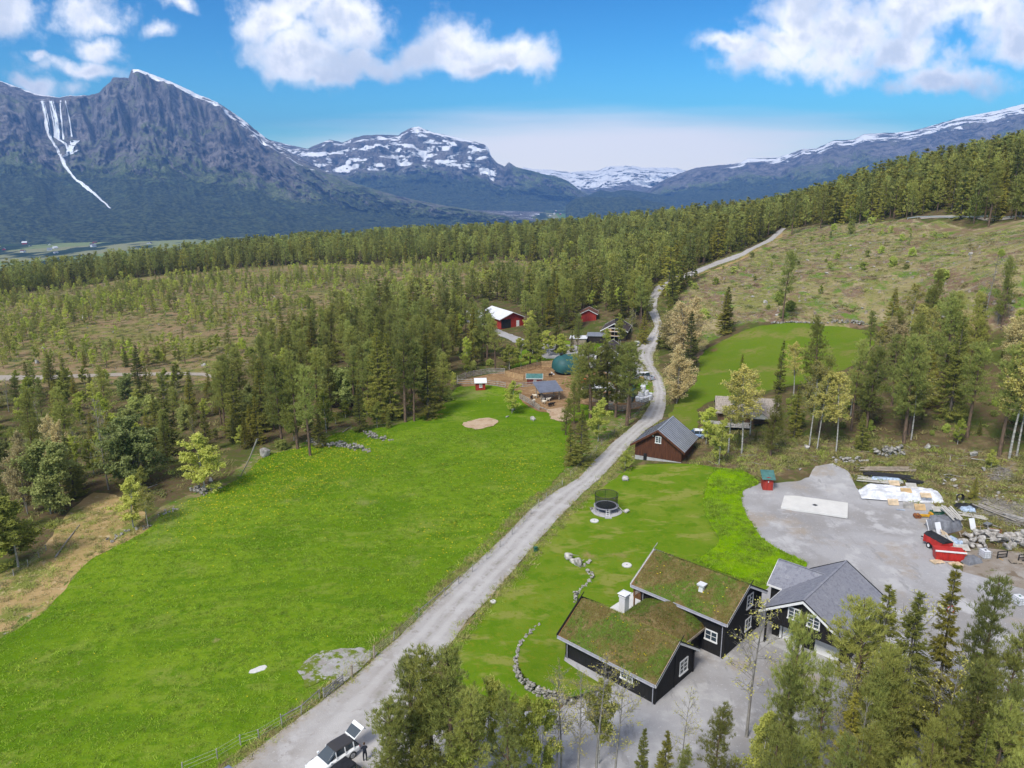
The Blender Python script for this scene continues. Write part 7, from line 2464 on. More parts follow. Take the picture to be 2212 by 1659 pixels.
for s_ in (-1, 1):
    vs = [(s_ * .20, -.42, 1.02), (s_ * .20, -.49, .99), (s_ * .18, -.56, .95), (s_ * .205, -.57, .95), (s_ * .22, -.565, .955), (s_ * .235, -.55, .96), (s_ * .16, -.50, .98)]
    skin_body('hand', vs, [(0, 1), (1, 2), (1, 3), (1, 4), (1, 5), (0, 6)], [.03, .032, .009, .009, .009, .008, .010], 'skin', ps_)

plain('wool_white', (.62, .56, .46), .95, .15, 6, bmp=.03)
plain('wool_grey', (.33, .31, .28), .95, .2, 6, bmp=.03)
plain('wool_black', (.022, .018, .016), .95, .3, 6, bmp=.03)
SHEEP = {}
for nm in ('wool_white', 'wool_grey', 'wool_black'):
    verts = [(-.42, 0, .62), (-.1, 0, .64), (.25, 0, .64), (.45, 0, .72), (.62, 0, .80), (.78, 0, .72), (-.36, .13, .42), (-.40, .13, .22), (-.37, .13, .02), (-.36, -.13, .42), (-.40, -.13, .22), (-.37, -.13, .02),
             (.30, .12, .42), (.30, .12, .22), (.31, .12, .02), (.30, -.12, .42), (.30, -.12, .22), (.31, -.12, .02), (.60, .13, .86), (.60, -.13, .86), (-.56, 0, .60)]
    edges = [(0, 1), (1, 2), (2, 3), (3, 4), (4, 5), (0, 6), (6, 7), (7, 8), (0, 9), (9, 10), (10, 11), (2, 12), (12, 13), (13, 14), (2, 15), (15, 16), (16, 17), (4, 18), (4, 19), (0, 20)]
    rad = [.23, .26, .24, .13, .09, .06, .07, .04, .035, .07, .04, .035, .065, .04, .035, .065, .04, .035, .03, .03, .05]
    o = skin_body('sheep', verts, edges, rad, nm, None, root=1, sub=1)
    dg = bpy.context.evaluated_depsgraph_get()
    me = bpy.data.meshes.new_from_object(o.evaluated_get(dg))
    bpy.data.objects.remove(o)
    for p in me.polygons:
        p.use_smooth = True
    SHEEP[nm] = me
for x, y, nm, a, lab in ((860, 985, 'wool_grey', 200, 'grey sheep standing before the open shelter'), (868, 1005, 'wool_white', 330, 'cream sheep in front of the grey one by the shelter'), (905, 985, 'wool_white', 20, 'cream sheep behind the shelter post'), (795, 955, 'wool_white', 170, 'cream sheep left of the open shelter'),
                         (765, 968, 'wool_black', 80, 'black sheep at the left of the shelter'), (780, 1000, 'wool_white', 240, 'cream sheep by the running fence'), (925, 775, 'wool_black', 10, 'black sheep alone near the dome hall'), (1300, 960, 'wool_white', 10, 'cream sheep between the pines and the ramp'),
                         (1325, 945, 'wool_white', 100, 'cream sheep facing the ramp'), (1438, 1028, 'wool_white', 15, 'cream sheep before the arched store'), (942, 1025, 'wool_black', 30, 'black sheep at the lower paddock corner'), (842, 950, 'wool_black', 190, 'black sheep under the shelter roof'), (1200, 915, 'wool_white', 120, 'cream sheep right of the shelter'), (918, 1030, 'wool_black', 60, 'dark lamb beside the lower fence')):
    g = G(*farm(x, y))
    o = link('sheep', SHEEP[nm], None, None, (g[0], g[1], g[2] + .08), (0, 0, R(a)))
    o.scale = (1.0, 1.0, 1.0)
    tag(o, lab, 'sheep', 'sheep in the paddock')

# ================================================================ FARMYARD THINGS
bale_me = None


def bale(p, rz, label, group, tip=False):
    global bale_me
    if bale_me is None:
        o = MB().tube([(0, 0, 0), (0, 0, .06), (0, 0, .14), (0, 0, 1.06), (0, 0, 1.14), (0, 0, 1.2)], [.50, .60, .64, .64, .60, .50], 16).build('hay_bale', 'white_plastic', smooth=False)
        bale_me = o.data
        bpy.data.objects.remove(o)
    o = link('hay_bale', bale_me, None, None, p, (R(90) if tip else 0, 0, rz))
    tag(o, label, 'bale', group)


for i, (x, y, lv) in enumerate(((1670, 985, 0), (1700, 990, 0), (1730, 985, 0), (1762, 975, 0), (1690, 965, 0), (1745, 958, 0), (1695, 985, 1), (1735, 975, 1), (1712, 968, 1), (1708, 978, 2), (1770, 955, 0))):
    g = G(*farm(x, y))
    bale((g[0], g[1], g[2] + .05 + lv * 1.18), i, 'white wrapped hay bale in the stack beside the arched store', 'bales beside the arched store')
for i in range(15):
    x, y = SRG.uniform(215, 400), SRG.uniform(250, 292)
    g = G(*farm(x, y))
    bale((g[0], g[1], g[2] + .05 + (1.15 if i % 5 == 0 else 0)), i, 'white wrapped hay bale lying beside the white-roofed barn', 'bales beside the white-roofed barn')


def heap(label, name, cx, cy, rx, ry, h, mat, rz=0.0, cat='tarpaulin', seed=1, rough=.25, n=18):
    """cloth thrown over a pile: a draped mound with folds"""
    g = G(cx, cy)
    t, u = np.meshgrid(np.linspace(-1, 1, n), np.linspace(-1, 1, n))
    r_ = np.maximum(np.abs(t), np.abs(u))
    z = h * (1 - sstep(r_, .72, 1.0)) * (1 + rough * fbm(t * 2.2 + seed, u * 2.2, seed, 3) * 2) + .03
    x = t * rx * (1 + .12 * fbm(t * 2, u * 2, seed + 5, 2))
    y = u * ry * (1 + .12 * fbm(t * 2 + 7, u * 2, seed + 6, 2))
    V = np.stack([x, y, z - .05], -1).reshape(-1, 3)
    ii = np.arange(n * n).reshape(n, n)
    me = npmesh(name, V, np.stack([ii[:-1, :-1], ii[:-1, 1:], ii[1:, 1:], ii[1:, :-1]], -1).reshape(-1, 4), smooth=False)
    o = link(name, me, mat, None, (g[0], g[1], g[2] + .08), (0, 0, rz))
    return tag(o, label, cat)


heap('white sheet thrown over a heap between the tall pines', 'tarpaulin', *farm(1380, 885), 2.6, 1.6, 1.5, 'white_tarp', R(10), seed=3)
heap('small white sheet beside the pine trunks at the farm', 'tarpaulin', *farm(1240, 870), 1.2, .9, .5, 'white_tarp', R(40), seed=5)


def mini_loader(label, p, rz, paint):
    t = thing('loader', label, 'loader', p, rz)
    MB().box(-1.0, .5, -.5, .5, .35, 1.0).build('body', paint, t, bevel=.04)
    MB().box(-.9, -.1, -.48, .48, 1.0, 1.1).build('hood', paint, t)
    for x, y in ((-.6, -.55), (-.6, .55), (.5, -.55), (.5, .55)):
        w_ = MB().tube([(x, y - .12, .38), (x, y + .12, .38)], .38, 14).build('wheel', 'black_rubber', t)
        MB().tube([(x, y - .125, .38), (x, y + .125, .38)], .18, 10).build('rim', paint, w_)
    for x in (-.05, .55):
        for y in (-.42, .42):
            MB().bar((x, y, 1.0), (x, y, 2.1), .05, .05).build('cab_post', 'black_metal', t)
    MB().box(-.15, .65, -.5, .5, 2.1, 2.18).build('cab_roof', 'white_paint', t)
    for y in (-.4, .4):
        MB().bar((.2, y, 1.0), (1.5, y, .5), .1, .14).build('arm', paint, t)
    MB().hexa([(1.4, -.7, .1), (2.0, -.7, .05), (2.0, .7, .05), (1.4, .7, .1), (1.4, -.7, .7), (1.55, -.7, .7), (1.55, .7, .7), (1.4, .7, .7)]).build('bucket', 'black_metal', t)


g = G(*farm(1495, 840))
mini_loader('small yellow loader with a white canopy roof in the farmyard', tuple(g), R(30), 'yellow_steel')
g = G(*farm(1700, 808))
mini_loader('orange-yellow compact loader behind the twin pines', tuple(g), R(80), 'yellow_steel')
g = G(*farm(1198, 830))
t = thing('water_tank', 'orange tank half hidden behind the first tall pine', 'tank', tuple(g))
MB().tube([(0, 0, 0), (0, 0, .1), (0, 0, 1.3), (0, 0, 1.5)], [.8, .85, .85, .4], 16).build('tank_body', 'orange_plastic', t)
MB().tube([(0, 0, 1.5), (0, 0, 1.62)], .25, 12).build('cap', 'black_metal', t)
g = G(*farm(1375, 955))
t = thing('ramp', 'wooden ramp leaning towards the white sheet', 'ramp', tuple(g), R(20))
for k in range(6):
    MB().hexa([(-.9 + k * .3, -1.4, .05), (-.62 + k * .3, -1.4, .05), (-.62 + k * .3, 1.0, .75), (-.9 + k * .3, 1.0, .75), (-.9 + k * .3, -1.4, .11), (-.62 + k * .3, -1.4, .11), (-.62 + k * .3, 1.0, .81), (-.9 + k * .3, 1.0, .81)]).build('plank', 'weathered_wood', t)
MB().box(-.8, .8, .7, .8, -.1, .62).build('support', 'weathered_wood', t)

# ================================================================ YARD
g = [G(*yard(*p)) for p in ((425, 392), (897, 465), (892, 583), (395, 502))]
t = thing('concrete_slab', 'white concrete slab with a drain ring on the gravel yard', 'slab', tuple(np.mean(g, 0)))
c_ = np.mean(g, 0)
MB().hexa([(*(p - c_)[:2], -.05) for p in g][::-1] + [(*(p - c_)[:2], .30) for p in g][::-1]).build('slab', 'white_concrete', t, bevel=.02)
d_ = G(*yard(650, 490)) - c_
MB().tube([(d_[0], d_[1], .30), (d_[0], d_[1], .33)], .42, 18).build('drain_ring', 'galvanized', t)
MB().tube([(d_[0], d_[1], .33), (d_[0], d_[1], .345)], .28, 18).build('drain_cover', 'black_rubber', t)


def pallet(px, py, label, rz=0.0, mat='pallet_wood', tilt=(0, 0), lift=0.0, group=None):
    g = G(px, py)
    t = thing('pallet', label, 'pallet', (g[0], g[1], g[2] + .12 + lift), rz, group)
    t.rotation_euler = (tilt[0], tilt[1], rz)
    t.scale = (1.3, 1.3, 1.3)
    for k in range(7):
        MB().box(-.6, .6, -.40 + k * .115, -.31 + k * .115, .10, .125).build('slat', mat, t)
    for x in (-.52, 0, .52):
        MB().box(x - .05, x + .05, -.4, .4, 0, .10).build('bearer', mat, t)
    return t


heap('long white sheet spread over a timber pile at the yard edge', 'tarpaulin', *yard(1300, 410), 6.2, 2.0, 1.15, 'white_tarp', R(-10), seed=8, n=30, rough=.5)
for i, (x, y, rz, mt, tl, lf, lab) in enumerate(((1092, 362, 70, 'pallet_wood', (.9, 0), .25, 'pallet leaning at the left end of the white sheet'), (1232, 368, -8, 'pallet_wood', (.5, 0), .75, 'pallet lying at the top left of the white sheet'), (1360, 388, -10, 'pale_plank', (.5, 0), .75, 'pallet at the top middle of the white sheet'), (1162, 425, -6, 'pallet_wood', (.55, 0), .30, 'pallet at the lower left of the white sheet'),
                                                 (1230, 470, -5, 'pallet_wood', (.8, 0), .30, 'pale pallet leaning at the lower edge of the white sheet'), (1322, 428, -8, 'fresh_wood', (.4, 0), .80, 'yellowish pallet in the middle of the white sheet'), (1345, 492, -8, 'grey_wood', (.9, 0), .30, 'dark grey pallet leaning below the white sheet'), (1430, 508, -8, 'fresh_wood', (.8, 0), .30, 'light pallet below the right end of the white sheet'), (1470, 455, -10, 'pallet_wood', (.4, 0), .6, 'pallet at the right end of the white sheet'),
                                                 (1562, 535, -5, 'pale_plank', (.4, 0), .5, 'pallet on the green crate beside the grey cover'), (1610, 720, 70, 'pallet_wood', (.5, 0), .5, 'pallet leaning on the red trailer load'), (1752, 815, 0, 'pale_plank', (.5, 0), .3, 'pale pallet beside the orange float'), (1562, 905, 10, 'pallet_wood', (0, 0), 0, 'pallet under the near corner of the red skip'), (1700, 925, 10, 'pallet_wood', (0, 0), 0, 'pallet under the far corner of the red skip'))):
    pallet(*yard(x, y), lab, R(rz), mt, tl, lf + (.45 if lf >= .6 and x < 1500 else 0))


def bundle(name, label, cat, part, a, b, n, rad, mat, spread, seed, square=False, layers=1):
    """lengths of timber or pipe lying side by side from a to b"""
    rg = random.Random(seed)
    A, B = G(*a), G(*b)
    t = thing(name, label, cat, tuple((A + B) / 2))
    d = (B - A)[:2]
    L = np.linalg.norm(d)
    d = d / L
    nrm = np.array([-d[1], d[0]])
    c = (A + B) / 2
    for k in range(n):
        o_ = nrm * ((k % max(1, n // layers)) - (n // layers) / 2) * spread + d * rg.uniform(-.1, .1) * L
        z = rad + (k // max(1, n // layers)) * rad * 1.8 + .10
        s_ = L * rg.uniform(.42, .5)
        sk = rg.uniform(-.04, .04)
        p0 = (o_[0] - d[0] * s_ + nrm[0] * sk * L, o_[1] - d[1] * s_ + nrm[1] * sk * L, z)
        p1 = (o_[0] + d[0] * s_, o_[1] + d[1] * s_, z + rg.uniform(0, .05))
        mb = MB()
        mb.bar(p0, p1, rad * 2.4, rad * 1.2) if square else mb.tube([p0, p1], [rad, rad * .85], 8)
        mb.build(part, mat, t)
    return t


bundle('log_pile', 'few long pale poles lying in the heath above the pipes', 'logs', 'log', yard(990, 215), yard(1415, 200), 4, .13, 'weathered_wood', .55, 1)
bundle('pipe_stack', 'stack of black plastic pipes at the yard edge', 'pipes', 'pipe', yard(1010, 248), yard(1370, 278), 10, .11, 'black_rubber', .30, 2, layers=2)
bundle('plank_pile', 'pale planks with blue sheeting below the black pipes', 'planks', 'plank', yard(960, 275), yard(1300, 312), 7, .09, 'pale_plank', .32, 3, True)
heap('crumpled blue-white sheet on the planks below the pipes', 'tarpaulin', *yard(1180, 285), 2.6, .6, .45, 'blue_tarp', R(-5), seed=12)
bundle('pipe_stack', 'short bundle of black rolls beside the planks', 'pipes', 'roll', yard(1325, 312), yard(1448, 316), 4, .16, 'black_rubber', .3, 5, layers=2)
heap('grey cover over a machine beside the white sheet pile', 'tarpaulin', *yard(1615, 640), 1.9, 1.7, 1.5, 'grey_tarp', R(20), seed=15)
bundle('plank_pile', 'white boards laid over the grey cover', 'boards', 'board', yard(1620, 560), yard(1715, 670), 5, .10, 'pale_plank', .33, 6, True).location.z += 1.55
for x, y, rz, lab, mt in ((1510, 665, 20, 'grey panel leaning against the covered machine', 'grey_metal'), (1575, 690, 12, 'pale grey panel leaning before the covered machine', 'white_sheet'), (1828, 660, 8, 'white board standing among the weeds', 'white_sheet')):
    g = G(*yard(x, y))
    t = thing('panel', lab, 'panel', tuple(g), R(rz))
    MB().hexa([(-.4, -.3, 0), (.4, -.3, 0), (.4, -.22, 0), (-.4, -.22, 0), (-.4, .5, 1.6), (.4, .5, 1.6), (.4, .58, 1.6), (-.4, .58, 1.6)]).build('sheet', mt, t)
    MB().hexa([(-.44, -.32, 0), (-.38, -.32, 0), (-.38, -.2, 0), (-.44, -.2, 0), (-.44, .48, 1.6), (-.38, .48, 1.6), (-.38, .60, 1.6), (-.44, .60, 1.6)]).build('edge', 'white_paint', t)
# yellow auger and green crate
g = G(*yard(1470, 570))
t = thing('auger_attachment', 'yellow auger attachment lying before the green crate', 'attachment', tuple(g), R(-5))
MB().bar((-1.2, 0, .45), (.9, 0, .45), .30, .28).build('frame', 'yellow_steel', t)
for x in (-1.3, -.9):
    MB().tube([(x, -.35, .35), (x, .35, .35)], .3, 10).build('drum', 'rust', t)
MB().box(.6, 1.0, -.4, .4, .0, .9).build('bracket', 'yellow_steel', t)
g = G(*yard(1558, 552))
t = thing('crate', 'green steel crate carrying a pallet', 'crate', tuple(g), R(5))
for k in range(4):
    MB().box(-.8, .8, -.55, -.5, .05 + k * .18, .17 + k * .18).build('slat', 'green_steel', t)
    MB().box(-.8, .8, .5, .55, .05 + k * .18, .17 + k * .18).build('slat', 'green_steel', t)
MB().box(-.8, .8, -.5, .5, .02, .08).build('floor', 'green_steel', t)
for x in (-.78, .78):
    MB().box(x - .04, x + .04, -.56, .56, 0, .8).build('end', 'green_steel', t)


def trailer(label, px, py, rz, L, W, H_, load):
    g = G(px, py)
    t = thing('trailer', label, 'trailer', tuple(g), rz)
    MB().box(-L / 2, L / 2, -W / 2, W / 2, .5, .58).build('floor', 'red_steel', t)
    for y in (-W / 2, W / 2):
        MB().box(-L / 2, L / 2, y - .03, y + .03, .58, .5 + H_).build('side_board', 'red_steel', t)
        for k in range(4):
            x = -L / 2 + .1 + k * (L - .2) / 3
            MB().box(x - .05, x + .05, y - .06, y + .06, .45, .52 + H_).build('stake', 'red_steel', t)
    for x in (-L / 2, L / 2):
        MB().box(x - .03, x + .03, -W / 2, W / 2, .58, .5 + H_).build('end_board', 'red_steel', t)
    for x in (-.4, .4):
        for y in (-W / 2 - .02, W / 2 + .02):
            w_ = MB().tube([(x, y - .1, .33), (x, y + .1, .33)], .33, 14).build('wheel', 'black_rubber', t)
            MB().tube([(x, y - .11, .33), (x, y + .11, .33)], .17, 10).build('rim', 'white_paint', w_)
    MB().bar((L / 2, 0, .5), (L / 2 + 1.0, 0, .45), .1, .1).build('drawbar', 'black_metal', t)
    t.scale = (1.25, 1.25, 1.3)
    if load == 'cover':
        MB().prism([(-L / 2 - .05, -W / 2 - .05, .5 + H_), (-L / 2 - .05, W / 2 + .05, .5 + H_), (-L / 2 - .05, W / 4, .75 + H_), (-L / 2 - .05, -W / 4, .75 + H_)], (0, 0, 0), (L + .1, 0, 0)).build('cover', 'black_rubber', t)
    return t


trailer('red trailer with a black cover beside the plank load', *yard(1560, 800), R(105), 2.6, 1.35, .75, 'cover')
sk_ = G(*yard(1640, 880))
t = thing('skip', 'red steel skip on pallets nearest the garage', 'skip', (sk_[0], sk_[1], sk_[2] + .15), R(-12))
t.scale = (1.12, 1.15, 1.45)
MB().hexa([(-1.45, -.55, .0), (1.45, -.55, .0), (1.45, .55, .0), (-1.45, .55, .0), (-1.6, -.7, .95), (1.6, -.7, .95), (1.6, .7, .95), (-1.6, .7, .95)]).build('tub', 'red_steel', t)
for k in range(7):
    x = -1.45 + k * .48
    MB().hexa([(x - .05, -.62, .02), (x + .05, -.62, .02), (x + .05, -.55, .02), (x - .05, -.55, .02), (x - .05, -.76, .95), (x + .05, -.76, .95), (x + .05, -.69, .95), (x - .05, -.69, .95)]).build('rib', 'red_steel', t)
MB().box(-1.68, 1.68, -.80, -.68, .90, 1.02).build('rim', 'white_paint', t)
MB().box(-1.55, 1.55, -.66, .66, .80, .84).build('load', 'grey_wood', t)
bundle('plank_pile', 'bundle of pale planks between the red trailer and the skip', 'planks', 'plank', yard(1620, 740), yard(1700, 850), 8, .10, 'pale_plank', .30, 9, True, layers=2).location.z += .5
heap('blue-white sheet on the plank bundle by the red skip', 'tarpaulin', *yard(1680, 770), .9, 1.2, .8, 'blue_tarp', R(20), seed=21)
g = G(*yard(1757, 858))
t = thing('float', 'orange round float beside the red skip', 'float', tuple(g))
bm = bmesh.new()
bmesh.ops.create_icosphere(bm, subdivisions=3, radius=.42, matrix=Matrix.Translation((0, 0, .48)) @ Matrix.Diagonal((1, 1, .9, 1)))
me = bpy.data.meshes.new('ball')
bm.to_mesh(me)
bm.free()
link('ball', me, 'orange_plastic', t)
MB().tube([(0, 0, .80), (0, 0, 1.0)], [.12, .08], 8).build('eye', 'black_rubber', t)


def ibc(px, py, rz, label, cap):
    g = G(px, py)
    t = thing('container_tank', label, 'tank', tuple(g), rz)
    MB().box(-.46, .46, -.56, .56, .18, 1.1).build('tank_body', 'white_plastic', t, bevel=.06)
    for z in (.2, .5, .8, 1.1):
        for s_ in (-1, 1):
            MB().bar((-.5, s_ * .6, z), (.5, s_ * .6, z), .03, .03).build('cage_bar', 'galvanized', t)
            MB().bar((s_ * .5, -.6, z), (s_ * .5, .6, z), .03, .03).build('cage_bar', 'galvanized', t)
    for x in np.linspace(-.5, .5, 4):
        for s_ in (-1, 1):
            MB().bar((x, s_ * .61, .1), (x, s_ * .61, 1.12), .03, .03).build('cage_bar', 'galvanized', t)
    MB().box(-.5, .5, -.6, .6, 0, .14).build('base', 'grey_wood', t)
    MB().tube([(0, 0, 1.1), (0, 0, 1.17)], .12, 10).build('cap', cap, t)
    return t


ibc(*yard(1915, 865), R(5), 'white caged tank before the boulder pile', 'black_metal')
ibc(2200, 1306, R(10), 'white caged tank at the picture edge', 'green_steel')


def fork(px, py, rz, label, mat):
    g = G(px, py)
    t = thing('fork_attachment', label, 'attachment', tuple(g), rz)
    for x in (-.7, .7):
        MB().box(x - .05, x + .05, -.05, .05, .05, 1.0).build('upright', mat, t)
    for z in (.1, .55, .95):
        MB().box(-.75, .75, -.04, .04, z, z + .1).build('crossbar', mat, t)
    for x in (-.4, .4):
        MB().bar((x, -.05, .08), (x, -1.1, .05), .1, .05).build('tine', 'yellow_steel', t)


fork(*yard(2045, 870), R(10), 'black fork attachment with yellow tines before the boulders', 'black_metal')
fork(*yard(2205, 895), R(5), 'black fork attachment cut by the picture edge', 'black_metal')
fork(*yard(1990, 700), R(-20), 'rusty fork attachment on top of the boulder pile', 'rust')
heap('blue sheet on scrap beside the little spruce', 'tarpaulin', *yard(1790, 515), 1.0, .7, .5, 'blue_tarp', R(0), seed=31)
heap('black sheet crumpled behind the blue one', 'tarpaulin', *yard(1785, 490), 1.6, .8, .45, 'black_rubber', R(-10), seed=33)
bundle('plank_pile', 'white scrap boards along the brush heap', 'boards', 'board', yard(1725, 545), yard(1950, 575), 5, .08, 'pale_plank', .28, 13, True)
bundle('log_pile', 'felled thin trunks beside the boulder pile', 'logs', 'log', yard(1900, 470), yard(2250, 600), 6, .12, 'dead_wood', .6, 14)
for i, (x, y) in enumerate(((1600, 318), (1640, 275), (1685, 290), (1700, 335), (1625, 300))):
    g = G(*yard(x, y))
    tag(stone(None, (g[0], g[1], g[2] + .2), 1.1, FLATS, .5, 'stone_slab'), 'pale stone slab dumped in the heath right of the pipes', 'slab', 'stone slabs in the heath')
g = G(2053, 1325)
t = thing('hose_reel', 'red hose reel behind the slender spruce', 'reel', tuple(g))
MB().tube([(.45 * math.cos(a), 0, .5 + .45 * math.sin(a)) for a in np.linspace(0, 6.283, 20)], .07, 6, False).build('ring', 'red_steel', t)
MB().box(-.3, .3, -.2, .2, 0, .12).build('foot', 'black_metal', t)

for i, (x, y, ln, rz, mt) in enumerate(((1640, 250, 1.6, 20, 'pale_plank'), (1700, 260, 2.2, -30, 'dead_wood'), (1880, 140, 2.6, -15, 'pale_plank'), (2060, 265, 1.8, -50, 'grey_wood'), (1660, 130, 2.4, 60, 'dead_wood'), (1760, 590, 1.4, 15, 'pale_plank'), (1890, 640, 2.0, 10, 'fresh_wood'), (1880, 668, 2.0, 6, 'weathered_wood'), (2010, 640, 1.2, -40, 'grey_wood'), (1735, 700, 1.5, 70, 'weathered_wood'), (1660, 905, 1.2, 10, 'pale_plank'), (1290, 515, 1.2, -12, 'blue_tarp'))):
    g = G(*yard(x, y))
    o = MB().box(-ln / 2, ln / 2, -.09, .09, 0, .06).build('plank', mt, None, loc=(g[0], g[1], g[2] + .15), rot=(0, SRG.uniform(-.08, .08), R(rz)), bevel=.01)
    tag(o, 'loose plank lying about the stored timber and rubble', 'plank', 'loose planks about the yard')
t = thing('coiled_hose', 'black coiled hose beside the little yellow-green spruce', 'hose', tuple(G(*yard(1735, 440))))
for k in range(4):
    MB().tube([((.55 - k * .04) * math.cos(a), .1 * k, .55 + (.55 - k * .04) * math.sin(a)) for a in np.linspace(0, 6.283, 18)], .06, 6, False).build('coil', 'black_rubber', t)
t = thing('barrow', 'grey wheelbarrow body left beside the boulder pile', 'barrow', tuple(G(*yard(1935, 640))), R(30))
MB().hexa([(-.35, -.25, .25), (.35, -.25, .25), (.35, .25, .25), (-.35, .25, .25), (-.6, -.4, .65), (.6, -.4, .65), (.6, .4, .65), (-.6, .4, .65)]).build('tray', 'grey_metal', t)
for y_ in (-.25, .25):
    MB().bar((-1.1, y_, .55), (.6, y_ * .3, .2), .04, .04).build('handle', 'black_metal', t)
MB().tube([(.7, -.05, .18), (.7, .05, .18)], .18, 12).build('wheel', 'black_rubber', t)
for i in range(16):
    g = G(*yard(SRG.uniform(1700, 2200), SRG.uniform(330, 470)))
    o = stone(None, (g[0], g[1], g[2] + .1), SRG.uniform(.4, .9), ROCKS, None, 'rubble_stone')
    tag(o, 'small rubble stone among the brush above the boulder pile', 'stone', 'rubble stones above the boulder pile')
bundle('plank_pile', 'stack of grey boards at the picture edge behind the boulders', 'boards', 'board', yard(2060, 560), yard(2230, 600), 9, .09, 'grey_wood', .30, 41, True, layers=3)
bundle('plank_pile', 'pale battens beside the covered machine', 'planks', 'batten', yard(1700, 540), yard(1740, 640), 6, .06, 'pale_plank', .2, 42, True, layers=2)
heap('dark sheet over a low stack left of the caged tank', 'tarpaulin', *yard(1815, 900), 1.2, .8, .7, 'grey_tarp', R(15), seed=44)
pallet(*yard(1800, 770), 'grey pallet lying before the first boulders', R(25), 'grey_wood')
pallet(*yard(2150, 905), 'worn pallet beside the fork attachments', R(-10), 'weathered_wood')
# dead trunks
g0, g1 = G(520, 1030), G(560, 945)
t = thing('dead_tree', 'white dead birch trunk leaning on the big boulder', 'dead tree', tuple(g0))
w_ = Wood()
top = np.array([g1[0] - g0[0] + 1.2, g1[1] - g0[1] - 6.5, 5.4])
top = at_depth(556, 948, 128) - g0
w_.limb([(0, 0, .1), tuple(top * .5 + np.array([.2, 0, .1])), tuple(top)], [.06, .12, .17], 7)
for k in range(9):
    f = .04 + k * .045
    a = top * f
    e = np.array([SRG.uniform(-1.1, 1.1), SRG.uniform(-.3, .3), SRG.uniform(-.2, .7)])
    w_.limb([tuple(a), tuple(a + e * .6), tuple(a + e + np.array([0, 0, .1]))], [.035, .02, .008], 4)
vv_, ff_ = w_.mesh('t')
link('trunk', npmesh('trunk', vv_, ff_, smooth=True), 'dead_wood', t)
for px0, py0, px1, py1, lab in ((270, 1075, 340, 1048, 'dead log lying behind the bright birch'), (120, 1205, 172, 1135, 'bundle of thin dead poles by the dry grass'), (205, 838, 275, 822, 'fallen trunk below the forest road'), (740, 935, 760, 922, 'grey branch lying in the grassy bay'), (1165, 880, 1190, 890, 'plank lying at the paddock corner')):
    a, b_ = G(px0, py0), G(px1, py1)
    o = MB().tube([(0, 0, .12), tuple((b_ - a) * .5 + np.array([0, 0, .2])), tuple(b_ - a + np.array([0, 0, .15]))], [.13, .10, .05], 7).build('fallen_log', 'dead_wood', None, loc=tuple(a))
    tag(o, lab, 'log')

# ================================================================ SMALL GROWTH AND LITTER (uncountable)
def clump(seed, n, h, w, spread, lean):
    rg = np.random.default_rng(seed)
    P = np.stack([rg.normal(0, spread, n), rg.normal(0, spread, n), np.zeros(n)], 1)
    return grass_blades(P, h * .5, h, w, seed, lean)


def clump_mesh(nm, seed, mat, n=14, h=.25, w=.06, spread=.14, lean=.5):
    V, Fc, tt = clump(seed, n, h, w, spread, lean)
    me = npmesh(nm, V, Fc, tt)
    me.materials.append(MATS[mat])
    return me


def scatter(poly, n, seed, yr=None):
    rg = np.random.default_rng(seed)
    P = np.array(poly)
    lo, hi = P.min(0), P.max(0)
    if yr:
        lo[1], hi[1] = max(lo[1], yr[0]), min(hi[1], yr[1])
    x, y = rg.uniform(lo[0], hi[0], n), rg.uniform(lo[1], hi[1], n)
    k = inside(x, y, P)
    return x[k], y[k], rg


x, y, rg = scatter(MEADOW, 60000, 3, (35, 150))
k = (rg.random(len(x)) < np.clip(.6 + fbm(x / 3, y / 3, 61, 3) * .9, .2, 1)) & in_view(x, y, 4)
x, y = x[k], y[k]
instancer('meadow_grass', np.stack([x, y, T(x, y) + .06], 1), rg.uniform(.6, 1.5, len(x)), rg.integers(0, 4, len(x)), [clump_mesh('tuft%d' % i, 20 + i, 'tuft_grass', 12, .14, .07, .17, 1.0) for i in range(4)], label='short grass tufts all over the meadow', cat='grass')
x, y, rg = scatter(LONG, 6000, 4)
instancer('tall_grass', np.stack([x, y, T(x, y) + .12], 1), rg.uniform(.8, 1.8, len(x)), rg.integers(0, 3, len(x)), [clump_mesh('long%d' % i, 40 + i, 'tuft_grass', 14, .22, .07, .14, .9) for i in range(3)], label='long bright grass on the bank beside the gravel yard', cat='grass')
# verges and field edges: mixed dry and green tufts
pts = []
for L, dx, dy, sd in ((ROAD_L[0:17], -9, 0, 1), (ROAD_L[0:17], -17, -3, 2), (ROAD_R[3:16], 7, 2, 3), (ROAD_R[3:16], 14, 4, 4), (ROAD_L[17:34], -4, 0, 5), (ROAD_R[16:32], 4, 0, 6)):
    P = resample(survey([(a + dx, b + dy) for a, b in L]), .16, False)
    rg = np.random.default_rng(sd)
    k = rg.random(len(P)) < .7
    pts.append(P[k] + rg.normal(0, .45, (k.sum(), 2)))
for poly, n, sd in ((HEATH, 9000, 7), (survey([(-120, 1440), (60, 1352), (185, 1217), (330, 1145), (250, 1065), (140, 1120), (30, 1230), (-120, 1280)]), 1100, 8), (CLEAR_R, 16000, 9)):
    x, y, rg = scatter(poly, n, sd)
    k = free(x, y)
    pts.append(np.stack([x[k], y[k]], 1))
P = np.concatenate(pts)
rg = np.random.default_rng(12)
instancer('dry_grass_tufts', np.stack([P[:, 0], P[:, 1], T(P[:, 0], P[:, 1]) + .04], 1), rg.uniform(.7, 1.9, len(P)), rg.integers(0, 5, len(P)), [clump_mesh('dry%d' % i, 60 + i, 'dry_tuft' if i < 3 else 'bush_leaves', 20, .26, .045, .18, .8) for i in range(5)], label='dry and green grass tufts on verges and heath', cat='grass')
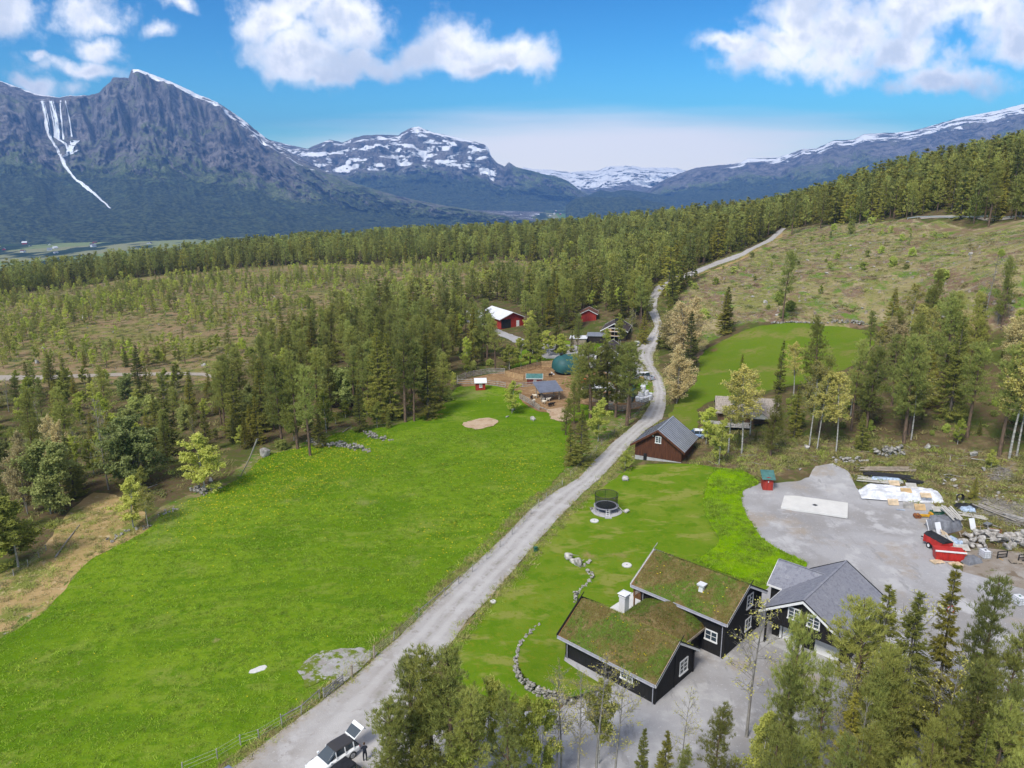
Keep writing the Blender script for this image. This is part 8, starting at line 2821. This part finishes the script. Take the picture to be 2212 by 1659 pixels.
# heather and dwarf shrubs on clearings and forest floor
x, y, rg = poisson((-420, 230), (70, 470), 2.3, 41)
k = free(x, y) & in_view(x, y, 5) & (inside(x, y, CLEAR_L) | inside(x, y, LEFTLOW) | inside(x, y, GROVE) | inside(x, y, CLEAR_R) | inside(x, y, HEATH)) & (rg.random(len(x)) < np.where(inside(x, y, CLEAR_R), .26, .45))
x, y = x[k], y[k]
instancer('heather', np.stack([x, y, T(x, y) + .02], 1), rg.uniform(.8, 2.4, len(x)), rg.integers(0, 4, len(x)), [clump_mesh('heath%d' % i, 80 + i, 'heather' if i < 3 else 'bush_leaves', 46, .34, .085, .32, .9) for i in range(4)], label='heather and dwarf shrubs on the clearings', cat='heather')
# dandelions
x, y, rg = scatter(MEADOW, 60000, 31)
f = np.zeros(len(x))
for px, py, r_ in ((560, 1045, 16), (640, 1012, 12), (700, 985, 10), (1010, 1150, 8), (1110, 1010, 9), (1130, 1060, 5), (730, 960, 8), (480, 1080, 10)):
    g = G(px, py)
    f += np.exp(-((x - g[0]) ** 2 + (y - g[1]) ** 2) / r_ ** 2)
k = rg.random(len(x)) < f * .5 + .006
P = np.stack([x[k], y[k], T(x[k], y[k]) + .20], 1)
vr = resample(survey([(a + 12, b + 4) for a, b in ROAD_R[3:14]]), .5, False)
rg2 = np.random.default_rng(9)
kk = rg2.random(len(vr)) < .5
vr = vr[kk] + rg2.normal(0, .35, (kk.sum(), 2))
P = np.concatenate([P, np.stack([vr[:, 0], vr[:, 1], T(vr[:, 0], vr[:, 1]) + .22], 1)])
Vv, Ff, tt = grass_blades(P, .02, .06, .16, 3, 1.5)
tag(link('dandelions', npmesh('dandelions', Vv, Ff, tt), 'dandelion'), 'yellow dandelions dotted over meadow and verge', 'flowers', None, 'stuff')


# slash: sticks left by the felling
def sticks(name, poly, n, seed, lmin, lmax, rad, label, mat='dead_wood', zo=.06):
    x, y, rg = scatter(poly, n, seed)
    k = free(x, y) & in_view(x, y, 4)
    x, y = x[k], y[k]
    n = len(x)
    a = rg.uniform(0, 2 * np.pi, n)
    L = rg.uniform(lmin, lmax, n)
    dx, dy = np.cos(a) * L / 2, np.sin(a) * L / 2
    r_ = rad * rg.uniform(.5, 1.3, n)
    A = np.stack([x - dx, y - dy, T(x - dx, y - dy) + zo + r_], 1)
    B = np.stack([x + dx, y + dy, T(x + dx, y + dy) + zo + rg.uniform(0, .35, n)], 1)
    nr = np.stack([-np.sin(a), np.cos(a), 0 * a], 1) * r_[:, None]
    up = np.array([[0, 0, 1.0]]) * r_[:, None] * 1.6
    V = np.stack([A - nr, A + nr, A + up, B - nr * .5, B + nr * .5, B + up * .5], 1).reshape(-1, 3)
    b = np.arange(n)[:, None] * 6
    Fq = (b[:, :, None] + np.array([[[0, 1, 4, 3], [1, 2, 5, 4], [2, 0, 3, 5]]])).reshape(-1, 4)
    o = link(name, npmesh(name, V, Fq), mat)
    return tag(o, label, 'debris', None, 'stuff')


sticks('logging_debris', CLEAR_R, 5200, 51, .8, 3.4, .05, 'grey branches and slash strewn over the clear-cut hillside')
sticks('logging_debris', CLEAR_L, 2600, 52, .8, 3.2, .06, 'pale slash strewn over the stony clearing')
sticks('brush_heap', survey([yard(1880, 420), yard(2250, 470), yard(2250, 640), yard(2080, 600), yard(1900, 540)]), 900, 53, 1.0, 3.5, .035, 'tangled heap of cut brush beside the boulder pile')
sticks('brush_heap', survey([yard(1950, 180), yard(2120, 200), yard(2110, 300), yard(1970, 290)]), 260, 54, .8, 2.6, .04, 'small heap of branches above the stored timber')
sticks('twigs', HEATH, 700, 55, .5, 2.0, .03, 'twigs strewn over the heath above the yard', 'grey_wood')

# stumps on the hillside
stump_me = MB().tube([(0, 0, -.1), (0, 0, .15), (0, 0, .38)], [.30, .22, .20], 9).build('tree_stump', 'weathered_wood')
sm_ = stump_me.data
bpy.data.objects.remove(stump_me)
for i in range(110):
    px, py = SRG.uniform(1480, 2200), SRG.uniform(520, 690)
    g = G(px, py)
    if inside(g[0], g[1], CLEAR_R) and free(g[0], g[1]):
        o = link('tree_stump', sm_, None, None, tuple(g), (SRG.uniform(-.1, .1), SRG.uniform(-.1, .1), SRG.uniform(0, 6)))
        s_ = SRG.uniform(.9, 1.8)
        o.scale = (s_, s_, s_ * SRG.uniform(.8, 1.3))
        tag(o, 'weathered tree stump on the clear-cut hillside', 'stump', 'stumps on the hillside')

# ================================================================ VALLEY HOUSES
for i in range(46):
    if i < 16:
        px, py = SRG.uniform(5, 350), SRG.uniform(520, 552) - 6
        lab, grp = 'tiny farm building on the valley floor below the massif', 'valley houses below the massif'
    elif i < 24:
        px, py = SRG.uniform(760, 960), SRG.uniform(474, 486)
        lab, grp = 'tiny farmhouse in the valley fields below the snowy mountain', 'valley houses below the snowy mountain'
    else:
        px, py = SRG.uniform(1060, 1420), SRG.uniform(446, 472)
        lab, grp = 'tiny farmhouse in the far valley fields', 'far valley houses'
    p = at_elev(px, py, -200)
    t = thing('farmhouse', lab, 'house', (p[0], p[1], -212), SRG.uniform(0, 3.1), grp)
    s_ = SRG.uniform(.8, 1.5) * (.9 if i >= 24 else .8)
    wl = SRG.choice(['white_paint', 'white_paint', 'red_timber', 'white_sheet'])
    gable_wall(-6 * s_, 6 * s_, 0, 16 * s_, 0, 14 * s_, 18 * s_, wl, parent=t)
    roof_deck(t, -6.8 * s_, 0, 6.8 * s_, -.8, 16 * s_ + .8, 14 * s_, 18.6 * s_, .6, SRG.choice(['grey_metal', 'brown_roof_tile', 'white_sheet', 'red_brown_roof']))
